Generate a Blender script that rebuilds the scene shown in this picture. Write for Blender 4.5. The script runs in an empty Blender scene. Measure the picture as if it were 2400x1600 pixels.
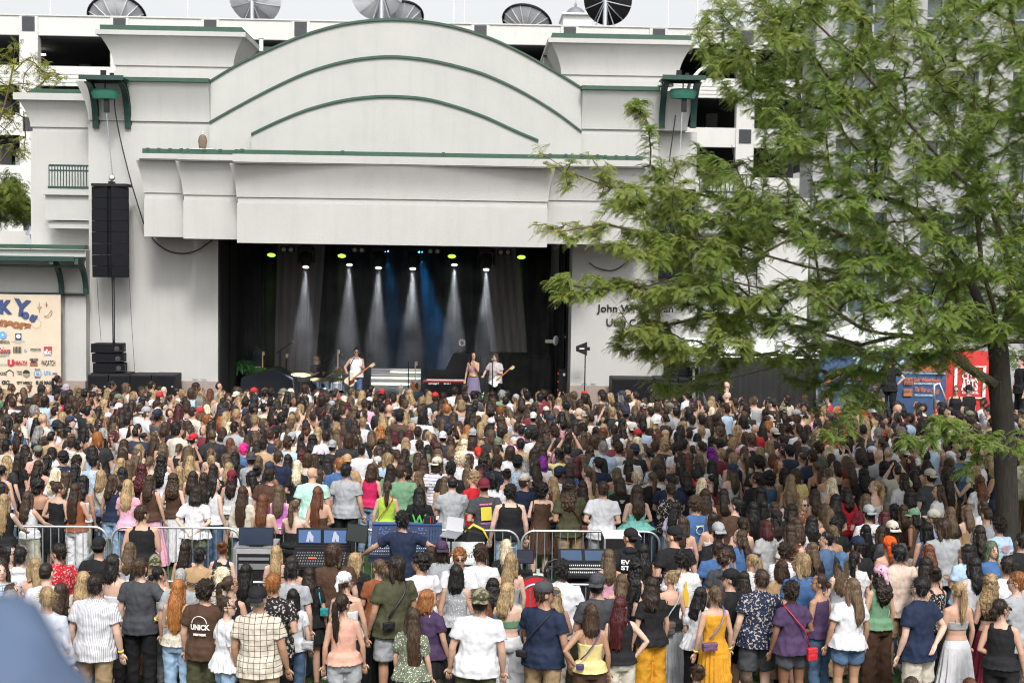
import bpy, bmesh, math, random
import numpy as np
from mathutils import Vector, Matrix, noise
R = math.radians
# ------------------------------------------------------------------ camera
F = 3200.0                      # focal length in pixels of the 2400 px wide photograph
CAMZ = 5.4
YAW, PITCH, ROLL = R(1.7), R(3.58), R(0.85)
cam_d = bpy.data.cameras.new("camera"); cam = bpy.data.objects.new("camera", cam_d)
bpy.context.scene.collection.objects.link(cam)
CM = Matrix.Rotation(-YAW, 3, 'Z') @ Matrix.Rotation(R(90) - PITCH, 3, 'X') @ Matrix.Rotation(ROLL, 3, 'Z')
cam.location = (0, 0, CAMZ); cam.rotation_euler = CM.to_euler()
cam_d.sensor_width = 36.0; cam_d.lens = F / 2400 * 36
cam_d.clip_start = 0.1; cam_d.clip_end = 2000
cam_d.dof.use_dof = True; cam_d.dof.focus_distance = 21.0; cam_d.dof.aperture_fstop = 2.8
SC = bpy.context.scene
SC.camera = cam
# ------------------------------------------------------------------ light
w = bpy.data.worlds.new("World"); SC.world = w; w.use_nodes = True
nt = w.node_tree; nt.nodes.clear()
sky = nt.nodes.new('ShaderNodeTexSky'); sky.sky_type = 'NISHITA'; sky.sun_disc = False
sky.sun_elevation = R(48); sky.sun_rotation = R(172); sky.air_density = 1.0; sky.dust_density = 4.5
hs = nt.nodes.new('ShaderNodeHueSaturation'); hs.inputs['Saturation'].default_value = 0.12
bg = nt.nodes.new('ShaderNodeBackground'); bg.inputs['Strength'].default_value = 0.15
wo = nt.nodes.new('ShaderNodeOutputWorld')
nt.links.new(sky.outputs[0], hs.inputs['Color']); nt.links.new(hs.outputs[0], bg.inputs['Color']); nt.links.new(bg.outputs[0], wo.inputs['Surface'])
sd = bpy.data.lights.new("sun", 'SUN'); sd.energy = 1.8; sd.angle = R(11); sd.color = (1.0, 0.96, 0.9)
sun = bpy.data.objects.new("sun", sd); SC.collection.objects.link(sun)
# light comes from behind the camera, a little to the right, high (elevation 48)
_az, _el = R(172), R(48)
sdir = Vector((math.sin(_az) * math.cos(_el), math.cos(_az) * math.cos(_el), math.sin(_el)))
sun.rotation_euler = sdir.to_track_quat('Z', 'Y').to_euler()
SC.view_settings.view_transform = 'Standard'; SC.view_settings.look = 'None'
SC.view_settings.exposure = 0.58; SC.view_settings.gamma = 1.0
SC.render.engine = 'CYCLES'
SC.cycles.use_denoising = True
try: SC.cycles.denoiser = 'OPENIMAGEDENOISE'
except Exception: pass
SC.cycles.max_bounces = 6; SC.cycles.diffuse_bounces = 3; SC.cycles.transparent_max_bounces = 6
SC.cycles.volume_bounces = 0; SC.cycles.caustics_reflective = False; SC.cycles.caustics_refractive = False
SC.cycles.sample_clamp_indirect = 4.0
try: SC.cycles.filter_width = 1.05
except Exception: pass

# ------------------------------------------------------------------ helpers
def ray(px, py):
    d = CM @ Vector(((px - 1200) / F, -(py - 800) / F, -1.0))
    return d
def at(px, py, D):
    """world point where the sight line through a photo pixel meets the plane Y = D"""
    d = ray(px, py); t = D / d.y
    return Vector((d.x * t, D, CAMZ + d.z * t))
def atz(px, py, z):
    d = ray(px, py); t = (z - CAMZ) / d.z
    return Vector((d.x * t, d.y * t, z))
def X(px, py, D): return at(px, py, D).x
def Z(px, py, D): return at(px, py, D).z
def ppm(D): return F / D
COL = SC.collection
def lin(c):
    return tuple(((v / 12.92) if v <= 0.04045 else ((v + 0.055) / 1.055) ** 2.4) for v in c)
def hexc(h):
    return lin(tuple(int(h[i:i + 2], 16) / 255 for i in (0, 2, 4)))

class G:
    """collects vertices and faces of one mesh"""
    def __init__(s): s.v = []; s.f = []; s.m = []; s.mi = 0
    def add(s, vs, fs):
        o = len(s.v); s.v.extend([tuple(p) for p in vs]); s.f.extend([tuple(i + o for i in f) for f in fs]); s.m.extend([s.mi] * len(fs)); return s
    def join(s, g): 
        o = len(s.v); s.v.extend(g.v); s.f.extend([tuple(i + o for i in f) for f in g.f]); s.m.extend([s.mi] * len(g.f)); return s
    def box(s, x0, x1, y0, y1, z0, z1):
        return s.add([(x0,y0,z0),(x1,y0,z0),(x1,y1,z0),(x0,y1,z0),(x0,y0,z1),(x1,y0,z1),(x1,y1,z1),(x0,y1,z1)],
                     [(3,2,1,0),(4,5,6,7),(0,1,5,4),(1,2,6,5),(2,3,7,6),(3,0,4,7)])
    def obox(s, c, ax, ay, az):
        """oriented box from centre and three half-axis vectors"""
        c = Vector(c); ax = Vector(ax); ay = Vector(ay); az = Vector(az)
        P = [c + ax * i + ay * j + az * k for k in (-1, 1) for i, j in ((-1,-1),(1,-1),(1,1),(-1,1))]
        return s.add(P, [(3,2,1,0),(4,5,6,7),(0,1,5,4),(1,2,6,5),(2,3,7,6),(3,0,4,7)])
    def prismx(s, prof, x0, x1):
        """profile [(y,z)] extruded along X (profile counter-clockwise seen from +X)"""
        n = len(prof)
        vs = [(x0, y, z) for y, z in prof] + [(x1, y, z) for y, z in prof]
        fs = [(i, i + n, (i + 1) % n + n, (i + 1) % n) for i in range(n)]
        return s.add(vs, fs + [tuple(range(n)), tuple(range(2 * n - 1, n - 1, -1))])
    def prismy(s, prof, y0, y1):
        n = len(prof)
        vs = [(x, y0, z) for x, z in prof] + [(x, y1, z) for x, z in prof]
        fs = [(i, (i + 1) % n, (i + 1) % n + n, i + n) for i in range(n)]
        return s.add(vs, fs + [tuple(range(n - 1, -1, -1)), tuple(range(n, 2 * n))])
    def prismz(s, prof, z0, z1):
        n = len(prof)
        vs = [(x, y, z0) for x, y in prof] + [(x, y, z1) for x, y in prof]
        fs = [(i, (i + 1) % n, (i + 1) % n + n, i + n) for i in range(n)]
        return s.add(vs, fs + [tuple(range(n - 1, -1, -1)), tuple(range(n, 2 * n))])
    def tube(s, pts, rad, n=8, cap=True, flat=1.0):
        pts = [Vector(p) for p in pts]
        if not hasattr(rad, '__len__'): rad = [rad] * len(pts)
        vs = []; up = None
        for i, p in enumerate(pts):
            a = pts[max(0, i - 1)]; b = pts[min(len(pts) - 1, i + 1)]
            t = (b - a).normalized()
            if up is None: up = Vector((0, 0, 1)) if abs(t.z) < 0.9 else Vector((0, 1, 0))
            u = t.cross(up).normalized(); v = u.cross(t).normalized(); up = v
            for k in range(n):
                an = 2 * math.pi * k / n
                vs.append(p + (u * math.cos(an) + v * math.sin(an) * flat) * rad[i])
        fs = []
        for i in range(len(pts) - 1):
            for k in range(n):
                fs.append((i * n + k, i * n + (k + 1) % n, (i + 1) * n + (k + 1) % n, (i + 1) * n + k))
        if cap:
            fs.append(tuple(range(n - 1, -1, -1))); fs.append(tuple(range((len(pts) - 1) * n, len(pts) * n)))
        return s.add(vs, fs)
    def cyl(s, p0, p1, r, n=12): return s.tube([p0, p1], r, n)
    def lathe(s, c, prof, n=20, axis=None):
        """[(r,h)] turned about a vertical axis (or `axis`) through c"""
        c = Vector(c); q = Vector(axis).to_track_quat('Z', 'Y').to_matrix() if axis is not None else Matrix.Identity(3)
        vs = []
        for r, h in prof:
            for k in range(n):
                a = 2 * math.pi * k / n
                vs.append(c + q @ Vector((r * math.cos(a), r * math.sin(a), h)))
        fs = []
        for i in range(len(prof) - 1):
            for k in range(n):
                fs.append((i * n + k, i * n + (k + 1) % n, (i + 1) * n + (k + 1) % n, (i + 1) * n + k))
        fs.append(tuple(range(n - 1, -1, -1))); fs.append(tuple(range((len(prof) - 1) * n, len(prof) * n)))
        return s.add(vs, fs)
    def ring(s, rings, n=20, cap=True):
        """elliptic loft: [(cx,cy,cz,rx,ry)] horizontal rings"""
        vs = []
        for cx, cy, cz, rx, ry in rings:
            for k in range(n):
                a = 2 * math.pi * k / n
                vs.append((cx + rx * math.cos(a), cy + ry * math.sin(a), cz))
        fs = []
        for i in range(len(rings) - 1):
            for k in range(n):
                fs.append((i * n + k, i * n + (k + 1) % n, (i + 1) * n + (k + 1) % n, (i + 1) * n + k))
        if cap:
            fs.append(tuple(range(n - 1, -1, -1))); fs.append(tuple(range((len(rings) - 1) * n, len(rings) * n)))
        return s.add(vs, fs)
    def ell(s, c, r, n=12, m=8, rot=None):
        c = Vector(c); vs = []; fs = []
        for i in range(m + 1):
            th = math.pi * i / m
            for k in range(n):
                a = 2 * math.pi * k / n
                p = Vector((r[0] * math.sin(th) * math.cos(a), r[1] * math.sin(th) * math.sin(a), -r[2] * math.cos(th)))
                vs.append(c + (rot @ p if rot is not None else p))
        for i in range(m):
            for k in range(n):
                fs.append((i * n + k, i * n + (k + 1) % n, (i + 1) * n + (k + 1) % n, (i + 1) * n + k))
        return s.add(vs, fs)
    def disc(s, c, r, nrm, n=20):
        c = Vector(c); q = Vector(nrm).to_track_quat('Z', 'Y').to_matrix()
        return s.add([c + q @ Vector((r * math.cos(2*math.pi*k/n), r * math.sin(2*math.pi*k/n), 0)) for k in range(n)], [tuple(range(n))])
    def mesh(s, name, mats=(), smooth=False, ang=None):
        me = bpy.data.meshes.new(name)
        me.from_pydata(s.v, [], s.f); 
        for m in mats: me.materials.append(m)
        if any(s.m): me.polygons.foreach_set('material_index', s.m)
        if smooth: me.polygons.foreach_set('use_smooth', [True] * len(me.polygons))
        me.update()
        if ang: 
            try: me.set_sharp_from_angle(angle=R(ang))
            except Exception: pass
        return me

def link(name, me, parent=None):
    o = bpy.data.objects.new(name, me); COL.objects.link(o)
    if parent is not None: o.parent = parent
    return o
def put(name, g, mats, parent=None, smooth=False, ang=None):
    """link collected geometry (world coordinates) as one object; child coordinates are made local to the parent"""
    if not isinstance(mats, (list, tuple)): mats = [mats]
    off = Vector((0, 0, 0))
    p = parent
    while p is not None: off += p.location; p = p.parent
    if off.length > 0: g.v = [(a - off.x, b - off.y, c - off.z) for a, b, c in g.v]
    return link(name, g.mesh(name, mats, smooth, ang), parent)
def put_each(name, g, mats, parent=None, smooth=False, ang=None):
    """one object per separate piece of the collected geometry"""
    par = list(range(len(g.v)))
    def find_(i):
        while par[i] != i: par[i] = par[par[i]]; i = par[i]
        return i
    for f in g.f:
        a = find_(f[0])
        for j in f[1:]: par[find_(j)] = a
    grp = {}
    for f, m in zip(g.f, g.m): grp.setdefault(find_(f[0]), []).append((f, m))
    out = []
    for fs in grp.values():
        q = G(); idx = {}
        for f, m in fs:
            for i in f:
                if i not in idx: idx[i] = len(q.v); q.v.append(g.v[i])
            q.f.append(tuple(idx[i] for i in f)); q.m.append(m)
        out.append(put(name, q, mats, parent, smooth, ang))
    return out
def bevel(o, w=0.01, seg=2):
    m = o.modifiers.new('bevel', 'BEVEL'); m.width = w; m.segments = seg; m.limit_method = 'ANGLE'; m.angle_limit = R(40); return o
def thing(name, label, cat, loc=(0, 0, 0), group=None):
    o = bpy.data.objects.new(name, None); COL.objects.link(o); o.location = loc; o.empty_display_size = 0.1
    return tag(o, label, cat, group)
def tag(o, label, cat, group=None):
    o['label'] = label; o['category'] = cat
    if group: o['group'] = group
    return o
def kind(o, k='structure', label=None):
    o['kind'] = k
    if label: o['label'] = label
    return o

# ------------------------------------------------------------------ materials
def mat(name, col=(0.5, 0.5, 0.5), rough=0.6, metal=0.0, var=0.0, scale=8.0, bump=0.0, bscale=40.0, spec=None, emit=None, estr=0.0, objcol=False, stretch=None):
    m = bpy.data.materials.new(name); m.use_nodes = True
    nt = m.node_tree; b = nt.nodes['Principled BSDF']; L = nt.links
    b.inputs['Roughness'].default_value = rough; b.inputs['Metallic'].default_value = metal
    if spec is not None: b.inputs['Specular IOR Level'].default_value = spec
    if emit: b.inputs['Emission Color'].default_value = (*emit, 1); b.inputs['Emission Strength'].default_value = estr
    b.inputs['Base Color'].default_value = (*col, 1)
    tc = nt.nodes.new('ShaderNodeTexCoord'); src = tc.outputs['Object']
    if stretch:
        mp = nt.nodes.new('ShaderNodeMapping'); mp.inputs['Scale'].default_value = stretch; L.new(src, mp.inputs['Vector']); src = mp.outputs[0]
    base = None
    if objcol:
        oi = nt.nodes.new('ShaderNodeObjectInfo'); base = oi.outputs['Color']
    if var > 0:
        n = nt.nodes.new('ShaderNodeTexNoise'); n.inputs['Scale'].default_value = scale; n.inputs['Detail'].default_value = 5; n.inputs['Roughness'].default_value = 0.62
        L.new(src, n.inputs['Vector'])
        mr = nt.nodes.new('ShaderNodeMapRange'); mr.inputs['From Min'].default_value = 0.25; mr.inputs['From Max'].default_value = 0.75
        mr.inputs['To Min'].default_value = 1 - var; mr.inputs['To Max'].default_value = 1 + var
        L.new(n.outputs['Fac'], mr.inputs['Value'])
        mx = nt.nodes.new('ShaderNodeVectorMath'); mx.operation = 'SCALE'
        if base is not None: L.new(base, mx.inputs[0])
        else: mx.inputs[0].default_value = col
        L.new(mr.outputs[0], mx.inputs['Scale']); base = mx.outputs[0]
    if base is not None: L.new(base, b.inputs['Base Color'])
    if bump > 0:
        n2 = nt.nodes.new('ShaderNodeTexNoise'); n2.inputs['Scale'].default_value = bscale; n2.inputs['Detail'].default_value = 4
        L.new(src, n2.inputs['Vector'])
        bp = nt.nodes.new('ShaderNodeBump'); bp.inputs['Strength'].default_value = bump; bp.inputs['Distance'].default_value = 0.02
        L.new(n2.outputs['Fac'], bp.inputs['Height']); L.new(bp.outputs[0], b.inputs['Normal'])
    return m
def emis(name, col, s):
    return mat(name, (0.02, 0.02, 0.02), emit=col, estr=s)
M = {}
def stucco(name, col):
    """painted render with faint vertical water stains, fine grain and cloudy tone changes"""
    m = bpy.data.materials.new(name); m.use_nodes = True
    nt = m.node_tree; b = nt.nodes['Principled BSDF']; L = nt.links; N = nt.nodes.new
    b.inputs['Roughness'].default_value = 0.92; b.inputs['Specular IOR Level'].default_value = 0.2
    tc = N('ShaderNodeTexCoord')
    a = N('ShaderNodeTexNoise'); a.inputs['Scale'].default_value = 0.55; a.inputs['Detail'].default_value = 7; a.inputs['Roughness'].default_value = 0.65
    L.new(tc.outputs['Object'], a.inputs['Vector'])
    mp = N('ShaderNodeMapping'); mp.inputs['Scale'].default_value = (3.0, 3.0, 0.22); L.new(tc.outputs['Object'], mp.inputs['Vector'])
    s = N('ShaderNodeTexNoise'); s.inputs['Scale'].default_value = 1.6; s.inputs['Detail'].default_value = 6; L.new(mp.outputs[0], s.inputs['Vector'])
    r1 = N('ShaderNodeMapRange'); r1.inputs['From Min'].default_value = 0.3; r1.inputs['From Max'].default_value = 0.75; r1.inputs['To Min'].default_value = 1.04; r1.inputs['To Max'].default_value = 0.92
    r2 = N('ShaderNodeMapRange'); r2.inputs['From Min'].default_value = 0.5; r2.inputs['From Max'].default_value = 0.8; r2.inputs['To Min'].default_value = 1.0; r2.inputs['To Max'].default_value = 0.94
    L.new(a.outputs['Fac'], r1.inputs['Value']); L.new(s.outputs['Fac'], r2.inputs['Value'])
    mu = N('ShaderNodeMath'); mu.operation = 'MULTIPLY'; L.new(r1.outputs[0], mu.inputs[0]); L.new(r2.outputs[0], mu.inputs[1])
    sc = N('ShaderNodeVectorMath'); sc.operation = 'SCALE'; sc.inputs[0].default_value = col; L.new(mu.outputs[0], sc.inputs['Scale']); L.new(sc.outputs[0], b.inputs['Base Color'])
    g = N('ShaderNodeTexNoise'); g.inputs['Scale'].default_value = 28; g.inputs['Detail'].default_value = 6; g.inputs['Roughness'].default_value = 0.7; L.new(tc.outputs['Object'], g.inputs['Vector'])
    bp = N('ShaderNodeBump'); bp.inputs['Strength'].default_value = 0.35; bp.inputs['Distance'].default_value = 0.02
    L.new(g.outputs['Fac'], bp.inputs['Height']); L.new(bp.outputs[0], b.inputs['Normal'])
    return m
M['stucco'] = stucco('wall_render', (0.44, 0.438, 0.424))
M['concrete'] = stucco('pale_concrete', (0.56, 0.56, 0.54))
M['granite'] = mat('granite_base', (0.30, 0.24, 0.21), 0.7, var=0.35, scale=45, bump=0.1)
M['tower'] = mat('speckled_granite', (0.28, 0.28, 0.285), 0.6, var=0.3, scale=20, bump=0.1)
M['green'] = mat('green_coping', (0.024, 0.072, 0.046), 0.45, var=0.2, scale=3)
M['dgreen'] = mat('dark_green_steel', (0.010, 0.040, 0.032), 0.45, var=0.2, scale=5)
M['canvas'] = mat('green_canvas', (0.01, 0.09, 0.06), 0.8, var=0.2, scale=12, bump=0.3, bscale=18)
M['black'] = mat('black_paint', (0.009, 0.009, 0.011), 0.6, spec=.3, var=0.2, scale=12)
M['void'] = mat('dark_interior', (0.008, 0.008, 0.009), 0.9)
M['drape'] = mat('black_drape', (0.006, 0.006, 0.007), 0.95, var=0.3, scale=2, stretch=(4, 4, .2), bump=0.5, bscale=3)
M['sheer'] = mat('grey_sheer_drape', (0.24, 0.215, 0.205), 0.9, var=0.4, scale=3, stretch=(6, 6, .15))
M['grille'] = mat('speaker_grille', (0.006, 0.0065, 0.009), 0.75, spec=.2, bump=0.3, bscale=220)
M['steel'] = mat('galvanised_steel', (0.55, 0.58, 0.62), 0.38, 0.85, var=0.12, scale=20)
M['alu'] = mat('brushed_aluminium', (0.6, 0.62, 0.65), 0.35, 0.8)
M['white'] = mat('white_paint', (0.75, 0.75, 0.74), 0.5, var=0.06, scale=6)
M['tent'] = mat('white_tent_fabric', (0.80, 0.82, 0.85), 0.6, var=0.03, scale=3)
M['darkpanel'] = mat('dark_tile', (0.035, 0.037, 0.045), 0.5, var=0.2, scale=4)
M['grass'] = None
M['wood'] = mat('lacquered_wood', (0.35, 0.14, 0.04), 0.35, var=0.3, scale=10)
M['maple'] = mat('maple', (0.6, 0.4, 0.2), 0.35)
M['cable'] = mat('black_cable', (0.01, 0.01, 0.01), 0.5)
M['dishw'] = mat('dish_white', (0.75, 0.77, 0.8), 0.5, var=0.08, scale=2)
M['glass'] = mat('window_glass', (0.05, 0.07, 0.08), 0.12, spec=0.7)
M['lead'] = mat('dome_lead', (0.16, 0.17, 0.19), 0.6, var=0.2, scale=2)

_tx = {}
def text_g(s, size, bold=0.0, shear=0.0, ext=0.0):
    """flat geometry of a line of text, centred, in the XZ plane facing -Y"""
    cu = bpy.data.curves.new('t', 'FONT'); cu.body = s; cu.size = size; cu.align_x = 'CENTER'; cu.align_y = 'CENTER'
    cu.offset = bold; cu.shear = shear; cu.extrude = ext; cu.resolution_u = 3
    o = bpy.data.objects.new('t', cu); COL.objects.link(o)
    dg = bpy.context.evaluated_depsgraph_get(); dg.update()
    me = bpy.data.meshes.new_from_object(o.evaluated_get(dg))
    g = G(); g.add([(v.co.x, -v.co.z, v.co.y) for v in me.vertices], [tuple(p.vertices) for p in me.polygons])
    bpy.data.objects.remove(o); bpy.data.curves.remove(cu); bpy.data.meshes.remove(me)
    return g
def text_at(dst, s, px, py, D, size, bold=0.0, rot=0.0, shear=0.0, w=None, ext=0.0):
    g = text_g(s, size, bold, shear, ext); c = at(px, py, D)
    xs = [v[0] for v in g.v]; k = 1.0
    if w: k = w / max(1e-6, max(xs) - min(xs))
    ca, sa = math.cos(rot), math.sin(rot)
    dst.add([(c.x + (x * k) * ca - z * sa, c.y + y, c.z + (x * k) * sa + z * ca) for x, y, z in g.v], g.f)
# ================================================================== ground
def grass_mat():
    m = bpy.data.materials.new('grass'); m.use_nodes = True; nt = m.node_tree; b = nt.nodes['Principled BSDF']; L = nt.links; N = nt.nodes.new
    tc = N('ShaderNodeTexCoord'); n = N('ShaderNodeTexNoise'); n.inputs['Scale'].default_value = 60; n.inputs['Detail'].default_value = 6; L.new(tc.outputs['Object'], n.inputs['Vector'])
    r = N('ShaderNodeValToRGB'); r.color_ramp.elements[0].color = (0.008, 0.02, 0.004, 1); r.color_ramp.elements[1].color = (0.055, 0.12, 0.02, 1)
    r.color_ramp.elements[0].position = 0.3; r.color_ramp.elements[1].position = 0.75
    L.new(n.outputs['Fac'], r.inputs['Fac']); L.new(r.outputs[0], b.inputs['Base Color']); b.inputs['Roughness'].default_value = 0.9
    bp = N('ShaderNodeBump'); bp.inputs['Strength'].default_value = 0.9; bp.inputs['Distance'].default_value = 0.03; L.new(n.outputs['Fac'], bp.inputs['Height']); L.new(bp.outputs[0], b.inputs['Normal'])
    return m
M['grass'] = grass_mat()
g = G(); g.add([(-400, -60, 0), (400, -60, 0), (400, 800, 0), (-400, 800, 0)], [(0, 1, 2, 3)])
kind(put('ground', g, mat('city_paving', (0.22, 0.22, 0.21), 0.9, var=0.2, scale=0.6)))
g = G(); g.add([(-14, 9, .02), (15, 9, .02), (15, 36.8, .02), (-14, 36.8, .02)], [(0, 1, 2, 3)])
kind(put('lawn', g, M['grass']))
# grass blades where the lawn shows near the camera
rng = np.random.default_rng(5)
nb = 26000
bx = rng.uniform(-7.5, 8, nb); by = rng.uniform(13, 21, nb); h = rng.uniform(.04, .09, nb); an = rng.uniform(0, 6.28, nb); ln = rng.uniform(-.03, .03, (nb, 2))
V = np.zeros((nb, 3, 3)); V[:, 0] = np.stack([bx - .005*np.cos(an), by - .005*np.sin(an), np.full(nb, .021)], 1); V[:, 1] = np.stack([bx + .005*np.cos(an), by + .005*np.sin(an), np.full(nb, .021)], 1)
V[:, 2] = np.stack([bx + ln[:, 0], by + ln[:, 1], .02 + h], 1)
me = bpy.data.meshes.new('grass'); me.from_pydata(V.reshape(-1, 3).tolist(), [], [(3*i, 3*i+1, 3*i+2) for i in range(nb)]); me.materials.append(M['grass'])
kind(link('grass', me), 'stuff')['label'] = 'short green lawn grass between the feet of the crowd'
# camera-side terrace
g = G(); g.box(-9, 9, -8, 2.3, 3.15, 3.55)
kind(put('terrace', g, M['concrete']))

# ================================================================== amphitheatre building
WD = 40.0          # depth of the main wall
WID = {}
bld = thing('stage_building', 'pale grey stage building with green trimmed arches and stepped canopy behind the crowd', 'building', (at(900, 900, WD).x, WD, 0))
BACK = 49.0
x_l, x_r = X(208, 500, WD), X(1640, 300, WD)
ox0, ox1 = X(511, 700, WD), X(1340, 700, WD)            # stage opening
z_open = Z(900, 570, WD) + .25
z_stage = 0.92
def zl(py, px=900, D=WD): return Z(px, py, D)
z_main = zl(190, 400); z_grv = zl(285, 400); z_grv2 = zl(296, 400)
st = G()
# piers (with a shallow recessed band under the flared cornice)
xr_p = X(1535, 700, WD)
st.box(x_l, ox0, WD, WD + 1.2, 1.62, z_grv2)
st.box(x_l + .04, ox0, WD + .06, WD + 1.2, z_grv2, z_grv)
st.box(ox1, xr_p, WD, WD + 1.2, 1.62, z_grv2)
st.box(xr_p, X(1640, 300, WD), WD + .4, WD + 1.6, 0, z_grv2)
st.box(xr_p, X(1640, 300, WD), WD + .44, WD + 1.6, z_grv2, z_grv)
st.box(ox1, xr_p, WD + .06, WD + 1.2, z_grv2, z_grv)
# band above the opening, behind the canopy
st.box(ox0, ox1, WD + .02, WD + 1.2, z_open, z_grv2)
# inward return of the opening, left and right, and slab over the stage
st.box(ox0 - .3, ox0, WD + 1.2, BACK, 0, z_grv); st.box(ox1, ox1 + .3, WD + 1.2, BACK, 0, z_grv)
st.box(ox0 - .3, ox1 + .3, BACK, BACK + .3, 0, z_grv)
st.box(ox0, ox1, WD + 1.2, BACK, z_open + .8, z_open + 1.1)
put('wall', st, M['stucco'], bld)
gb = G(); gb.box(x_l - .05, ox0 + .02, WD - .12, WD + 1.2, 0, 1.62); gb.box(ox1 - .02, xr_p + .05, WD - .12, WD + 1.2, 0, 1.62); put_each('granite_base', gb, M['granite'], bld)
# flared upper block with cavetto profile
def cavetto(y_wall, z0, z1, out, n=8, lip=.16, lipout=.10):
    """profile points (y,z) from bottom to top, flaring towards the viewer (-Y)"""
    pr = []
    for i in range(n + 1):
        t = i / n
        pr.append((y_wall - out * (1 - math.cos(t * math.pi / 2)), z0 + (z1 - lip - z0) * t))
    yt = pr[-1][0]
    pr += [(yt - lipout, z1 - lip), (yt - lipout, z1)]
    return pr
def flare_block(g, x0, x1, y_wall, yb, z0, z1, out, sides=(1, 1), lip=.16, lipout=.10, n=8, bow=0.0, nx=1):
    """a block whose front and chosen ends flare outward; optional bowed front"""
    pr = cavetto(y_wall, z0, z1, out, n, lip, lipout)
    rows = []
    for y, z in pr:
        e = y_wall - y
        row = []
        for i in range(nx + 1):
            t = i / nx
            row.append((x0 - e * sides[0] + (x1 - x0 + e * (sides[0] + sides[1])) * t, y - bow * math.sin(math.pi * t), z))
        row = row + [(x1 + e * sides[1], yb, z), (x0 - e * sides[0], yb, z)]
        rows.append(row)
    k = len(rows[0]); vs = [p for r_ in rows for p in r_]; fs = []
    for i in range(len(rows) - 1):
        for j in range(k):
            fs.append((i * k + j, i * k + (j + 1) % k, (i + 1) * k + (j + 1) % k, (i + 1) * k + j))
    fs.append(tuple(range(k - 1, -1, -1))); fs.append(tuple(range((len(rows) - 1) * k, len(rows) * k)))
    g.add(vs, fs)
fl = G()
flare_block(fl, x_l, X(492, 250, WD), WD, WD + 3, z_grv, z_main - .06, .28, (1, 0), lip=.03, lipout=.0)
flare_block(fl, X(1364, 250, WD), X(1612, 250, WD), WD, WD + 3, z_grv, z_main - .06, .28, (0, 1), lip=.03, lipout=.0)
put_each('flared_cornice', fl, M['stucco'], bld, True, 30)
cg = G(); cg.box(X(245, 180, WD), X(494, 180, WD), WD - .36, WD + .2, z_main - .06, z_main + .05)
cg.box(X(1362, 180, WD), X(1545, 180, WD), WD - .36, WD + .2, z_main - .06, z_main + .05)
put_each('coping', cg, M['green'], bld)
# nested arches: each one is a thick slab with a curved top
def arch_curve(pts, D):
    W = [at(a, b, D) for a, b in pts]
    out = []
    for i in range(len(W) - 1):
        p0 = W[max(i - 1, 0)]; p1 = W[i]; p2 = W[i + 1]; p3 = W[min(i + 2, len(W) - 1)]
        for k in range(6):
            t = k / 6
            q = 0.5 * ((2 * p1) + (p2 - p0) * t + (2 * p0 - 5 * p1 + 4 * p2 - p3) * t * t + (3 * p1 - p0 - 3 * p2 + p3) * t ** 3)
            out.append((q.x, q.z))
    out.append((W[-1].x, W[-1].z)); return out
A1 = [(493, 190), (560, 150), (640, 112), (720, 80), (800, 58), (870, 48), (930, 46), (990, 50), (1060, 62), (1140, 86), (1220, 122), (1300, 167), (1365, 207)]
A2 = [(491, 287), (560, 248), (640, 206), (720, 170), (800, 146), (870, 135), (930, 133), (1000, 140), (1070, 155), (1140, 176), (1220, 213), (1300, 261), (1363, 308)]
A3 = [(589, 314), (650, 285), (720, 257), (800, 236), (870, 227), (930, 226), (1000, 232), (1070, 250), (1140, 275), (1210, 307), (1262, 329)]
z_arch0 = zl(375, 900)
for nme, A, D, th in (('outer_arch', A1, WD + .02, 1.0), ('middle_arch', A2, WD - .22, .24), ('inner_arch', A3, WD - .46, .24)):
    c = arch_curve(A, D)
    ga = G(); ga.prismy([(c[0][0], z_arch0)] + [(c[-1][0], z_arch0)] + c[::-1], D, D + th)
    put(nme, ga, M['stucco'], bld)
    gt = G(); t = .07
    for i in range(len(c) - 1):
        (xa, za), (xb, zb) = c[i], c[i + 1]
        ln_ = math.hypot(xb - xa, zb - za); nx_, nz_ = -(zb - za) / ln_ * t, (xb - xa) / ln_ * t
        gt.add([(xa, D - .06, za - nz_*.6), (xb, D - .06, zb - nz_*.6), (xb, D - .06, zb + nz_*.4), (xa, D - .06, za + nz_*.4),
                (xa, D + th + .05, za - nz_*.6 + .02), (xb, D + th + .05, zb - nz_*.6 + .02), (xb, D + th + .05, zb + nz_*.4), (xa, D + th + .05, za + nz_*.4)],
               [(0,1,2,3),(3,2,6,7),(4,7,6,5),(0,4,5,1)])
    put('arch_trim', gt, M['green'], bld)
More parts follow.
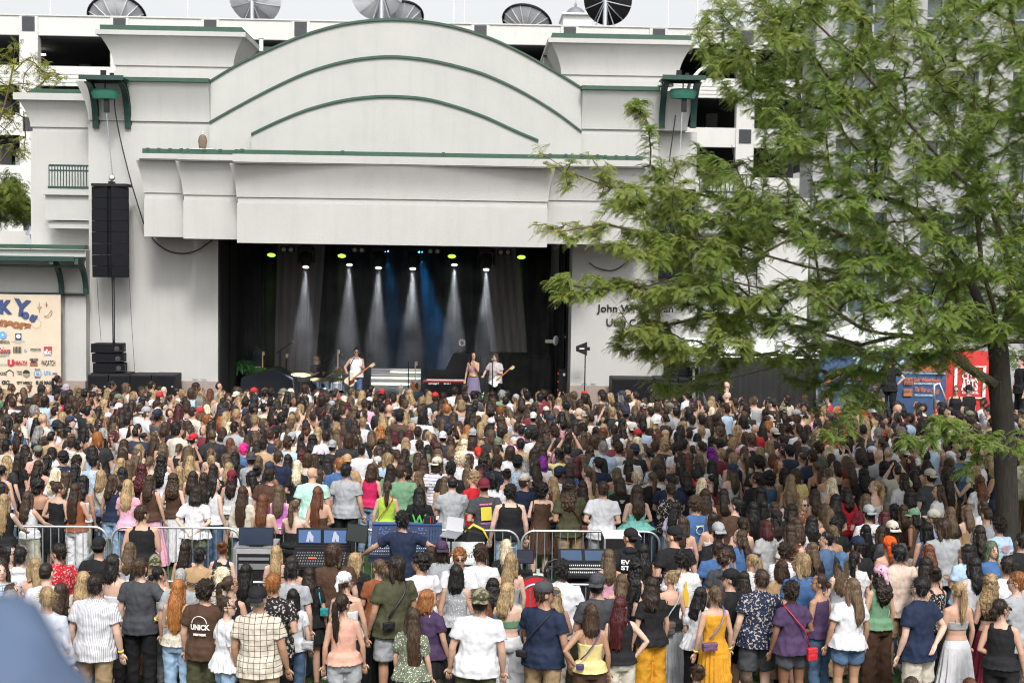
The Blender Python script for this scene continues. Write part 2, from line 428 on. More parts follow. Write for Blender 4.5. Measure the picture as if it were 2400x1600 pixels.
# projecting canopy over the stage: stepped modules, cavetto above, flat band below
CD = 38.6
mods = [(338, 430, 0.0), (430, 556, -.6), (1283, 1408, -.6), (1408, 1512, 0.0), (556, 1283, -1.25)]
ca = G(); cb = G(); cc = G()
CORN = [(323, 442, CD - .42, (349, 360, 372)), (418, 572, CD - 1.03, (351, 362, 375)), (545, 1296, CD - 1.78, (357, 367, 385)), (1270, 1422, CD - 1.05, (363, 373, 389)), (1400, 1516, CD - .42, (366, 376, 390))]
CZ = {338: 0, 430: 1, 556: 2, 1283: 3, 1408: 4}
for a, b, dy in mods:
    D = CD + dy; mid = (a + b) / 2; cen = (a == 556)
    if mid < 900: zt, zb_, zc, zd = zl(372, 430, CD), zl(452 if a < 430 else 457, mid, D), zl(466 if a < 430 else 470, mid, D), zl(555 if a < 400 else 560, mid, D)
    else: zt, zb_, zc, zd = zl(372, 430, CD), zl(470, mid, D), zl(483, mid, D), zl(572, mid, D)
    if cen: zb_, zc, zd = zl(467, 900, D), zl(481, 900, D), zl(574, 900, D)
    _c = CORN[CZ[a]]; zt = Z((_c[0] + _c[1]) / 2, _c[3][2], _c[2]) - .03
    x0, x1 = X(a, 500, D), X(b, 500, D)
    bow = .22 if cen else 0; nx = 16 if cen else 1
    s0 = 1 if a < 600 else 0; s1 = 0 if a < 500 else 1
    if cen: s0 = s1 = 1
    flare_block(ca, x0 - .02 * s0, x1 + .02 * s1, D, WD + .3, zb_, zt, .26 , (s0*.55, s1*.55), lip=.02, lipout=0, bow=bow, nx=nx)
    # recessed band, then the flat lower fascia
    def slab(gx, xa, xb, y, z0, z1):
        row0 = [(xa + (xb - xa) * i / nx, y - bow * math.sin(math.pi * i / nx)) for i in range(nx + 1)] + [(xb, WD + .3), (xa, WD + .3)]
        gx.prismz(row0, z0, z1)
    slab(cb, x0 + .004, x1 - .004, D + .04, zc, zb_); slab(cc, x0, x1, D - .02, zd, zc)
put_each('canopy_cove', ca, M['stucco'], bld, True, 30); put_each('canopy_band', cb, M['stucco'], bld); put_each('canopy_fascia', cc, M['stucco'], bld)
# cornice slab and green coping of the canopy, stepping out with the modules
for a, b, y, rw in CORN:
    mid = (a + b) / 2; z0_, z1_, z2_ = Z(mid, rw[2], y), Z(mid, rw[1], y), Z(mid, rw[0], y + .15)
    kg = G(); kg.box(X(a, 370, y), X(b, 370, y), y, WD - .5, z0_, z1_); kg.box(X(a, 370, y) + .03, X(b, 370, y) - .03, y + .03, WD - .5, z0_ - .03, z0_ - .001); put('canopy_cornice', kg, M['stucco'], bld)
    kc = G(); kc.box(X(a + 8, 355, y), X(b - 8, 355, y), y + .12, y + .22, z1_ + .001, z2_); kc.box(X(a + 8, 355, y), X(b - 8, 355, y), y + .221, WD + .1, z1_ + .001, z2_ - .04)
    for q in range(4): xx = X(a + 20 + (b - a - 40) * q / 3, 355, y); kc.box(xx - .04, xx + .04, y + .10, y + .23, z2_ - .05, z2_ + .02)
    put('canopy_coping', kc, M['green'], bld)
# rear towers with flared tops
for a, b, yt, yc, y2, y3, sd_ in ((258, 555, 66, 78, 155, 168, 'l'), (1308, 1600, 85, 97, 177, 190, 'r')):
    D = 43.5; g = G(); mid = (a + b) / 2
    zt, zcn, zb1, zb2 = zl(yt, mid, D), zl(yc, mid, D), zl(y2, mid, D), zl(y3, mid, D)
    x0, x1 = X(a + 8, 120, D), X(b - 8, 120, D)
    flare_block(g, x0, x1, D, D + 4.5, zb1, zcn, .35, (1, 1) , lip=.14, lipout=.1)
    put('rear_tower_cove', g, M['stucco'], bld, True, 30)
    g = G(); g.box(x0 + .05, x1 - .05, D + .05, D + 4.4, zb2, zb1); g.box(x0, x1, D, D + 4.5, 4, zb2); put('rear_tower', g, M['stucco'], bld)
    g = G(); g.box(x0 - .32, x1 + .32, D - .38, D + 4.8, zcn, zt); put_each('coping', g, M['green'], bld)
g = G(); g.box(X(1275, 150, 46), X(1400, 150, 46), 46, 50, 6, zl(134, 1290, 46)); g.box(X(560, 110, 46), X(640, 110, 46), 46, 50, 6, zl(118, 600, 46)); put_each('rear_parapet', g, M['stucco'], bld)
g = G(); g.box(X(1272, 150, 45.9), X(1402, 150, 45.9), 45.85, 46.1, zl(134, 1290, 46), zl(127, 1290, 46)); g.box(X(556, 110, 45.9), X(640, 110, 45.9), 45.85, 46.1, zl(118, 600, 46), zl(111, 600, 46)); put_each('coping', g, M['green'], bld)
g = G(); p = at(612, 120, 44.6); q = at(612, 90, 44.6); g.cyl(p, q, .07); g.lathe(q, [(.0, -.02), (.1, -.01), (.09, .03), (.0, .07)]); put('vent_pipe', g, M['white'], bld, True, 40)
# left wing with balcony
LW = 41.2
g = G(); D = LW; x0, x1 = X(72, 400, D), x_l + .05
flare_block(g, x0, x1 + .1, D, D + 7, zl(298, 130, D), zl(222, 130, D), .26, (1, 0), lip=.2, lipout=.12)
put('wing_cove', g, M['stucco'], bld, True, 30)
g = G(); g.box(x0 + .05, x1, D + .05, D + 7, zl(309, 130, D), zl(298, 130, D)); g.box(x0, x1, D, D + 7, 0, zl(309, 130, D)); put('wing_wall', g, M['stucco'], bld)
g = G(); g.box(X(70, 215, D - .4), x1, D - .35, D + 7, zl(222, 130, D), zl(212, 130, D)); put_each('coping', g, M['green'], bld)
g = G(); BD = D - .75
g.box(X(100, 450, BD), x1, BD - .12, D, zl(457, 150, BD), zl(446, 150, BD)); g.box(X(106, 450, BD), x1, BD, D, zl(516, 150, BD), zl(457, 150, BD)); g.box(X(111, 450, BD), x1, BD + .1, D, zl(535, 150, BD), zl(518, 150, BD))
put('balcony', g, M['stucco'], bld)
rg = G(); RD = BD + .02; xa, xb = X(115, 410, RD), x_l - .02; zt, zb_ = zl(386, 160, RD), zl(441, 160, RD)
rg.box(xa, xb, RD - .02, RD + .02, zt - .04, zt); rg.box(xa, xb, RD - .02, RD + .02, zt - .20, zt - .17); rg.box(xa - .03, xb, RD - .04, RD + .04, zb_ - .02, zb_ + .05)
nbl = 15
for i in range(nbl + 1):
    xx = xa + (xb - xa) * i / nbl
    rg.box(xx - .012, xx + .012, RD - .012, RD + .012, zb_, zt - .02)
    if i < nbl and i % 1 == 0:
        cx = xx + (xb - xa) / nbl / 2
        ringp = [(cx + .05 * math.cos(t * math.pi / 5), RD, zt - .105 + .062 * math.sin(t * math.pi / 5)) for t in range(11)]
        rg.tube(ringp, .009, 4, False)
put('balcony_railing', rg, M['dgreen'], bld)
# right balcony railing glimpsed through the leaves
rg = G(); RD = WD + .2; xa, xb = X(1640, 420, RD), X(1760, 420, RD); zt, zb_ = zl(408, 1690, RD), zl(450, 1690, RD)
rg.box(xa, xb, RD - .02, RD + .02, zt - .04, zt); rg.box(xa, xb, RD - .02, RD + .02, zb_ - .03, zb_ + .03)
for i in range(13): xx = xa + (xb - xa) * i / 12; rg.box(xx - .012, xx + .012, RD - .012, RD + .012, zb_, zt)
put('balcony_railing', rg, M['dgreen'], bld)
g = G(); g.box(xa, xb + .1, WD + .1, WD + 3, zb_ - 1.2, zb_ - .04); g.box(xa, X(1900, 420, WD + 2), WD + 2, WD + 6, 0, zb_ - .06); put('right_wing', g, M['stucco'], bld)
# low wing at far left with flat roof, vent and steel canopy
g = G(); D = 39.6; xw0, xw1 = -24.0, x_l + .02
zr = zl(583, 100, D)
g.box(xw0, xw1, D, D + 1.5, zl(693, 100, D), zl(585, 100, D) ); g.box(xw0, X(150, 750, D), D + .15, D + 1.5, 0, zl(693, 100, D)); g.box(X(153, 750, D), xw1, D, D + 1.5, 1.62, zl(693, 100, D))
g.box(xw0, xw1, D + .8, 44, zr - .5, zl(566, 100, 44) - .25); g.box(xw0, X(70, 550, 43.5), 43.5, 43.8, zr-1, zl(545, 30, 43.5)+.05); put('low_wing', g, M['stucco'], bld)
g = G(); g.box(X(150, 900, D), xw1, D - .1, D + 1.5, 0, 1.62); put_each('granite_base', g, M['granite'], bld)
g = G(); g.box(xw0, xw1, D - .12, D + .3, zr, zr + .12); put_each('coping', g, M['green'], bld)
cn = G(); cD = 38.5
zt = zl(603, 100, cD)
cn.box(xw0, xw1, cD, D, zt - .06, zt + .02); cn.box(xw0, xw1, cD - .04, cD + .03, zt - .10, zt + .03)
cn.cyl((xw0, cD + .25, zl(624, 100, cD)), (xw1, cD + .25, zl(624, 100, cD)), .035)
cn.cyl((xw0, D - .1, zl(688, 100, D)), (xw1, D - .1, zl(688, 100, D)), .035)
for px in (148, 205):
    xx = X(px, 650, D); pts = []
    for i in range(9):
        t = i / 8 * math.pi / 2
        pts.append((xx, D - .15 - .85 * (1 - math.sin(t)) , zl(688, px, D) + (zt - zl(688, px, D)) * (1 - math.cos(t))))
    pts = [(xx, D - .15 - .95 * (1 - math.cos(i / 8 * math.pi / 2)), zl(688, px, D) + (zt - .1 - zl(688, px, D)) * math.sin(i / 8 * math.pi / 2)) for i in range(9)]
    for i in range(8):
        p, q = Vector(pts[i]), Vector(pts[i + 1]); dv = (q - p) / 2
        cn.obox((p + q) / 2, (.055, 0, 0), dv.cross(Vector((1, 0, 0))).normalized() * .09, dv * 1.05)
put('steel_canopy', cn, M['dgreen'], bld)
t = thing('roof_vent', 'shiny metal mushroom vent on the flat roof at far left', 'vent', at(82, 566, 41.5))
g = G(); c = at(82, 566, 41.5); g.box(c.x - .22, c.x + .22, c.y - .22, c.y + .22, c.z - .1, c.z + .08); put('base', g, M['steel'], t)
g = G(); g.lathe(c, [(.14, .06), (.14, .18), (.25, .19), (.27, .22), (.16, .40), (.17, .42), (.13, .46), (.0, .47)], 20); put('cowl', g, M['steel'], t, True, 35)
# wall lettering on right pier
g = G()
D = WD - .03
text_at(g, "The", 1490, 690, D, .30, .004, ext=.012)
text_at(g, "John W. Gallivan", 1490, 724, D, .30, .004, w=2.25, ext=.012)
text_at(g, "Utah Center", 1482, 757, D, .30, .004, w=1.55, ext=.012)
put('wall_lettering', g, M['black'], bld)
for a, b in ((457, 895), (477, 895), (1370, 905), (1390, 905)):
    g = G(); c = at(a, b, WD - .06); g.box(c.x - .06, c.x + .06, c.y - .03, c.y + .03, c.z - .07, c.z + .09); put('socket_box', g, M['steel'], bld)

# owl figure and floodlights
t = thing('owl_decoy', 'brown plastic owl decoy standing on the canopy coping', 'owl decoy', at(475, 350, CD + .2))
c = at(475, 349, CD + .2)
g = G(); g.ring([(c.x, c.y, c.z, .10, .09), (c.x, c.y, c.z + .09, .11, .10), (c.x, c.y, c.z + .22, .13, .11), (c.x, c.y, c.z + .34, .10, .09), (c.x, c.y, c.z + .40, .04, .04)], 14)
g.mi = 0; put('body', g, mat('owl_brown', (.15, .11, .08), .8, var=.5, scale=30), t, True)
g = G(); g.cyl((c.x, c.y, c.z + .38), (c.x, c.y, c.z + .45), .02); g.ell((c.x, c.y, c.z + .46), (.03, .03, .03)); g.box(c.x-.35, c.x+.35, c.y-.2, c.y+.15, c.z - .02, c.z - .003); put('stand', g, M['white'], t)

# ---------------------------------------------------------------- hoist brackets
def hoist(px, mir, lab):
    D = WD - .05
    c = at(px, 190, D)
    t = thing('hoist_bracket', lab, 'bracket', (c.x, D, c.z), 'steel hoist brackets on the stage building')
    zt = c.z
    g = G(); w_ = .56
    g.box(c.x - w_, c.x + w_, D - 1.1, D + .1, zt - .04, zt + .0); g.box(c.x - w_ - .06, c.x + w_ + .06, D - 1.16, D - 1.13, zt - .11, zt + .02); g.box(c.x - w_, c.x + w_, D - .5, D - .42, zt - .13, zt - .04)
    put('platform', g, M['dgreen'], t)
    for s in (-1, 1):
        g = G(); xx = c.x + s * w_ * .82
        for i in range(10):
            a0, a1 = i / 10 * math.pi / 2, (i + 1) / 10 * math.pi / 2
            p = Vector((xx, D - .02 - .85 * (1 - math.cos(a0)), zt - 1.35 + 1.2 * math.sin(a0))); q = Vector((xx, D - .02 - .85 * (1 - math.cos(a1)), zt - 1.35 + 1.2 * math.sin(a1)))
            dv = (q - p) / 2; nrm = dv.cross(Vector((1, 0, 0))).normalized()
            g.obox((p + q) / 2, (.085, 0, 0), nrm * .02, dv * 1.06); g.obox((p + q) / 2 + nrm * .12, (.085, 0, 0), nrm * .02, dv * 1.06); g.obox((p + q) / 2 + nrm * .06, (.02, 0, 0), nrm * .07, dv * 1.02)
        put('curved_leg', g, M['dgreen'], t)
    g = G(); hx = c.x + .02; g.ring([(hx, D - .8, zt - .62, .06, .06), (hx, D - .8, zt - .60, .34, .13), (hx, D - .8, zt - .42, .40, .15), (hx, D - .8, zt - .33, .34, .12), (hx, D - .8, zt - .31, .1, .05)], 14)
    put('canvas_cover', g, M['canvas'], t, True, 50)
    g = G(); g.cyl((hx, D - .8, zt - .34), (hx, D - .8, zt - .04), .02); g.obox((hx + .04, D - .8, zt - .78), (.07, 0, 0), (0, .05, 0), (0, 0, .2)); g.obox((hx-.1, D - .6, zt + .12), (.07, 0, 0), (0, .05, 0), (0, 0, .1)); g.obox((hx+.14, D - .6, zt + .08), (.05, 0, 0), (0, .05, 0), (0, 0, .07)); put('hoist_motor', g, M['black'], t)
    return hx, D - .8, zt
hx, hy, hz = hoist(262, 1, 'green steel hoist bracket with canvas cover above the left speaker array')
hx2, hy2, hz2 = hoist(1590, -1, 'green steel hoist bracket at the right end, partly behind leaves')
t = thing('roof_lamp', 'white gooseneck lamp on the roof edge beside the right hoist bracket', 'lamp', at(1615, 205, WD))
g = G(); pts = [at(a, b, WD) for a, b in ((1612, 212), (1618, 190), (1640, 165), (1662, 153), (1690, 152))]; g.tube(pts, .05, 8); g.ell(at(1700, 152, WD), (.25, .12, .07)); put('lamp_arm', g, M['white'], t, True)
t = thing('round_cover', 'white round cap on the roof edge left of the right hoist bracket', 'roof cap', at(1560, 200, WD - .3))
g = G(); g.lathe(at(1560, 203, WD - .3), [(.0, 0), (.22, 0), (.24, .03), (.22, .08), (.1, .12), (.0, .125)], 18); put('cap', g, M['white'], t, True, 40)

# ---------------------------------------------------------------- garage
GD = 85.0
gar = thing('parking_garage', 'pale concrete parking garage with dark open decks behind the stage', 'building', (0, GD, 0))
def gz(py, px=0): return Z(px, py, GD)
zt_top = gz(36, 20); per = (114.0) / ppm(GD)
gx0, gx1 = X(-220, 300, GD), X(2120, 300, GD)
g = G()
top = zt_top; h_par = (80 - 36) / ppm(GD)
levels = []; decks = G()
z_ = top
g.box(gx0, gx1, GD, GD + .3, top - h_par, top); g.box(gx0, gx1, GD - .08, GD + .35, top - .0, top + .07); 
op_h = 69 / ppm(GD); sp_h = 45 / ppm(GD)
zz = top - h_par; k = 0
lines = G()
while zz > -1:
    zz -= op_h; levels.append((zz, zz + op_h))
    g.box(gx0, gx1, GD, GD + .3, zz - sp_h, zz)
    if k % 2 == 0:
        for q in range(3): g.box(gx0, gx1, GD - .035, GD, zz - sp_h * (.42 + q * .2) , zz - sp_h * (.30 + q * .2))
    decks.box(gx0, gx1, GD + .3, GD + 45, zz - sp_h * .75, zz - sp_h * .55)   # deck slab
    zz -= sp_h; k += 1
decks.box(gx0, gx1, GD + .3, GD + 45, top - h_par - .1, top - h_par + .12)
put_each('deck', decks, mat('shaded_deck_concrete', (.045, .047, .055), .9), gar)  # concrete darkened: the shade between decks is put into the slab colour
put('spandrel', g, M['concrete'], gar)
pitch_ = 207 / ppm(GD); cx0 = X(68, 100, GD)
cg = G(); bgk = G()
n0 = int((gx0 - cx0) / pitch_); 
for i in range(n0, 14):
    cx = cx0 + i * pitch_
    if cx > gx1: break
    cg.box(cx - .56, cx + .56, GD - .1, GD + .55, 0, top - .03)
    bgk.box(cx - .38, cx + .38, GD - .13, GD - .1, top - .95, top - .06)
    for q in (1, 2, 3): bgk.box(cx - .38, cx + .38, GD - .13, GD - .1, top - .06 - .92 - q * 2 * per+.06, top - .06 - q * 2 * per)
    for dpt in (12, 26): cg.box(cx - .4, cx + .4, GD + dpt, GD + dpt + .8, 0, top - h_par)
put_each('column', cg, M['concrete'], gar); put_each('dark_tile', bgk, M['darkpanel'], gar)
g = G(); g.box(gx0, gx1, GD + 45, GD + 45.3, 0, top - h_par); put('back_wall', g, mat('shaded_garage_back', (.015, .016, .02), .9), gar)  # near-black colour stands in for the shade deep inside the garage
# sloping ramp edges seen inside
g = G()
for i in range(1, 9, 3):
    xx = cx0 + i * pitch_ + .6
    for (z0_, z1_) in levels[:3]:
        g.add([(xx, GD + 3, z1_ - .1), (xx + pitch_ * .8, GD + 14, z0_ + .3), (xx + pitch_ * .8, GD + 14, z0_ + 1.0), (xx, GD + 3, z1_ + .4)], [(0, 1, 2, 3)])
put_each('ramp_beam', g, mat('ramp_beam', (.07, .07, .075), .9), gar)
g = G()
g.box(X(1735, 240, GD+2), X(1760, 240, GD+2), GD + 2, GD + 2.2, gz(256, 1750), gz(252, 1750)); g.box(X(60, 110, GD+5), X(105, 110, GD+5), GD + 5, GD + 5.2, gz(103, 100), gz(99, 100)); put_each('light_fitting', g, emis('tube_light', (1, .95, .7), 6), gar)

def dish(px, py, rpx, lab, back=True, tilt=(0.2, -1, .35), col='dishw', dy=3.5, rim=False, ribs=10):
    D = GD + dy; c = at(px, py, D); r = rpx / ppm(D)
    t = thing('satellite_dish', lab, 'satellite dish', (c.x, c.y, c.z - r), 'satellite dishes on the garage roof')
    ax = Vector(tilt).normalized(); q = ax.to_track_quat('Z', 'Y').to_matrix()
    g = G(); prof = [(r * i / 8, .28 * r * (i / 8) ** 2) for i in range(1, 9)]
    g.lathe(c, [(.02, 0)] + prof + [(r, .28 * r + .04)] + [(a * .985, b + .05) for a, b in prof[::-1]] + [(.02, .05)], 36, ax)
    put('reflector', g, M[col], t, True, 40)
    g = G()
    for k in range(ribs):
        a = 2 * math.pi * (k + .5) / ribs; pts = []
        for i in range(6):
            rr = r * i / 5; pts.append(c + q @ Vector((rr * math.cos(a), rr * math.sin(a), .28 * rr * rr / r - .05 - .12 * (1 - i / 5))))
        g.tube(pts, .035, 5)
    put('rib', g, M['alu'] if not rim else M['white'], t)
    if rim:
        g = G(); pts = [c + q @ Vector((r * 1.01 * math.cos(2*math.pi*k/36), r * 1.01 * math.sin(2*math.pi*k/36), .28 * r)) for k in range(37)]; g.tube(pts, .09, 6, False); put('rim', g, M['black'], t)
    g = G(); b = c - ax * .1; zb = top; g.cyl((b.x, b.y, zb), (b.x, b.y, b.z), .14, 10); g.tube([(b.x - .7, b.y, zb), (b.x, b.y, b.z), (b.x + .7, b.y, zb)], .05, 5)
    fc = c + ax * r * .95
    for k in range(3):
        a = 2 * math.pi * k / 3 + .5; g.tube([c + q @ Vector((r * .8 * math.cos(a), r * .8 * math.sin(a), .2 * r)), fc], .025, 5)
    g.lathe(fc, [(.08, -.1), (.12, .1), (.05, .2)], 8, ax); put('mount', g, M['alu'], t, True, 30)
AWAY = (-.15, .85, .75)
dish(273, 52, 63, 'half hidden satellite dish with dark rim, leftmost on the garage roof', tilt=(-.1, .6, .8), rim=True, ribs=14)
dish(592, 2, 62, 'pale ribbed satellite dish second from left on the garage roof', tilt=(.15, .9, .5))
dish(893, -18, 66, 'large pale satellite dish behind the top of the arch', tilt=(-.5, .9, .3), dy=2)
dish(935, 58, 58, 'dark rimmed satellite dish low behind the arch top', tilt=(-.2, .5, .8), rim=True, ribs=14, dy=5)
dish(1232, 64, 56, 'dark rimmed satellite dish between the arch and the far dome', tilt=(.2, .5, .8), rim=True, ribs=14)
dish(1420, 2, 58, 'black faced satellite dish rightmost on the garage roof', tilt=(.35, .9, .25), col='black', dy=1.8)
for px, h in ((118, 60), (440, 90), (1063, 120), (1088, 120), (1633, 100), (1565, 80)):
    c = at(px, 34 + px * .02, GD + 8); g = G(); g.cyl((c.x, c.y, top - .3), (c.x, c.y, top + 6), .035 if px != 1633 else .07, 6)
    tag(put('roof_mast', g, M['white']), {118: 'thin white mast above the garage roof, leftmost', 440: 'thin white mast left of the pale ribbed dish', 1063: 'left of two thin white masts right of the arch top', 1088: 'right of two thin white masts right of the arch top', 1633: 'thicker white mast on the garage roof beside the tree', 1565: 'thin white mast right of the black satellite dish'}[px], 'mast', 'thin masts on the garage roof')
# far domed cupola
t = thing('domed_tower', 'grey ribbed dome on a white tower far behind the garage', 'tower', at(1350, 60, 160))
c = at(1350, 60, 160); s = 160 / 3200
g = G(); g.box(c.x - 32 * s, c.x + 32 * s, 158, 164, 0, c.z + 18 * s); g.box(c.x - 35 * s, c.x + 35 * s, 157.5, 164.5, c.z + 17 * s, c.z + 20.5 * s); put('tower', g, M['white'], t)
g = G(); g.lathe((c.x, 161, c.z + 20 * s), [(25 * s * math.cos(i * math.pi / 20), 26 * s * math.sin(i * math.pi / 20)) for i in range(10)] + [(3 * s, 26 * s), (3 * s, 32 * s), (.5 * s, 36 * s), (.3 * s, 42 * s)], 24); put('dome', g, M['lead'], t, True, 40)

M['wframe'] = mat('window_frame', (.3, .3, .31), .5)
# granite tower behind the tree, right
gt = thing('granite_tower', 'grey granite office tower behind the tree at right', 'building', (at(2180, 500, 62).x, 62, 0))
D = 62.0; g = G(); xa, xb = X(1905, 400, D), X(2700, 400, D); zt = 26
wins = []
cols = [X(p, 300, D) for p in (1960, 2165, 2370, 2575)]
rows = [Z(2200, p, D) for p in (-120, -10, 165, 330, 500, 640)]
g.box(xa, xb, D + .5, D + 2.5, 0, zt)
bandz = []
ws = X(2300, 300, D) - X(2175, 300, D); wh = 95 / ppm(D)
zs = [r - wh for r in rows] 
prev = zt
for r in rows:
    g.box(xa, xb, D, D + .5, r, prev); prev = r - wh
g.box(xa, xb, D, D + .5, 0, prev)
for r in rows:
    xprev = xa
    for cx in cols:
        g.box(xprev, cx, D, D + .5, r - wh, r); xprev = cx + ws
    g.box(xprev, xb, D, D + .5, r - wh, r)
put('wall', g, M['tower'], gt)
for r in rows:
    for cx in cols:
        g = G(); 
        for i in range(4): xx = cx + ws * i / 3; g.box(xx - .04, xx + .04, D + .3, D + .4, r - wh, r)
        g.box(cx, cx + ws, D + .3, D + .4, r - .06, r); g.box(cx, cx + ws, D + .3, D + .4, r - wh * .55, r - wh * .55 + .08)
        f = put('window', g, M['wframe'], gt)
        g = G(); g.box(cx, cx + ws, D + .42, D + .46, r - wh, r); put('pane', g, M['glass'], f)

# tent, fence, banners at right
TD = 37.4
tp = thing('white_tent', 'white peaked tent roof behind the blue banner', 'tent', at(2115, 830, TD + 2))
c0 = at(2000, 792, TD); c1 = at(2260, 792, TD); pk = at(2130, 722, TD + 1.8); zt = c0.z - .08
g = G(); B = [(c0.x, TD), (c1.x, TD), (c1.x, TD + 3.6), (c0.x, TD + 3.6)]
n = 10; vs = []; fs = []
for i in range(n + 1):
    t_ = i / n; zz = zt + (pk.z - zt) * (t_ ** 1.25); sh = 1 - t_ * .985
    cxm, cym = (c0.x + c1.x) / 2, TD + 1.8
    for (x_, y_) in B: vs.append((cxm + (x_ - cxm) * sh, cym + (y_ - cym) * sh, zz))
for i in range(n):
    for j in range(4): fs.append((i*4 + j, i*4 + (j+1) % 4, (i+1)*4 + (j+1) % 4, (i+1)*4 + j))
g.add(vs, fs); g.box(c0.x - .01, c1.x + .01, TD - .01, TD + 3.61, zt - .35, zt); put('canopy', g, M['tent'], tp)
g = G(); g.box(c0.x - .02, c1.x + .02, TD - .03, TD - .012, zt - .62, zt - .36); put('yellow_valance', g, mat('yellow_valance', (.55, .3, .08), .7), tp)
for (x_, y_) in B: g = G(); g.cyl((x_, y_, 0), (x_, y_, zt - .3), .035, 8); put('leg', g, M['alu'], tp)
tp2 = thing('vendor_tent', 'low flat white tent roof behind the black fence, left of the peaked tent', 'tent', at(1800, 860, TD + 3))
a, b = at(1620, 836, TD + 1), at(1930, 836, TD + 1)
g = G(); g.box(a.x, b.x, TD + 1, TD + 4, a.z - .3, a.z + .12); g.prismx([(TD + .8, a.z + .12), (TD + 4.2, a.z + .12), (TD + 2.5, a.z + .45)], a.x, b.x); put('canopy', g, M['tent'], tp2)
g = G()
for xx in (a.x + .1, (a.x+b.x)/2, b.x - .1): g.cyl((xx, TD + 1.1, 0), (xx, TD + 1.1, a.z), .04, 8)
put('leg', g, M['alu'], tp2)
# dark scrim fence
FD = 37.0
fe = thing('scrim_fence', 'black mesh scrim fence right of the subwoofers', 'fence', at(1750, 1000, FD))
g = G(); xa, xb = X(1640, 900, FD), X(1920, 900, FD); za = Z(1780, 838, FD)
vs = []; nn = 40
for i in range(nn + 1):
    xx = xa + (xb - xa) * i / nn
    for z_ in (0, za): vs.append((xx, FD + .03 * math.sin(i * 1.3) + .02 * math.sin(i * .37), z_ + (.02 * math.sin(i * .9) if z_ else 0)))
g.add(vs, [(2*i, 2*i+2, 2*i+3, 2*i+1) for i in range(nn)]); g.add([(x, y + .02, z) for x, y, z in vs], [(2*i+1, 2*i+3, 2*i+2, 2*i) for i in range(nn)])
put('scrim', g, mat('black_scrim', (.012, .012, .013), .8, var=.5, scale=1.5), fe)
g = G()
for i in range(5): xx = xa + (xb - xa) * i / 4; g.cyl((xx, FD + .08, 0), (xx, FD + .08, za + .05), .025, 6)
g.cyl((xa, FD + .08, za), (xb, FD + .08, za), .025, 6); put('frame', g, M['steel'], fe)
def cloth_panel(px0, px1, py0, py1, D, m, name, parent, sag=.03, zbot=None):
    g = G(); nx, nz = 24, 14; a = at(px0, py0, D); b = at(px1, py0, D); zt = (at((px0+px1)/2, py0, D)).z; zb = at((px0+px1)/2, py1, D).z if zbot is None else zbot
    vs = []
    for j in range(nz + 1):
        for i in range(nx + 1):
            u, v_ = i / nx, j / nz
            vs.append((a.x + (b.x - a.x) * u, D + sag * (noise.noise(Vector((u * 5, v_ * 4, px0))) - .3), zt + (zb - zt) * v_))
    k = nx + 1
    fs = [(j*k+i, (j+1)*k+i, (j+1)*k+i+1, j*k+i+1) for j in range(nz) for i in range(nx)]
    g.add(vs, fs); o = len(vs); g.add([(x, y + .012, z) for x, y, z in vs], [tuple(reversed(f)) for f in fs])
    return put(name, g, m, parent, True), zt
bl = thing('concert_banner', 'navy blue concert series banner with orange event blocks behind the lawn', 'banner', at(2067, 960, FD - .2))
BD_ = FD - .25
cloth_panel(1920, 2219, 826, 960, BD_, mat('banner_navy', (.035, .075, .17), .7, var=.2, scale=3, bump=.2, bscale=4), 'cloth', bl, .04, .7)
g = G()
def rect(g, px0, py0, px1, py1, D):
    a = at(px0, py0, D); b = at(px1, py1, D); g.box(a.x, b.x, D, D + .008, b.z, a.z)
for r_ in ((2119, 848, 2217, 871), (1933, 884, 1953, 902), (1931, 910, 1952, 926), (2029, 884, 2040, 902), (2119, 885, 2139, 902), (2118, 911, 2138, 928)): rect(g, *r_, BD_ - .06)
put_each('orange_block', g, mat('banner_orange', (.42, .14, .06), .7), bl)
g = G(); text_at(g, "2026", 2135, 859, BD_ - .085, .30, .006, w=.32)
text_at(g, "JUL 23", 2129, 890, BD_ - .085, .09, .002); text_at(g, "5PM GATES", 2129, 898, BD_ - .085, .07, .002, w=.2); text_at(g, "OCT 1", 2128, 917, BD_ - .085, .09, .002); text_at(g, "JUL 17", 1943, 890, BD_ - .085, .09, .002); text_at(g, "6PM GATES", 1943, 898, BD_-.085, .07, .002, w=.2); text_at(g, "AUG", 1941, 915, BD_ - .085, .09)
put('dark_lettering', g, mat('banner_ink', (.03, .05, .12), .7), bl)
g = G(); text_at(g, "Suki Waterhouse", 2173, 890, BD_ - .06, .17, .005, shear=.2, w=.74); text_at(g, "The War on Drugs", 2172, 914, BD_ - .06, .19, .005, rot=-.06, shear=.2, w=.68); text_at(g, "Old Crow Medicine", 1990, 885, BD_ - .06, .15, .004, shear=.2, w=.62)
put('orange_lettering', g, mat('banner_rust', (.5, .13, .05), .7), bl)
g = G(); text_at(g, "WITH CHARLOTTE LAWRENCE AND WEDSN", 2173, 899, BD_ - .06, .075, .002, w=.74); text_at(g, "WITH LO MOON AND WEDSN", 2165, 926, BD_ - .06, .08, .002, w=.5); text_at(g, "WITH LE RICHARD", 1985, 899, BD_-.06, .075, .002, w=.5); text_at(g, "Twilight", 2055, 852, BD_ - .06, .46, .014, shear=.3, w=1.45); text_at(g, "Concert Series", 2055, 869, BD_ - .06, .16, .004, w=.9)
for z_ in (872, 874.5): rect(g, 2060, z_, 2217, z_ + .8, BD_ - .06)
put('pale_lettering', g, mat('banner_pale', (.45, .65, .72), .7), bl)
rb = thing('arts_banner', 'red City Arts Council banner beside the tree trunk', 'banner', at(2275, 960, FD - .3))
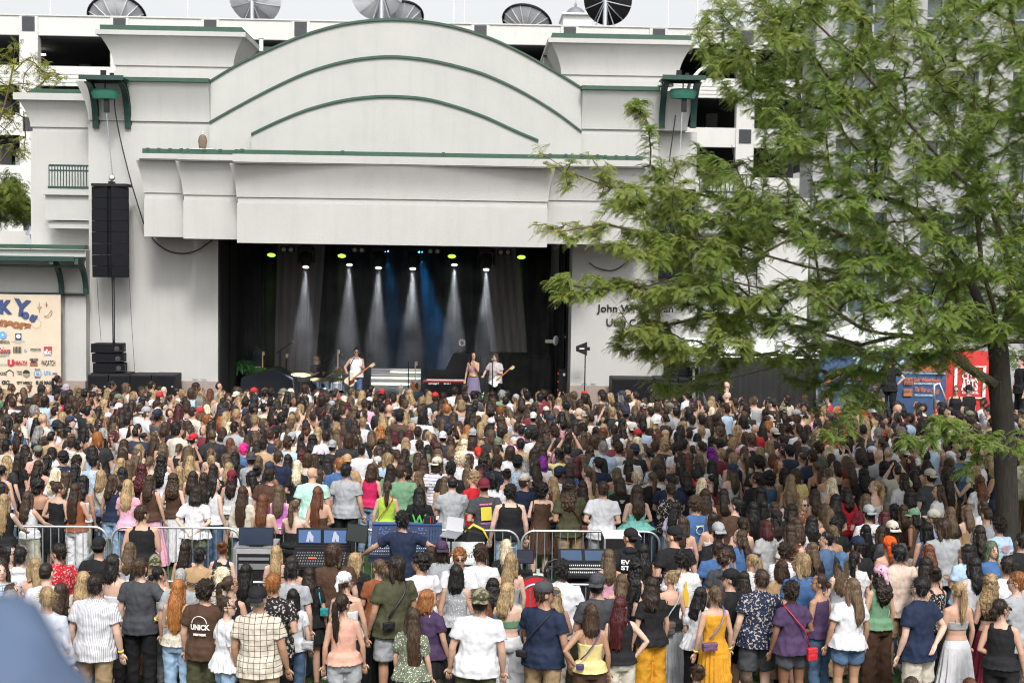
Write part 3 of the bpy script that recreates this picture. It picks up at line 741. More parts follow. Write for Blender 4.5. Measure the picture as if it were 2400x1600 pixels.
cloth_panel(2220, 2336, 822, 950, BD_ - .02, mat('banner_red', (.50, .03, .025), .7, var=.15, scale=3), 'cloth', rb, .03, .7)
g = G(); DD = BD_ - .08
for r_ in ((2238, 857, 2242, 934), (2305, 857, 2309, 934), (2238, 857, 2309, 861), (2238, 930, 2309, 934)): rect(g, *r_, DD)
text_at(g, "SALT LAKE", 2274, 872, DD, .09, .003, w=.4); text_at(g, "CITY", 2273, 882, DD, .22, .006, w=.44); text_at(g, "ARTS", 2273, 903, DD, .42, .016, w=.46); text_at(g, "COUNCIL", 2274, 920, DD, .09, .003, w=.46)
put('white_lettering', g, M['white'], rb)
for a, b, lb in ((1915, 1930, 'bent steel stair handrail left of the navy banner'), (2190, 2212, 'bent steel stair handrail in front of the navy banner'), (1628, 1648, 'bent steel stair handrail left of the black scrim fence')):
    g = G(); D = 35.8; g.tube([at(a, 960, D), at(a, 902, D), at((a+b)/2, 898, D), at(b, 925, D), at(b + 12, 962, D)], .035, 8); tag(put('handrail', g, M['steel'], None, True), lb, 'handrail', 'stair handrails')
# left sponsor banner
sb = thing('sponsor_banner', 'cream thank you banner full of sponsor logos at the left edge', 'banner', at(0, 900, 39.3))
D = 39.25
cloth_panel(-300, 142, 688, 930, D, mat('banner_cream', (.56, .47, .36), .8, var=.08, scale=3, bump=.5, bscale=2.2), 'cloth', sb, .02, .9)
u = .22 / 18  # metres per photo pixel here
D2 = D - .032
g = G()
def gl(cs, m, name='logo'):
    return put(name, cs, m, sb)
navy = mat('ink_navy', (.035, .06, .16), .8); brn = mat('ink_brown', (.28, .11, .05), .8); blk = mat('ink_black', (.02, .02, .025), .8); red = mat('ink_red', (.4, .03, .05), .8); blu = mat('ink_blue', (.12, .32, .6), .8); gry = mat('ink_grey', (.25, .3, .3), .8)
g = G(); text_at(g, "THANK", -40, 720, D2, .5, .03, w=1.6); text_at(g, "Y", 50, 723, D2, .62, .03, rot=-.15); text_at(g, "o", 60, 737, D2, .34, .025, rot=-.2); text_at(g, "u", 76, 743, D2, .34, .025, rot=-.25, shear=.3); gl(g, navy)
g = G(); text_at(g, "our sponsors", -15, 752, D2, .34, .022, rot=-.13, shear=.1, w=2.1); gl(g, brn)
g = G()
def star(g, cx, cy, a, b):
    pts = []
    for k in range(8):
        r = (a if k % 2 == 0 else b * .35); an = k * math.pi / 4
        rx = r if k % 4 == 2 or k % 2 else r * .5
        pts.append((cx + (a * .42 if k % 2 == 0 else a * .12) * math.cos(an) * (1), cy + (a if k % 2 == 0 else a * .16) * math.sin(an)))
    P = [at(x, y, D2) for x, y in pts]; P.append(P[0]); g.tube(P, .006, 4, False)
star(g, 92, 720, 13, 5); star(g, 108.5, 713.5, 7, 3)
g.tube([at(103 + 19 * math.cos(t / 10) * .5 + 8, 726 + 18 * (t / 20), D2) for t in range(0, 1)], .005, 4) if False else None
mo = [at(120 - 1 + 0 * t, 728, D2) for t in range(1)]
g.tube([at(a, b, D2) for a, b in ((120, 727), (122, 732), (119, 739), (112, 744), (105, 743), (103, 741), (109, 740), (115, 735), (120, 727))], .006, 4, False)
for k in range(14):
    a0 = k * 2 * math.pi / 14; g.tube([at(85 + 11 * math.cos(a0 + j * .12), 758 + 11 * math.sin(a0 + j * .12), D2) for j in range(3)], .005, 4)
gl(g, brn)
g = G(); g.disc(at(6, 785, D2), 9 * u, (0, -1, 0)); text_at(g, "UTA", 111.5, 874, D2, .14, .006, w=.2); text_at(g, "SLC ALLIANCE", 112, 832.5, D2, .05, 0, w=.23)
g.disc(at(88, 875, D2), 3.8 * u, (0, -1, 0)); 
for k in range(16): a0 = k * math.pi / 8; rect(g, 88 + 8.3 * math.cos(a0) - .9, 875 + 8.3 * math.sin(a0) - .9, 88 + 8.3 * math.cos(a0) + .9, 875 + 8.3 * math.sin(a0) + .9, D2)
rect(g, 123, 872, 133, 874, D2); g.disc(at(8, 814, D2), 2.6 * u, (0, -1, 0), 3); g.tube([at(60 + 2.7 * math.cos(t / 3), 821 + 3 * math.sin(t / 3), D2) for t in range(16)], .008, 4); gl(g, blu)
g = G(); text_at(g, "Coors", 8, 822, D2, .22, .008, shear=.2, w=.38); text_at(g, "U", 25, 851, D2, .24, .02); text_at(g, "HEALTH", 48, 850, D2, .13, .006, w=.36); text_at(g, "UNIVERSITY OF UTAH", 48, 855.5, D2, .035, .001, w=.36)
rect(g, 102.5, 823, 121.5, 829.5, D2)
for r_ in (812, 817.5):
    for k in range(4):
        if not (r_ > 815 and k == 1): rect(g, 102.7 + k * 4.9, r_, 106.9 + k * 4.9, r_ + 4.3, D2)
rect(g, 122.5, 874.6, 133.5, 876.4, D2); gl(g, red)
g = G(); rect(g, 70, 850.5, 88, 857, D2); g.add([at(70, 850.5, D2), at(88, 850.5, D2), at(84, 847, D2), at(74, 847, D2)], [(0, 1, 2, 3)]); gl(g, mat('ink_brick', (.3, .1, .07), .8))
g = G(); text_at(g, "SLC", 112, 826.3, D2 - .01, .11, .008, w=.2); g.disc(at(43, 788, D2 - .01), 5 * u, (0, -1, 0)); g.disc(at(6, 785, D2 - .01), 3.6 * u, (0, -1, 0), 3); gl(g, M['white'])
g = G(); rect(g, 35.5, 781, 50, 796.5, D2); gl(g, navy)
g = G(); text_at(g, "LIGHT", 10, 830.5, D2, .16, .005, w=.3); text_at(g, "GALLIVAN", 42.5, 800, D2, .075, 0, w=.36); text_at(g, "CENTER", 42.5, 804, D2, .045, 0, w=.18); text_at(g, "COMPANIES", 83.5, 821.8, D2, .06, .001, w=.3); text_at(g, "VISION", 4, 854.5, D2, .09, 0, w=.3); gl(g, gry)
g = G(); text_at(g, "COMMUNITY &", 8, 799, D2, .05, .002, w=.3); text_at(g, "NEIGHBORHOODS", 8, 803, D2, .05, .002, w=.36); text_at(g, "INTEGRATED", 83.5, 818.5, D2, .07, .002, w=.3); text_at(g, "DENTED", 79.5, 842.5, D2, .085, .004, w=.24); text_at(g, "BRICK", 79.5, 847, D2 - .02, .08, .004, w=.17); text_at(g, "WASATCH", 113, 851, D2, .22, .002, w=.40); text_at(g, "BODE", 5, 875.5, D2, .12, .002, w=.18); text_at(g, "TSUKI", 45, 871, D2, .06, .002, w=.15); text_at(g, "SAKE", 46, 876, D2, .06, .002, w=.12)
text_at(g, "KRCL", 14, 896.5, D2, .15, .008, w=.25); text_at(g, "CITY WEEKLY", 57, 897, D2, .10, .006, w=.44); text_at(g, "SLUG MAG", 101.5, 896.5, D2, .12, .008, w=.43); text_at(g, "BEST DAY", 88, 865.3, D2, .05, .002, w=.16); text_at(g, "BREWING", 88, 884, D2, .05, .002, w=.16)
for k in range(6):
    rect(g, 31 + k * 3.3, 814, 33 + k * 3.3, 827, D2); g.disc(at(32 + k * 3.3, 812.5, D2), 1.1 * u, (0, -1, 0), 8)
g.tube([at(a, b, D2) for a, b in ((14, 880), (14, 872), (22, 866), (31, 872), (31, 880))], .012, 4, False)
vs = [at(61.5, 875, D2)] + [at(61.5 + 8.6 * math.cos(t), 875 - 8.6 * math.sin(t), D2) for t in [k * math.pi / 10 for k in range(11)]]; g.add(vs, [tuple(range(len(vs)))]); gl(g, blk)
g = G(); vs = [at(61.5, 875, D2)] + [at(61.5 + 8.6 * math.cos(t), 875 + 8.6 * math.sin(t), D2) for t in [k * math.pi / 10 for k in range(11)]]; g.add(vs, [tuple(reversed(range(len(vs))))]); gl(g, mat('ink_olive', (.25, .23, .15), .8))
# ================================================================== stage interior
g = G(); g.box(ox0, ox1, WD - 1.4, BACK, 0, z_stage); g.box(X(195, 900, WD), ox0, WD - 1.4, WD - .13, 0, z_stage); g.box(ox1, X(1680, 900, WD), WD - 1.4, WD - .13, 0, z_stage)
kind(put('stage_floor', g, M['black']))
dr = thing('stage_drapes', 'black drapes lining the sides and back of the stage', 'drapes', ((ox0 + ox1) / 2, 46, z_stage))
def drape(x0, y0, x1, y1, z0, z1, m, name, parent, waves=18, amp=.07, tx0=None, tx1=None):
    g = G(); n = waves * 6; vs = []
    for i in range(n + 1):
        t = i / n; a = amp * math.sin(t * waves * 2 * math.pi) + amp * .5 * math.sin(t * waves * 3.3 + 1)
        dx, dy = x1 - x0, y1 - y0; l = math.hypot(dx, dy); nx_, ny_ = -dy / l, dx / l
        bx_, by_ = x0 + dx * t, y0 + dy * t
        if tx0 is not None: txx = tx0 + (tx1 - tx0) * t
        else: txx = bx_
        vs += [(bx_ + nx_ * a, by_ + ny_ * a, z0), ((bx_ + txx) / 2 + nx_ * a, by_ + ny_ * a, (z0 + z1) / 2), (txx + nx_ * a * .6, by_ + ny_ * a * .6, z1)]
    fs = []
    for i in range(n): fs += [(3*i, 3*i+3, 3*i+4, 3*i+1), (3*i+1, 3*i+4, 3*i+5, 3*i+2)]
    g.add(vs, fs); o = len(vs); g.add([(x, y + .006, z) for x, y, z in vs], [tuple(reversed(f)) for f in fs])
    return put(name, g, m, parent, True)
zt_ = z_open + .7
drape(ox0 + .15, 47.6, ox1 - .15, 47.6, z_stage, zt_, M['drape'], 'back_drape', dr, 26, .09)
drape(ox0 + .12, 41.4, ox0 + .12, 47.6, z_stage, zt_, M['drape'], 'side_drape', dr, 12, .07)
drape(ox1 - .12, 47.6, ox1 - .12, 41.4, z_stage, zt_, M['drape'], 'side_drape', dr, 12, .07)
g = G(); g.box(ox0, ox1, WD + 1.3, BACK, zt_, zt_ + .05); put('ceiling_panel', g, M['void'], dr)
g = G(); g.box(ox0 + .31 - .3, ox0 + .06, WD + .05, 41.4, z_stage, zt_); g.box(ox1 - .06, ox1 - .005, WD + 1.21, 41.4, z_stage, zt_); put_each('dark_return', g, M['void'], dr)
D = 46.5
t = thing('sheer_curtain', 'grey sheer curtain hanging left of the stage backdrop', 'curtain', at(690, 880, D), 'grey sheer curtains on the stage')
drape(X(642, 860, D), D, X(738, 860, D), D, z_stage + .1, zt_, M['sheer'], 'cloth', t, 5, .03, X(652, 560, D), X(768, 560, D))
t = thing('sheer_curtain', 'grey sheer curtain hanging right of the stage backdrop', 'curtain', at(1180, 880, D), 'grey sheer curtains on the stage')
drape(X(1150, 825, D), D, X(1236, 825, D), D, Z(1200, 825, D), zt_, M['sheer'], 'cloth', t, 5, .03, X(1112, 560, D), X(1210, 560, D))
# truss
ty, tz = 42.4, Z(900, 566, 42.4)
g = G(); xa, xb = ox0 + .1, ox1 - .1
for dy, dz in ((0, 0), (.3, 0), (0, .3), (.3, .3)): g.cyl((xa, ty + dy, tz + dz + .05), (xb, ty + dy, tz + dz + .05), .025, 6)
n = 30
for i in range(n):
    x0, x1 = xa + (xb - xa) * i / n, xa + (xb - xa) * (i + 1) / n
    g.cyl((x0, ty, tz + .05 + (.3 if i % 2 else 0)), (x1, ty, tz + .05 + (0 if i % 2 else .3)), .012, 4)
tag(put('lighting_truss', g, M['black']), 'black lighting truss across the top of the stage opening', 'truss')
SPOTS = []
def moving_head(px, py, py_lens, lab, on=True):
    D = 42.2; c = at(px, py, D); l = at(px, py_lens, D)
    t = thing('moving_head_light', lab, 'stage light', (c.x, D, c.z + .2), 'black moving head lights hanging from the truss')
    g = G(); g.box(c.x - .20, c.x + .20, D - .14, D + .14, c.z + .06, c.z + .2); g.box(c.x - .12, c.x + .12, D - .05, D + .05, c.z + .18, c.z + .34); g.box(c.x - .27, c.x - .21, D - .08, D + .08, c.z - .32, c.z + .16); g.box(c.x + .21, c.x + .27, D - .08, D + .08, c.z - .32, c.z + .16); bevel(put('yoke', g, M['black'], t), .02)
    ax = Vector((0.0, -.38, -1)).normalized(); b = Vector((c.x, D, c.z - .12)); le = l.z
    L_ = (b.z - le) / abs(ax.z)
    g = G(); g.lathe(b - ax * .14, [(.10, 0), (.17, .03), (.19, .12), (.185, L_ * .5 + .1), (.13, L_ + .08), (.12, L_ + .13)], 18, ax); put('head', g, M['black'], t, True, 40)
    p = b - ax * .14 + ax * (L_ + .14); g = G(); g.disc(p, .085, ax, 18); put('lens', g, emis('lens_white', (.95, .96, 1.0), 14), t)
    return p, ax
def par(px, py, lab, D=42.25):
    c = at(px, py, D); t = thing('par_light', lab, 'stage light', (c.x, D, c.z + .1), 'lime green par lights on the truss')
    ax = Vector((0, -.55, -1)).normalized()
    g = G(); g.lathe(c - ax * .26, [(.06, 0), (.12, .03), (.14, .1), (.14, .25)], 16, ax); g.box(c.x - .17, c.x - .15, D - .02, D + .02, c.z, c.z + .3); g.box(c.x + .15, c.x + .17, D - .02, D + .02, c.z, c.z + .3); g.box(c.x - .17, c.x + .17, D - .03, D + .03, c.z + .28, c.z + .31); put('can', g, M['black'], t, True, 40)
    g = G(); q = ax.to_track_quat('Z', 'Y').to_matrix(); e = c + ax * .0
    for r_, k in ((0, 1), (.05, 6), (.1, 12)):
        for i in range(k): a = 2 * math.pi * i / k; g.disc(e + q @ Vector((r_ * math.cos(a), r_ * math.sin(a), .0)), .021, ax, 8)
    g.disc(e - ax * .003, .125, ax, 18)
    put('led_face', g, emis('lens_lime', (.36, .95, .06), 1.5), t)
    return e, ax
H = [(718, 592, 626), (888, 594, 628), (968, 594, 630), (1140, 596, 632)]
nm = ('first', 'second', 'third', 'fourth')
whites = []
for (a, b, c_), n_ in zip(H, nm): whites.append(moving_head(a, b, c_, f'{n_} black moving head light from the left, its white lens glowing'))
for a, b, n_ in ((819, 621, 'left'), (1065, 621, 'right')):
    D = 44.0; c = at(a, b, D); t = thing('rear_spotlight', f'{n_} rear spotlight with white glowing lens behind the truss', 'stage light', (c.x, D, c.z), 'rear spotlights')
    ax = Vector((0, -.38, -1)).normalized(); g = G(); g.lathe(c - ax * .5, [(.1, 0), (.15, .05), (.17, .25), (.12, .49)], 16, ax); g.cyl((c.x, D + .15, c.z + .4), (c.x, D + .15, c.z + 1.0), .04); put('head', g, M['black'], t, True, 40)
    g = G(); g.disc(c, .085, ax, 18); put('lens', g, emis('lens_white', (.95, .96, 1.0), 14), t); whites.append((c, ax))
greens = []
for a, b, n_ in ((636, 598, 'leftmost'), (801, 600, 'second'), (1059, 601, 'third'), (1222, 603, 'rightmost')): greens.append(par(a, b, f'{n_} lime green par light glowing above the stage'))
for a, b, n_ in ((674, 585, 'leftmost'), (840, 586, 'second'), (1017, 589, 'third'), (1182, 591, 'rightmost')):
    D = 42.2; t = thing('blinder_light', f'{n_} pair of unlit round white blinder lamps on the truss', 'stage light', at(a, b, D), 'unlit blinder lamps on the truss')
    c = at(a, b, D); g = G(); g.box(c.x - .22, c.x + .22, D - .05, D + .1, c.z - .08, c.z + .1); put('housing', g, M['black'], t)
    g = G(); g.lathe((c.x - .11, D - .06, c.z), [(.065, 0), (.065, .02), (.02, .03)], 14, (0, -1, 0)); g.lathe((c.x + .11, D - .06, c.z), [(.065, 0), (.065, .02), (.02, .03)], 14, (0, -1, 0)); put('lamp', g, mat('frosted_lens', (.5, .5, .48), .3), t, True, 40)
def spot(p, ax, col, en, ang, blend=.3, r=.05):
    d = bpy.data.lights.new('spot', 'SPOT'); d.energy = en; d.color = col; d.spot_size = R(ang); d.spot_blend = blend; d.shadow_soft_size = r
    o = bpy.data.objects.new('stage_spot', d); COL.objects.link(o); o.location = p + ax * .03; o.rotation_euler = (-ax).to_track_quat('Z', 'Y').to_euler()
for p, ax in whites: spot(p, Vector((0.0, -.22, -1)).normalized(), (.86, .9, 1.0), 3800, 21, .6)
for p, ax in greens: spot(p, Vector((0, -.1, -1)).normalized(), (.4, 1.0, .05), 110, 14)
for a, b, tx, en_ in ((906, 588, .13, 900), (985, 590, .20, 2600)):
    D = 43.6; c = at(a, b, D); spot(c, Vector((tx, .05, -1)).normalized(), (.02, .35, 1.0), en_, 24, .7)
    t = thing('blue_spotlight', 'small blue glowing spotlight behind the %s moving head' % ('second' if a < 950 else 'third'), 'stage light', c)
    g = G(); g.lathe(c, [(.08, .0), (.09, .2), (.05, .25)], 12, (0, .3, 1)); put('can', g, M['black'], t, True, 40); g = G(); g.disc(c - Vector((0, .01, .01)), .07, (0, -.5, -1), 12); put('lens', g, emis('lens_blue', (.05, .45, 1.0), 12), t)
# smoke in the stage
g = G(); g.box(ox0 + .4, ox1 - .4, WD + 1.5, 47.3, z_stage + .05, zt_ - .1)
hzm = bpy.data.materials.new('stage_smoke'); hzm.use_nodes = True; nt_ = hzm.node_tree; nt_.nodes.clear()
o_ = nt_.nodes.new('ShaderNodeOutputMaterial'); v_ = nt_.nodes.new('ShaderNodeVolumeScatter'); v_.inputs['Color'].default_value = (.9, .9, .9, 1); v_.inputs['Anisotropy'].default_value = 0.0
tc_ = nt_.nodes.new('ShaderNodeTexCoord'); n_ = nt_.nodes.new('ShaderNodeTexNoise'); n_.inputs['Scale'].default_value = 1.3; n_.inputs['Detail'].default_value = 4; n_.inputs['Roughness'].default_value = .6
mr_ = nt_.nodes.new('ShaderNodeMapRange'); mr_.inputs['From Min'].default_value = .38; mr_.inputs['From Max'].default_value = .7; mr_.inputs['To Min'].default_value = .006; mr_.inputs['To Max'].default_value = .06
nt_.links.new(tc_.outputs['Object'], n_.inputs['Vector']); nt_.links.new(n_.outputs['Fac'], mr_.inputs['Value']); nt_.links.new(mr_.outputs[0], v_.inputs['Density']); nt_.links.new(v_.outputs[0], o_.inputs['Volume'])
o = put("stage_smoke", g, hzm); kind(o, 'stuff', 'thin smoke drifting through the white beams on the stage')
SC.cycles.volume_step_rate = 3; SC.cycles.volume_max_steps = 64
# silver riser with glowing strips
t = thing('stage_riser', 'silver slatted riser with glowing strips behind the singer', 'riser', at(925, 930, 45))
D = 44.8; xa, xb = X(868, 900, D), X(985, 900, D)
g = G()
z0 = z_stage; z1 = Z(920, 868, D)
for i in range(9): zz = z0 + (z1 - z0) * i / 8; g.box(xa, xb, D + i * .05, D + i * .05 + .12, zz - .03, zz + .03)
g.box(xa, xb, D + .6, D + .65, z0, z1); put('slats', g, M['alu'], t)
g = G()
for k, (a, b) in enumerate(((915, 985), (870, 985), (870, 960))): zz = z0 + (z1 - z0) * (1 - k * .3) - .04; g.box(X(a, 900, D), X(b, 900, D), D - .03, D - .01, zz - .03, zz + .02)
put('light_strip', g, emis('strip_warm', (1, .95, .75), 1.6), t)
# covered piano and plants, gear
t = thing('covered_piano', 'black cloth draped over a piano at stage left', 'piano', at(633, 930, 42))
D = 41.8; xa, xb = X(568, 900, D), X(688, 900, D); za, zb = Z(600, 884, D), Z(640, 866, D)
g = G(); g.prismy([(xa - .05, z_stage), (xb + .05, z_stage), (xb, za), (X(655, 870, D), zb), (X(640, 866, D), zb + .05), (xa, za)], D - .3, D + .9); o = bevel(put('cloth', g, mat('navy_black_cloth', (.012, .014, .024), .85, bump=.6, bscale=5), t), .04)
t = thing('white_keyboard', 'small white keyboard under trailing green plants at stage left', 'keyboard', at(572, 862, 42.6))
D = 42.6; c = at(572, 862, D); g = G(); g.box(c.x - .5, c.x + .5, D - .15, D + .15, c.z - .08, c.z + .04); put('body', g, M['white'], t); g = G()
for s in (-1, 1): g.tube([(c.x - s * .4, D, z_stage), (c.x + s * .35, D, c.z - .08)], .02, 6)
put('stand', g, M['black'], t)
leafm = mat('fern_leaf', (.035, .13, .03), .6, var=.4, scale=6)
def fern(c, n, r, name, lab, seed, m=leafm, droop=1.0):
    rs = random.Random(seed); g = G()
    for _ in range(n):
        a = rs.uniform(0, 6.28); l = rs.uniform(.5, 1) * r; e = rs.uniform(.2, 1.1); pts = []
        b = Vector(c) + Vector((rs.uniform(-.3, .3) * r, rs.uniform(-.2, .2) * r, 0))
        for i in range(5):
            t_ = i / 4; pts.append(b + Vector((math.cos(a) * l * t_, math.sin(a) * l * t_ * .6, e * l * t_ - droop * l * t_ * t_)))
        for i in range(4):
            w0 = .028 * (1 - abs(i / 4 - .4)); p, q = pts[i], pts[i + 1]; sd_ = Vector((-math.sin(a), math.cos(a), .3)).normalized()
            g.add([p - sd_ * w0, p + sd_ * w0, q + sd_ * w0 * .8, q - sd_ * w0 * .8], [(0, 1, 2, 3)])
    tag(put(name, g, m), lab, 'plant'); return
fern(at(562, 856, 42.3), 130, .55, 'potted_fern', 'trailing green fern over the white keyboard at stage left', 3)
fern(at(598, 868, 42.2), 60, .4, 'leafy_plant', 'green leafy plant right of the fern on the white keyboard', 4)
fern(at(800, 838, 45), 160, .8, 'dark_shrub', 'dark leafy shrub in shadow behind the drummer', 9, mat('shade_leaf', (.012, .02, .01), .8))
fern(at(1130, 928, 41.4), 50, .35, 'garland', 'green garland lying on the stage edge by the singer', 11)
t = thing('stage_shed', 'dark little house shaped box at the back left of the stage', 'box', at(597, 860, 46))
D = 45.6; c = at(597, 870, D); g = G(); g.box(c.x - .22, c.x + .22, D, D + .4, z_stage, Z(597, 828, D)); put('body', g, mat('shed_blue', (.02, .035, .06), .8), t); g = G(); g.lathe((c.x, D + .2, Z(597, 828, D)), [(.34, 0), (.02, .26)], 4); put('roof', g, mat('shed_roof', (.06, .06, .055), .8), t)
def guitar(px, py, D, lab, col, rot=0.0, scale=1.0, front=-1, body=None, name='electric_guitar', neckcol='maple', y=0):
    c = at(px, py, D); t = thing(name, lab, 'guitar', (c.x, D, c.z)); sc = scale
    ca, sa = math.cos(rot), math.sin(rot)
    def tr(x, z): return (c.x + (x * ca - z * sa) * sc, c.z + (x * sa + z * ca) * sc)
    out = []
    for k in range(28):
        a = 2 * math.pi * k / 28; r = .155 + .035 * math.cos(2 * a) + .02 * math.cos(3 * a + .5) ; out.append(tr(r * math.cos(a) * .85, r * math.sin(a) * 1.2))
    horn = [tr(-.13, .10), tr(-.15, .24), tr(-.09, .20), tr(-.04, .14)]
    g = G(); g.prismy(out, D - .025, D + .02); g.prismy(horn, D - .024, D + .019); g.prismy([tr(.13, .08), tr(.04, .13), tr(.08, .18), tr(.13, .2)], D - .024, D + .019); bevel(put('body', g, col, t), .008)
    g = G(); g.prismy([tr(-.02, .0), tr(.10, -.12), tr(.12, .1), tr(.03, .16)], D - .032, D - .026); put('pickguard', g, body or M['black'], t)
    g = G(); g.prismy([tr(-.028, .12), tr(.028, .12), tr(.022, .78), tr(-.022, .78)], D - .05, D - .028); put('neck', g, M[neckcol], t)
    g = G(); g.prismy([tr(-.025, .78), tr(.03, .78), tr(.06, .84), tr(.035, .97), tr(-.02, .95)], D - .05, D - .03)
    put('headstock', g, M['maple'], t)
    g = G()
    for k in range(4): x_, z_ = tr(.07, .82 + k * .04); g.ell((x_, D - .04, z_), (.015, .012, .015), 6, 4)
    put('tuning_peg', g, M['alu'], t)
    return t
guitar(973, 905, 42, 'orange necked electric guitar on a stand behind the keyboard', mat('sunburst', (.4, .12, .02), .3), 0, .8)
guitar(616, 872, 42.4, 'cream necked guitar standing between fern and covered piano', mat('cream_body', (.6, .55, .42), .3), 0, .66)
guitar(671, 880, 43, 'dark electric guitar standing behind the covered piano', M['black'], 0, .72, neckcol='black')
guitar(792, 870, 43.4, 'brown necked guitar on a stand behind the drums', mat('brown_body', (.2, .08, .03), .3), 0, .72)
def stand(px, D, ztop, lab, boom=None, cat='microphone stand', paddle=None, name='microphone_stand'):
    c = at(px, 900, D); t = thing(name, lab, cat, (c.x, D, z_stage)); z0 = z_stage
    g = G(); g.cyl((c.x, D, z0 + .05), (c.x, D, ztop), .016, 8)
    for k in range(3): a = k * 2.1 + .4; g.cyl((c.x, D, z0 + .12), (c.x + .28 * math.cos(a), D + .28 * math.sin(a), z0 + .01), .012, 6)
    put('pole', g, M['black'], t)
    if boom:
        g = G(); e = at(boom[0], boom[1], D - .15); g.cyl((c.x - (e.x - c.x) * .3, D + .05, ztop - (e.z - ztop) * .3), e, .012, 6); put('boom', g, M['black'], t); g = G(); g.ell(e, (.035, .035, .05), 10, 6); put('microphone', g, mat('mic_mesh', (.25, .26, .28), .35, .6), t, True)
    return t
stand(656, 43, Z(656, 822, 43), 'black boom microphone stand behind the covered piano', (686, 801))
stand(818, 39.5, Z(818, 862, 39.5), 'black microphone stand in front of the bass player', (829, 839))
stand(957, 41.6, Z(957, 846, 41.6), 'thin straight microphone stand behind the crowd at stage centre')
stand(1154, 39.5, Z(1154, 870, 39.5), 'black microphone stand in front of the shirt wearing guitarist', (1154, 843))
stand(1268, 41.4, Z(1268, 880, 41.4), 'short microphone stand at the right of the stage')
for px, py, D, lb in ((1372, 817, 39.2, 'black paddle antenna on a stand in front of the right pier'), (1335, 790, 41.5, 'black paddle antenna above the one by the right pier')):
    t = thing('antenna_stand', lb, 'antenna', at(px - 8, 940, D), 'paddle antennas at stage right'); c = at(px, py, D)
    g = G(); g.prismy([(c.x - .27, c.z - .07), (c.x + .05, c.z - .2), (c.x + .05, c.z + .2), (c.x - .27, c.z + .07)][::1], D - .012, D + .012); g.box(c.x + .05, c.x + .13, D - .03, D + .03, c.z - .05, c.z + .05); put('paddle', g, M['black'], t)
    g = G(); g.box(c.x - .17, c.x - .03, D - .016, D - .013, c.z - .015, c.z + .02); put('pale_label', g, M['white'], t)
    g = G(); g.cyl((c.x, D, z_stage if D > 40 else 0.93), (c.x, D, c.z - .15), .018, 8); g.cyl((c.x, D, 1.0), (c.x + .25, D + .1, .93), .012, 6); g.cyl((c.x, D, 1.0), (c.x - .25, D + .1, .93), .012, 6); put('pole', g, M['black'], t)
c = at(1303, 798, 42); t = thing('round_fan', 'round grey fan head beside the paddle antennas', 'fan', (c.x, 42, z_stage)); g = G(); g.lathe(c, [(.02, -.05), (.14, -.04), (.16, 0), (.14, .03), (.02, .04)], 20, (1, -.5, 0)); put('fan_head', g, M['dishw'], t, True, 40); g = G(); g.cyl((c.x, 42, z_stage), (c.x, 42, c.z - .15), .02); put('pole', g, M['black'], t)
# amp racks right of the stage
t = thing('amplifier_rack', 'tall black amplifier rack with small lights beside the right pier', 'rack', at(1322, 930, 41.2)); c = at(1322, 900, 41.2); za = Z(1322, 865, 41.2)
g = G(); g.box(c.x - .17, c.x + .19, 41.2, 41.9, z_stage, za); bevel(put('case', g, M['black'], t), .015); g = G()
for k in range(4): g.box(c.x - .20, c.x - .18, 41.15, 41.2, za - .15 - k * .25, za - .11 - k * .25)
put('red_led', g, emis('red_led', (1, .08, .03), .8), t); g = G(); g.box(c.x - .04, c.x + .03, 41.19, 41.198, za - .2, za - .12); put('pale_label', g, M['white'], t)
for k, (px, py) in enumerate(((1312, 722), (1290, 800))):
    c = at(px, py, 44.4); g = G(); g.box(c.x - .16, c.x + .16, 44.4, 44.6, c.z - .05, c.z + .05); tag(put('wall_light_bar', g, emis('dim_bar', (1, .9, .7), .12)), ('dim ribbed light bar high inside the right stage wing', 'dim ribbed light bar behind the round fan')[k], 'light bar')
# red keyboard
t = thing('red_keyboard', 'long red stage keyboard on a folding stand left of the singer', 'keyboard', at(1042, 900, 40.7)); D = 40.7; a, b = at(992, 897, D), at(1092, 893, D); zk = (a.z + b.z) / 2
g = G(); g.box(a.x, b.x, D - .16, D + .16, zk - .06, zk + .06); bevel(put('body', g, mat('keyboard_red', (.35, .01, .01), .3), t), .012)
g = G(); g.box(a.x + .1, b.x - .05, D - .1, D + .12, zk + .061, zk + .075); put('keys', g, M['white'], t)
g = G(); g.box(a.x + .02, b.x - .02, D - .168, D - .161, zk - .055, zk + .01); put('back_panel', g, M['black'], t)
g = G(); text_at(g, "nord stage 3", 1016, 898.5, D - .172, .07, .003, w=.3); text_at(g, "lllllll  llll  ll", 1048, 899, D - .172, .04, .002, w=.2); put('lettering', g, M['white'], t)
g = G()
for s in (-1, 1): g.tube([(a.x + .35 - s * .3 + .3, D, z_stage), (a.x + .35 + s * .3 + .3, D, zk - .06)], .018, 6)
put('folding_stand', g, M['black'], t)
t = thing('piano_lid', 'black propped panel behind the red keyboard', 'panel', at(1040, 900, 42)); D = 42; p = [at(x, y, D) for x, y in ((995, 930), (1004, 868), (1042, 868), (1062, 829), (1102, 829), (1104, 930))]
g = G(); g.prismy([(q.x, q.z) for q in p], D, D + .5); put('panel', g, mat('piano_black', (.006, .006, .008), .3), t)
t = thing('black_backdrop', 'black cloth hung low behind the guitarist', 'drape', at(1200, 900, 43.5)); D = 43.3
drape(X(1120, 900, D), D, X(1290, 900, D), D, z_stage, Z(1200, 835, D), M['drape'], 'cloth', t, 7, .08)
t = thing('ring_light', 'ring of small white bulbs at the back of the stage', 'light', at(1083, 803, 46)); c = at(1083, 803, 46); g = G()
for k in range(9): a = k * 2 * math.pi / 9; g.ell(c + Vector((.09 * math.cos(a), 0, .1 * math.sin(a))), (.018, .018, .018), 6, 4)
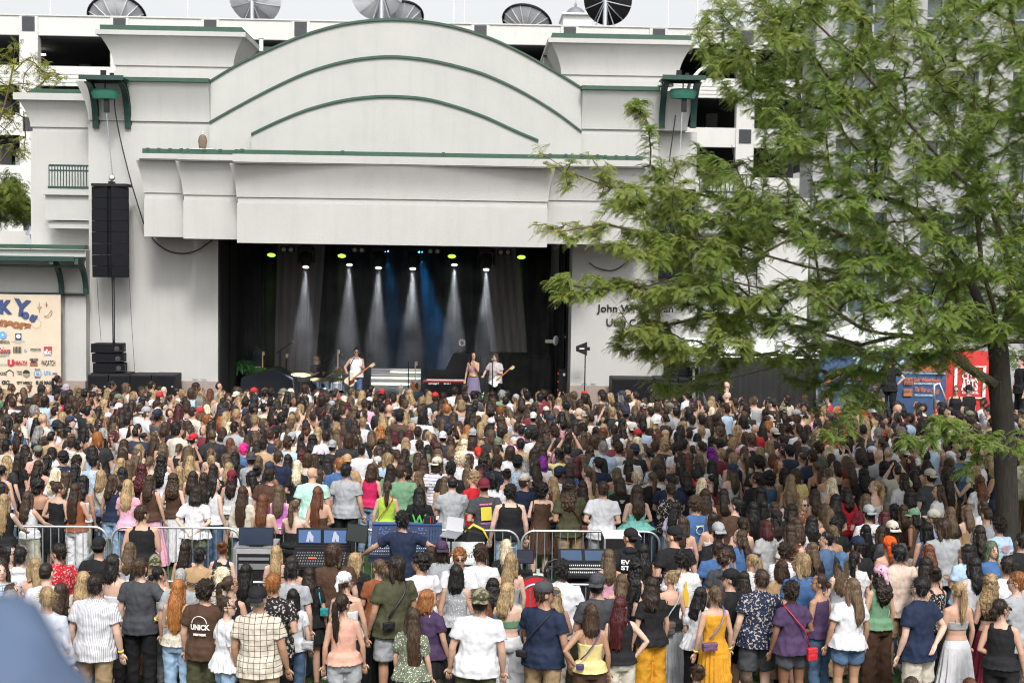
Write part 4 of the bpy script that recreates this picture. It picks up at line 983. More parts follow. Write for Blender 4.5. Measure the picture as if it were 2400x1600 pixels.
put('bulb', g, emis('bulb', (1, 1, 1), .9), t)
g = G(); g.tube([c + Vector((.09 * math.cos(k * .314), .02, .1 * math.sin(k * .314))) for k in range(21)], .012, 5, False); g.cyl(c, (c.x, c.y, z_stage), .015); put('ring', g, M['black'], t)
# drum kit
t = thing('drum_kit', 'silver drum kit with cymbals in front of the seated drummer', 'drum kit', at(770, 920, 41.6))
chrome = mat('chrome', (.7, .7, .72), .15, 1.0); shell = mat('drum_shell', (.22, .25, .30), .25, .3, var=.4, scale=30); skin_ = mat('drum_skin', (.75, .75, .74), .5); brass = mat('cymbal_brass', (.30, .23, .10), .4, .9)
def drum(px, py, D, r, h, tilt, nm_):
    c = at(px, py, D); ax = Vector(tilt).normalized(); g = G(); g.lathe(c - ax * h, [(r, 0), (r, h)], 24, ax); d = put(nm_, g, shell, t, True, 40)
    g = G(); g.lathe(c, [(r * 1.03, -.02), (r * 1.05, 0), (r * 1.03, .012), (r * .97, .012)], 24, ax); g.lathe(c - ax * h, [(r * 1.03, -.01), (r * 1.05, .01), (r * 1.03, .02)], 24, ax)
    q = ax.to_track_quat('Z', 'Y').to_matrix()
    for k in range(8): a = k * math.pi / 4; e = c + q @ Vector((r * 1.05 * math.cos(a), r * 1.05 * math.sin(a), 0)); g.cyl(e, e - ax * h, .008, 5)
    x = put('hoop', g, chrome, None, True, 40); x.parent = d; 
    x.location = -(t.location + Vector((0, 0, 0)))
    g = G(); g.disc(c + ax * .008, r * .96, ax, 24); y_ = put('drum_head', g, skin_, None); y_.parent = d; y_.location = -t.location
drum(790, 900, 41.2, .21, .22, (0, .35, 1), 'tom_drum'); drum(762, 912, 41.3, .17, .18, (0, .3, 1), 'snare_drum'); drum(718, 918, 41.6, .2, .3, (0, .2, 1), 'floor_tom'); drum(752, 935, 40.9, .3, .4, (0, -1, 0), 'bass_drum')
for px, py, D, r in ((705, 877, 41.2, .30), (749, 889, 41.1, .28), (800, 871, 42, .26), (795, 888, 41.8, .22)):
    c = at(px, py, D); g = G(); g.lathe(c, [(.02, .03), (.06, .02), (r, -.012), (r, -.016), (.06, .012), (.02, .02)], 28, (.05, -.12, 1)); d = put('cymbal', g, brass, t, True, 60)
    g = G(); g.cyl((c.x, c.y, z_stage + .05), (c.x, c.y, c.z + .06), .014, 6)
    for k in range(3): a = k * 2.1; g.cyl((c.x, c.y, z_stage + .3), (c.x + .25 * math.cos(a), c.y + .25 * math.sin(a), z_stage), .012, 5)
    put('cymbal_stand', g, chrome, t)
g = G(); g.cyl(at(758, 888, 41.5), at(781, 874, 41.3), .009); tag(put('drumstick', g, M['maple']), 'pale drumstick raised over the snare drum', 'drumstick')

# ================================================================== loudspeakers
def array(px0, px1, py0, py1, D, lab, nb=8, curve=.5):
    a, b = at(px0, py0, D), at(px1, py0, D); zt = a.z; zb = at(px0, py1, D).z; xm = (a.x + b.x) / 2; w = (b.x - a.x) / 2
    t = thing('line_array', lab, 'speaker array', (xm, D, zb), 'hanging line arrays'); h = (zt - zb) / nb; y = D; z = zt
    for k in range(nb):
        tl = max(0, k - nb * .55) * R(4.2) * curve
        g = G(); dz = -h * .985 * math.cos(tl); dy = h * math.sin(tl)
        y0, z0 = y, z; y1, z1 = y + dy, z + dz
        prof = lambda yy: [(-w, yy + .06), (-w * .12, yy - .02), (-w * .04, yy + .05), (w * .04, yy + .05), (w * .12, yy - .02), (w, yy + .06), (w * .8, yy + .6), (-w * .8, yy + .6)]
        P0 = [(xm + p, q, z0) for p, q in prof(y0)]; P1 = [(xm + p, q, z1) for p, q in prof(y1)]
        n = 8; g.add(P1 + P0, [(i, (i + 1) % n, (i + 1) % n + n, i + n) for i in range(n)] + [tuple(range(n - 1, -1, -1)), tuple(range(n, 2 * n))])
        bevel(put('cabinet', g, M['grille'], t), .006, 1)
        y, z = y1, z1 - h * .015
    g = G(); g.box(xm - w * .98, xm + w * .98, D - .02, D + .6, zt + .01, zt + .09); g.box(xm - .05, xm + .05, D + .1, D + .5, zt + .09, zt + .16); put('flying_frame', g, M['black'], t)
    return xm, zt, zb
xm, zt, zb = array(213, 298, 437, 650, hy - .3, 'tall black line array hanging at the left of the stage')
g = G(); g.tube([(hx, hy, hz - .6), (xm + .02, hy, zt + .28)], .014, 5); g.ell((xm, hy, zt + .26), (.09, .06, .09), 10, 6); tag(put('hoist_chain', g, M['steel']), 'steel hoist chain holding the left line array', 'chain', 'hoist chains')
array(1548, 1632, 450, 664, hy2 - .3, 'black line array at the right, mostly hidden by leaves')
g = G(); g.tube([(hx2, hy2, hz2 - .6), (X(1590, 430, hy2), hy2, zt + .1)], .014, 5); tag(put('hoist_chain', g, M['steel']), 'steel hoist chain holding the right line array', 'chain', 'hoist chains')
# cables
def cable(pts, D, lab, r=.018, m='cable'):
    P = [at(a, b, D) for a, b in pts]; S = []
    for i in range(len(P) - 1):
        p0 = P[max(i - 1, 0)]; p1 = P[i]; p2 = P[i + 1]; p3 = P[min(i + 2, len(P) - 1)]
        for k in range(6):
            t_ = k / 6; S.append(0.5 * ((2 * p1) + (p2 - p0) * t_ + (2 * p0 - 5 * p1 + 4 * p2 - p3) * t_ * t_ + (3 * p1 - p0 - 3 * p2 + p3) * t_ ** 3))
    S.append(P[-1]); g = G(); g.tube(S, r, 5); tag(put('cable', g, M[m], None, True), lab, 'cable', 'black cables on the facade')
cable(((268, 215), (270, 260), (283, 330), (308, 430), (337, 525)), WD - .4, 'thin black cable falling from the left hoist to the canopy')
cable(((350, 545), (365, 568), (395, 588), (430, 594), (465, 585), (498, 562)), WD - .1, 'black cable sagging in a loop under the canopy at left')
cable(((1380, 615), (1400, 628), (1430, 634), (1450, 628), (1475, 610)), WD - .1, 'black cable sagging in a loop on the right pier')
cable(((263, 650), (264, 720), (265, 805)), hy - .1, 'black cable pair dropping from the left line array, left strand')
cable(((267, 650), (268, 720), (268, 805)), hy - .1, 'black cable pair dropping from the left line array, right strand')
cable(((227, 652), (231, 720), (237, 800)), hy - .1, 'thin guy line left of the left line array cables', .006)
cable(((303, 652), (308, 750), (316, 872)), hy - .1, 'thin guy line right of the left line array cables', .006)
cable(((1583, 270), (1578, 310), (1568, 380)), WD - .3, 'thin black cable falling from the right hoist')
def subs(pxs, pyt, D, labs):
    for i in range(len(pxs) - 1):
        a, b = at(pxs[i], pyt, D), at(pxs[i + 1], pyt, D); t = thing('subwoofer', labs[i], 'subwoofer', ((a.x + b.x) / 2, D + .4, z_stage), 'black subwoofers beside the stage')
        g = G(); g.box(a.x + .01, b.x - .01, D + .02, D + .9, z_stage + .005, a.z); bevel(put('cabinet', g, M['black'], t), .02)
        g = G(); g.box(a.x + .05, b.x - .05, D + .0, D + .018, z_stage + .05, a.z - .05); put('front_grille', g, M['grille'], t)
        g = G(); g.lathe((b.x - .09, D - .001, a.z - .33), [(.03, 0), (.03, .008)], 12, (0, -1, 0)); put('badge', g, M['alu'], t)
subs((204, 253, 304, 354, 411), 878, 38.7, ['leftmost black subwoofer under the small speaker stack', 'second black subwoofer from the left, by the speaker stack', 'third black subwoofer from the left', 'fourth black subwoofer, at the right end of the left row'])
subs((1434, 1535, 1590, 1645), 886, 38.7, ['wide black subwoofer at the left end of the right row', 'middle black subwoofer of the right row', 'right end black subwoofer of the right row'])
def frontfill(px0, px1, pyt, pyb, D, lab, n=3):
    a, b = at(px0, pyt, D), at(px1, pyt, D); zb = at(px0, pyb, D).z; t = thing('small_speaker_stack', lab, 'speaker stack', ((a.x + b.x) / 2, D, zb), 'small speaker stacks on the subwoofers'); h = (a.z - zb - .06) / n
    for k in range(n):
        z0 = zb + .06 + k * h; w = (b.x - a.x); dx = -.02 * k
        g = G(); g.prismz([(a.x + dx, D - .02 * k), (a.x + w * .72 + dx, D - .14 - .02 * k), (b.x - .02 + dx, D + .02 - .02 * k), (b.x - .05 + dx, D + .5), (a.x + .02 + dx, D + .5)], z0 + .015, z0 + h - .012); c = bevel(put('cabinet', g, M['grille'], t), .012)
        g = G(); x0 = a.x + w * .74 + dx
        for q in range(4): g.tube([(x0 + .01, D - .14 - .02 * k, z0 + .06 + q * .0), (x0 + w * .24, D + .0 - .02 * k, z0 + .06)], .012, 4) if q == 0 else None
        g.tube([(x0 + w * .26, D - .02, z0 + .05), (x0 + w * .30, D - .02, z0 + .05), (x0 + w * .30, D - .02, z0 + h - .06), (x0 + w * .26, D - .02, z0 + h - .06)], .012, 4); g.lathe((x0 + w * .1, D - .10 - .02 * k, z0 + h / 2), [(.075, 0), (.07, .01), (.03, .012)], 12, (.5, -1, 0)); put('rigging', g, M['steel'] if False else mat('dark_rigging', (.05, .05, .055), .4), t)
    g = G(); g.box(a.x - .02, b.x + .15, D - .15, D + .55, zb + .01, zb + .06); put('base', g, M['black'], t)
frontfill(217, 292, 804, 878, 38.9, 'three small black line speakers stacked on the left subwoofers')
frontfill(1560, 1640, 820, 885, 38.9, 'three small black line speakers on the right subwoofers, behind leaves')

# ================================================================== barriers
def barrier(p0, p1, lab, grp='crowd barriers round the mixing desks'):
    p0 = Vector((p0[0], p0[1], 0)); p1 = Vector((p1[0], p1[1], 0)); d = p1 - p0; L_ = d.length; u_ = d / L_; H_ = 1.1; r = .2
    t = thing('crowd_barrier', lab, 'barrier', (p0 + p1) / 2, grp)
    P = [p0 + Vector((0, 0, .12))]
    for k in range(7): a = math.pi / 2 * k / 6; P.append(p0 + u_ * (r * (1 - math.cos(a))) + Vector((0, 0, H_ - r + r * math.sin(a))))
    for k in range(7): a = math.pi / 2 * (1 - k / 6); P.append(p1 - u_ * (r * (1 - math.cos(a))) + Vector((0, 0, H_ - r + r * math.sin(a))))
    P.append(p1 + Vector((0, 0, .12))); P.append(p0 + Vector((0, 0, .12)))
    g = G(); g.tube(P, .02, 8, False); put('frame', g, M['steel'], t, True)
    n = max(2, int(L_ / .12)); g = G()
    for i in range(1, n): q = p0 + u_ * (L_ * i / n); zt = H_ if r < L_ * i / n < L_ - r else H_ - r * .35; g.cyl(q + Vector((0, 0, .12)), q + Vector((0, 0, zt - .01)), .008, 6)
    put('vertical_bars', g, M['steel'], t)
    nn_ = Vector((-u_.y, u_.x, 0))
    for q in (p0 + u_ * .3, p1 - u_ * .3): g = G(); g.tube([q + nn_ * .3 + Vector((0, 0, .02)), q + Vector((0, 0, .12)), q - nn_ * .3 + Vector((0, 0, .02))], .018, 6); put('foot', g, M['steel'], t)
RB = 21.2
segs = [(-70, 251, 'rear steel barrier at the far left, women leaning on it'), (262, 563, 'rear steel barrier behind the man in a black tank top'), (570, 890, 'rear steel barrier mostly hidden behind the video monitors'), (896, 1216, 'rear steel barrier right of the big audio console'), (1223, 1546, 'rear steel barrier behind the man in the EVENT STAFF jacket')]
for a, b, lb in segs: barrier((X(a, 1250, RB), RB), (X(b, 1250, RB), RB), lb)
FB = 17.7
for a, b, lb in ((165, 535, 'front steel barrier at the left, hidden behind the crowd'), (541, 912, 'front steel barrier before the lighting console'), (918, 1214, 'front steel barrier before the laptop desk'), (1221, 1590, 'front steel barrier before the red chair')): barrier((X(a, 1365, FB), FB), (X(b, 1365, FB), FB), lb)
barrier((X(1552, 1262, RB), RB - .1), (X(1605, 1350, FB + 1), FB + 1.1), 'steel barrier closing the right side of the mixing area')
barrier((X(150, 1300, FB), FB + .1), (X(120, 1300, FB), RB - .6), 'steel barrier closing the left side of the mixing area')

# ================================================================== mixing area
scr = lambda n, c, s=1.0: mat(n, (.02, .02, .025), .2, emit=c, estr=s)
S_blue = scr('screen_blue', (.085, .17, .36), .8); S_dark = mat('screen_off', (.02, .03, .055), .15); S_mix = scr('screen_mix', (.012, .025, .07), .8)
figw = scr('screen_white', (.6, .65, .75), .7)
def at3(px, py, D): return at(px, py, D)
# road case with monitor
D = 19.3; a, b = at(548, 1290, D), at(642, 1290, D); zt = 1.2
t = thing('road_case', 'grey road case of rack gear under a dark monitor', 'road case', ((a.x + b.x) / 2, D + .3, 0))
g = G(); g.box(a.x, b.x, D, D + .6, 0.02, zt); bevel(put('case', g, mat('case_grey', (.30, .30, .30), .5, var=.1), t), .015)
g = G(); g.box(a.x + .05, b.x - .05, D - .006, D - .001, .1, zt - .08); put('rack_opening', g, M['black'], t)
g = G(); g.box(a.x + .07, b.x - .07, D - .02, D - .008, zt - .30, zt - .22); g.box(a.x + .07, b.x - .07, D - .02, D - .008, zt - .17, zt - .13); put('rack_unit', g, M['alu'], t)
g = G(); g.box(a.x - .005, b.x + .005, D - .008, D + .61, zt, zt + .015)
for (x0, x1) in ((a.x - .008, a.x + .03), (b.x - .03, b.x + .008)): g.box(x0, x1, D - .012, D + .02, .02, zt)
put('edge_trim', g, M['alu'], t)
g = G(); g.box(a.x + .15, a.x + .19, D + .1, D + .45, zt + .016, zt + .02); g.box(b.x - .16, b.x - .12, D + .1, D + .45, zt + .016, zt + .02); g.box(a.x + .15, b.x - .12, D + .1, D + .14, zt + .0165, zt + .021); put('yellow_tape', g, mat('yellow_tape', (.6, .8, .02), .5), t)
def monitor(px0, px1, py0, py1, D, lab, m, tilt=0.1, roll=0.0, name='monitor', zfoot=None, figs=False):
    a, b = at(px0, py0, D), at(px1, py1, D); c = (a + b) / 2; t = thing(name, lab, 'monitor', (c.x, D + .1, b.z - .05))
    ux = Vector((math.cos(roll), 0, -math.sin(roll))); uz = Vector((math.sin(roll) * .9, math.sin(tilt), math.cos(roll))).normalized(); n_ = ux.cross(uz)
    w_, h_ = (b.x - a.x) / 2, (a.z - b.z) / 2
    g = G(); g.obox(c, ux * w_, n_ * .015, uz * h_); bevel(put('bezel', g, M['black'], t), .004, 1)
    f = -1 if n_.y > 0 else 1
    g = G(); g.obox(c + n_ * .0165 * f, ux * (w_ - .012), n_ * .001, uz * (h_ - .012)); put('screen', g, m, t)
    if zfoot is not None: g = G(); g.cyl((c.x, D + .05, zfoot), (c.x, D + .05, c.z), .015); g.box(c.x - .1, c.x + .1, D - .03, D + .13, zfoot, zfoot + .012); put('foot', g, M['black'], t)
    return t
monitor(560, 641, 1235, 1277, 19.35, 'large dark blue monitor on the grey road case', S_dark, .15, zfoot=1.22)
# lighting console
t = thing('lighting_console', 'black lighting console with two bright blue video screens', 'console', at(752, 1400, 19))
D = 19.1; x0, x1 = X(690, 1280, D), X(815, 1280, D); z1 = Z(750, 1240, D + .2); z2 = Z(750, 1272, D + .2)
g = G(); g.box(x0, x1, D + .2, D + .28, z2 - .02, z1 + .01); g.prismx([(D - .35, 1.02), (D - .35, 1.08), (D + .2, 1.20), (D + .2, 1.26), (D + .28, z2 + .02), (D + .3, 1.02)], x0 - .02, x1 + .02)
g.box(x0 + .05, x1 - .05, D - .2, D + .3, 0.8, 1.02); g.box(x0 + .1, x0 + .14, D - .1, D + .2, 0, .8); g.box(x1 - .14, x1 - .1, D - .1, D + .2, 0, .8); bevel(put('body', g, M['black'], t), .008)
for k, (a, b) in enumerate(((696, 748), (756, 809))):
    xa, xb = X(a, 1255, D), X(b, 1255, D); g = G(); g.box(xa, xb, D + .192, D + .199, z2 + .005, z1 - .01); s_ = put('screen', g, S_blue, t)
    cx = (xa + xb) / 2; h = z1 - z2; g = G(); zc = z2 + h * .1
    g.prismy([(cx - .05, zc), (cx - .01, zc), (cx + .0, zc + h * .3), (cx + .015, zc + .01), (cx + .05, zc + .0), (cx + .055, zc + h * .4), (cx + .02, zc + h * .62), (cx + .01, zc + h * .78), (cx - .02, zc + h * .74), (cx - .03, zc + h * .5)], D + .188, D + .1915); put('picture', g, figw, t)
    g = G(); g.add([(xa, D + .199, 1.262), (xb, D + .199, 1.262), (xb, D + .235, z2 - .025), (xa, D + .235, z2 - .025)], [(0, 1, 2, 3)]); put('screen', g, S_blue, t)
g = G(); rs = random.Random(2)
for i in range(20):
    for j in range(5): xx = x0 + .04 + (x1 - x0 - .08) * i / 19; yy = D - .3 + j * .09; zz = 1.08 + (yy - D + .35) * .218 + .006; g.box(xx - .008, xx + .008, yy - .01, yy + .01, zz - .004, zz + .008)
put('button', g, M['alu'], t)
g = G()
for i in range(5): xx = x0 + .22 + i * .022; yy = D - .12; zz = 1.08 + .05 + .006; g.box(xx - .008, xx + .008, yy - .012, yy + .012, zz, zz + .01)
put('lit_key', g, emis('led_redblue', (1, .1, .05), 2), t)
monitor(812, 862, 1228, 1270, 19.0, 'tilted dark touch screen between the two big consoles', scr('screen_tilt', (.02, .03, .02), .8), .1, .12, zfoot=1.03)
# audio console
t = thing('audio_console', 'large navy audio mixing console that the engineer leans on', 'console', at(950, 1400, 19.6))
D = 19.7; x0, x1 = X(868, 1260, D), X(1034, 1260, D); zt = Z(950, 1229, D + .4)
g = G(); g.prismx([(D - .35, 1.0), (D - .35, 1.1), (D + .1, 1.2), (D + .4, zt), (D + .48, zt), (D + .5, 1.0)], x0, x1); g.box(x0 + .1, x0 + .16, D - .1, D + .3, 0, 1.0); g.box(x1 - .16, x1 - .1, D - .1, D + .3, 0, 1.0); bevel(put('body', g, mat('console_navy', (.02, .035, .08), .4), t), .01)
g = G(); g.box(x0 - .005, x1 + .005, D + .37, D + .5, zt + .001, zt + .02); put('blue_edge', g, mat('console_blue', (.04, .09, .22), .4), t)
def on_slope(x, f, o=.004):  # f 0..1 up the sloped meter bridge
    return (x, D + .1 + .3 * f - o, 1.2 + (zt - 1.2) * f + o * .7)
g = G(); 
for (a, b) in ((.08, .8),): g.add([on_slope(x0 + (x1 - x0) * a, .25), on_slope(x0 + (x1 - x0) * b, .25), on_slope(x0 + (x1 - x0) * b, .9), on_slope(x0 + (x1 - x0) * a, .9)], [(0, 1, 2, 3)])
put('screen', g, S_mix, t)
g = G(); rs = random.Random(4)
for i in range(60): xx = x0 + (x1 - x0) * rs.uniform(.1, .78); f = rs.choice((.35, .42, .5, .58, .7, .8)); p = on_slope(xx, f, .008); g.box(p[0] - .012, p[0] + .012, p[1] - .001, p[1], p[2] - .006, p[2] + .006)
put('display_mark', g, emis('disp_blue', (.12, .2, .6), .8), t)
g = G()
for i in range(26):
    for j in range(4):
        p = on_slope(x0 + (x1 - x0) * (.83 + .04 * (i % 4)), .1 + .8 * (i // 4) / 6, .006); g.box(p[0] - .006, p[0] + .006, p[1] - .002, p[1], p[2] - .006, p[2] + .006)
for i in range(32):
    xx = x0 + .03 + (x1 - x0 - .06) * i / 31
    for j in range(4): yy = D - .32 + j * .1; zz = 1.1 + (yy - D + .35) * .222 + .004; g.box(xx - .007, xx + .007, yy - .012, yy + .012, zz, zz + .008)
put('fader', g, M['white'], t)
t = thing('small_speaker_box', 'small black box with red stripes on top of the audio console', 'box', at(1007, 1228, D + .45)); c = at(1007, 1229, D + .43); g = G(); g.box(c.x - .09, c.x + .09, c.y - .05, c.y + .05, zt + .021, zt + .125); bevel(put('case', g, M['black'], t), .006); g = G(); g.box(c.x + .01, c.x + .016, c.y - .053, c.y - .051, zt + .03, zt + .12); g.box(c.x + .05, c.x + .056, c.y - .053, c.y - .051, zt + .04, zt + .11); put('red_stripe', g, mat('red_stripe', (.5, .05, .02), .5), t)
# laptop, desk and yellow-black case
t = thing('mixing_desk', 'white and grey mixing desk with laptop on it, right of the engineer', 'desk', at(1095, 1400, 19.2)); D = 19.3; x0, x1 = X(1045, 1280, D), X(1136, 1280, D)
g = G(); g.prismx([(D - .3, 1.05), (D - .3, 1.1), (D + .3, 1.25), (D + .35, 1.25), (D + .35, 1.0)], x0, x1); bevel(put('surface', g, mat('desk_grey', (.5, .52, .52), .5), t), .01)
g = G(); g.box(x0 + .05, x1 - .05, D - .2, D + .3, .1, 1.0); put('base', g, M['black'], t); g = G()
for i in range(14): xx = x0 + .03 + (x1 - x0 - .06) * i / 13; yy = D - .1; g.box(xx - .006, xx + .006, yy - .08, yy + .02, 1.13, 1.155)
put('fader', g, M['black'], t)
t = thing('laptop', 'open grey laptop on a stand above the mixing desk', 'laptop', at(1058, 1260, 19.2)); D = 19.25; p = [at(1049, 1209, D + .12), at(1087, 1215, D + .12), at(1084, 1248, D), at(1046, 1242, D)]
g = G(); n_ = (p[1] - p[0]).cross(p[3] - p[0]).normalized() * -.004; g.add([q + n_ for q in p] + [q - n_ for q in p], [(0, 1, 2, 3), (7, 6, 5, 4), (0, 4, 5, 1), (1, 5, 6, 2), (2, 6, 7, 3), (3, 7, 4, 0)]); put('screen', g, mat('laptop_screen', (.02, .02, .035), .2, emit=(.03, .03, .06), estr=1), t)
q = [p[3], p[2], p[2] + Vector((-.09, -.22, -.04)), p[3] + Vector((-.09, -.22, -.04))]; n_ = Vector((0, 0, .008)); g = G(); g.add([v + n_ for v in q] + [v - n_ for v in q], [(3, 2, 1, 0), (4, 5, 6, 7), (0, 1, 5, 4), (1, 2, 6, 5), (2, 3, 7, 6), (3, 0, 4, 7)]); put('keyboard_deck', g, M['alu'], t)
g = G(); m_ = (q[0] + q[1] + q[2] + q[3]) / 4; g.cyl(m_ - Vector((0, 0, .01)), (m_.x, m_.y, 1.15), .012); put('laptop_stand', g, M['black'], t)
t = thing('tool_case', 'rounded black case with a yellow lid behind the mixing desk', 'case', at(1115, 1290, 19.9)); c = at(1112, 1262, 19.8)
g = G(); g.obox(c + Vector((0, 0, .0)), (.16, .05, -.04), (-.03, .15, 0), (.03, 0, .15)); bevel(put('case', g, M['black'], t), .05, 4); g = G(); g.tube([c + Vector((-.14, -.1, .12)), c + Vector((-.02, -.1, .23)), c + Vector((.12, -.1, .16)), c + Vector((.22, -.1, -.02))], [.04, .055, .055, .03], 8, True, .35); put('yellow_lid', g, mat('case_yellow', (.65, .48, .04), .5), t, True)
# right monitor desk
t = thing('monitor_console', 'black digital console with two blue screens and many faders, before the staff man', 'console', at(1380, 1400, 18.8)); D = 18.7; x0, x1 = X(1310, 1310, D), X(1440, 1310, D); zt = Z(1380, 1287, D + .4)
g = G(); g.prismx([(D - .25, 1.0), (D - .25, 1.06), (D + .2, 1.14), (D + .4, zt), (D + .46, zt), (D + .5, 1.0)], x0, x1); g.box(x0 + .06, x1 - .06, D - .1, D + .4, 0, 1.0); bevel(put('body', g, M['black'], t), .01)
def sl(x, f, o=.004): return (x, D + .2 + .2 * f - o, 1.14 + (zt - 1.14) * f + o * .6)
for a, b in ((.06, .44), (.5, .88)): g = G(); g.add([sl(x0 + (x1 - x0) * a, .08), sl(x0 + (x1 - x0) * b, .08), sl(x0 + (x1 - x0) * b, .92), sl(x0 + (x1 - x0) * a, .92)], [(0, 1, 2, 3)]); put('screen', g, scr('screen_sky', (.07, .13, .24), .7), t)
g = G()
for i in range(26):
    xx = x0 + .04 + (x1 - x0 - .08) * i / 25
    for j in range(3): yy = D - .2 + j * .12; zz = 1.06 + (yy - D + .25) * .178 + .004; g.box(xx - .007, xx + .007, yy - .02, yy + .02, zz, zz + .012)
put('fader', g, M['white'], t)
t = thing('white_top_case', 'black road case with a white top behind the staff man', 'road case', at(1460, 1300, 20.4)); D = 20.3; a, b = at(1417, 1255, D), at(1503, 1255, D); zt = Z(1460, 1262, D)
g = G(); g.box(a.x, b.x, D, D + .55, .02, zt); bevel(put('case', g, M['black'], t), .012); g = G(); g.box(a.x - .006, b.x + .006, D - .006, D + .556, zt + .002, zt + .03); put('white_top', g, M['white'], t); g = G(); g.box(a.x - .01, a.x + .02, D - .012, D + .01, .02, zt); put('edge_trim', g, M['alu'], t)
monitor(1212, 1251, 1287, 1320, 18.9, 'small dark monitor left of the red chair', scr('screen_small', (.02, .02, .04), .8), .1, zfoot=.98)
t = thing('side_table', 'small black table holding gadgets beside the red chair', 'table', at(1240, 1400, 18.8)); D = 18.6; x0, x1 = X(1195, 1320, D), X(1290, 1320, D); g = G(); g.box(x0, x1, D, D + .5, .9, .94); put('tabletop', g, M['black'], t)
for xx in (x0 + .03, x1 - .03):
    for yy in (D + .03, D + .47): g = G(); g.cyl((xx, yy, 0), (xx, yy, .9), .015); put('leg', g, M['steel'], t)
t = thing('white_gadget', 'white box with a small green display on the table by the red chair', 'gadget', at(1262, 1330, 18.65)); c = at(1262, 1322, 18.65); g = G(); g.box(c.x - .07, c.x + .07, 18.6, 18.75, .942, 1.0); put('case', g, M['white'], t); g = G(); g.box(c.x - .025, c.x + .02, 18.66, 18.69, 1.0, 1.08); put('display', g, mat('lcd', (.35, .45, .35), .3), t)
t = thing('red_chair', 'red padded chair with black frame beside the monitor desk', 'chair', at(1255, 1400, 18.2)); c = at(1257, 1345, 18.2)
g = G(); g.ring([(c.x, 18.0, .44, .25, .24), (c.x, 18.0, .5, .27, .26), (c.x, 18.0, .53, .24, .23)], 20); put('seat', g, mat('chair_red', (.45, .01, .02), .7), t, True, 40)
g = G(); 
for k in range(9):
    pass
bk = [(c.x - .24 + .48 * i / 8, 18.27 + .06 * math.sin(math.pi * i / 8), 0) for i in range(9)]
vs = []
for i, (x_, y_, _) in enumerate(bk):
    top_ = .98 + .07 * math.sin(math.pi * i / 8)
    for z_ in (.58, top_): vs += [(x_, y_ - .02, z_), (x_, y_ + .02, z_)]
fs = []
for i in range(8): o_ = i * 4; fs += [(o_, o_+4, o_+6, o_+2), (o_+1, o_+3, o_+7, o_+5), (o_+2, o_+6, o_+7, o_+3), (o_, o_+1, o_+5, o_+4)]
fs += [(0, 2, 3, 1), (32, 33, 35, 34)]
g.add(vs, fs); put('backrest', g, mat('chair_red', (.45, .01, .02), .7), t, True, 40)
g = G(); g.tube([(x_, y_, .985 + .07 * math.sin(math.pi * i / 8)) for i, (x_, y_, _) in enumerate(bk)], .022, 6); g.tube([(c.x - .24, 18.27, .98), (c.x - .24, 18.27, .5), (c.x - .2, 18.1, .45)], .02, 6); g.tube([(c.x + .24, 18.27, .98), (c.x + .24, 18.27, .5), (c.x + .2, 18.1, .45)], .02, 6); put('back_frame', g, M['black'], t)
for sx, sy in ((1, 1), (1, -1), (-1, 1), (-1, -1)): g = G(); g.cyl((c.x + sx * .18, 18.0 + sy * .17, .45), (c.x + sx * .22, 18.0 + sy * .21, 0), .014); put('leg', g, M['black'], t)
t = thing('cable_coil', 'thick black cable looping up beside the monitor console', 'cable', at(1300, 1400, 18.5)); g = G(); g.tube([at(a, b, 18.5) for a, b in ((1280, 1360), (1277, 1335), (1285, 1318), (1300, 1310), (1312, 1312))], .02, 6); put('cable', g, M['cable'], t, True)
# ================================================================== trees
bark = mat('bark', (.042, .035, .029), .9, var=.45, scale=9, bump=.8, bscale=14, stretch=(3, 3, .5))
barky = mat('twig_bark', (.11, .08, .06), .85, var=.3, scale=9)
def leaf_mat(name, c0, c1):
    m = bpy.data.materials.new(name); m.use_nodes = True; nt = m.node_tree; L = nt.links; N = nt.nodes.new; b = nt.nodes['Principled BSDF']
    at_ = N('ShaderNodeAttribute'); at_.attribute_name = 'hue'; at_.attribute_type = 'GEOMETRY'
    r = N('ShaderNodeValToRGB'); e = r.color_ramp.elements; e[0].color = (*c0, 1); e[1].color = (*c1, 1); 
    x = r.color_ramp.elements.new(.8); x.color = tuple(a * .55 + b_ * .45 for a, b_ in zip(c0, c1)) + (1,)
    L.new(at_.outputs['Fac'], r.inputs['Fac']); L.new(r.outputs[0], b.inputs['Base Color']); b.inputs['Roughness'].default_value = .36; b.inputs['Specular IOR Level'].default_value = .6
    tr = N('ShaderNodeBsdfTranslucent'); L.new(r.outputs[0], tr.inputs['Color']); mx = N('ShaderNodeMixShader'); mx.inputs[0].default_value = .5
    out = nt.nodes['Material Output']; L.new(b.outputs[0], mx.inputs[1]); L.new(tr.outputs[0], mx.inputs[2]); L.new(mx.outputs[0], out.inputs['Surface']); return m
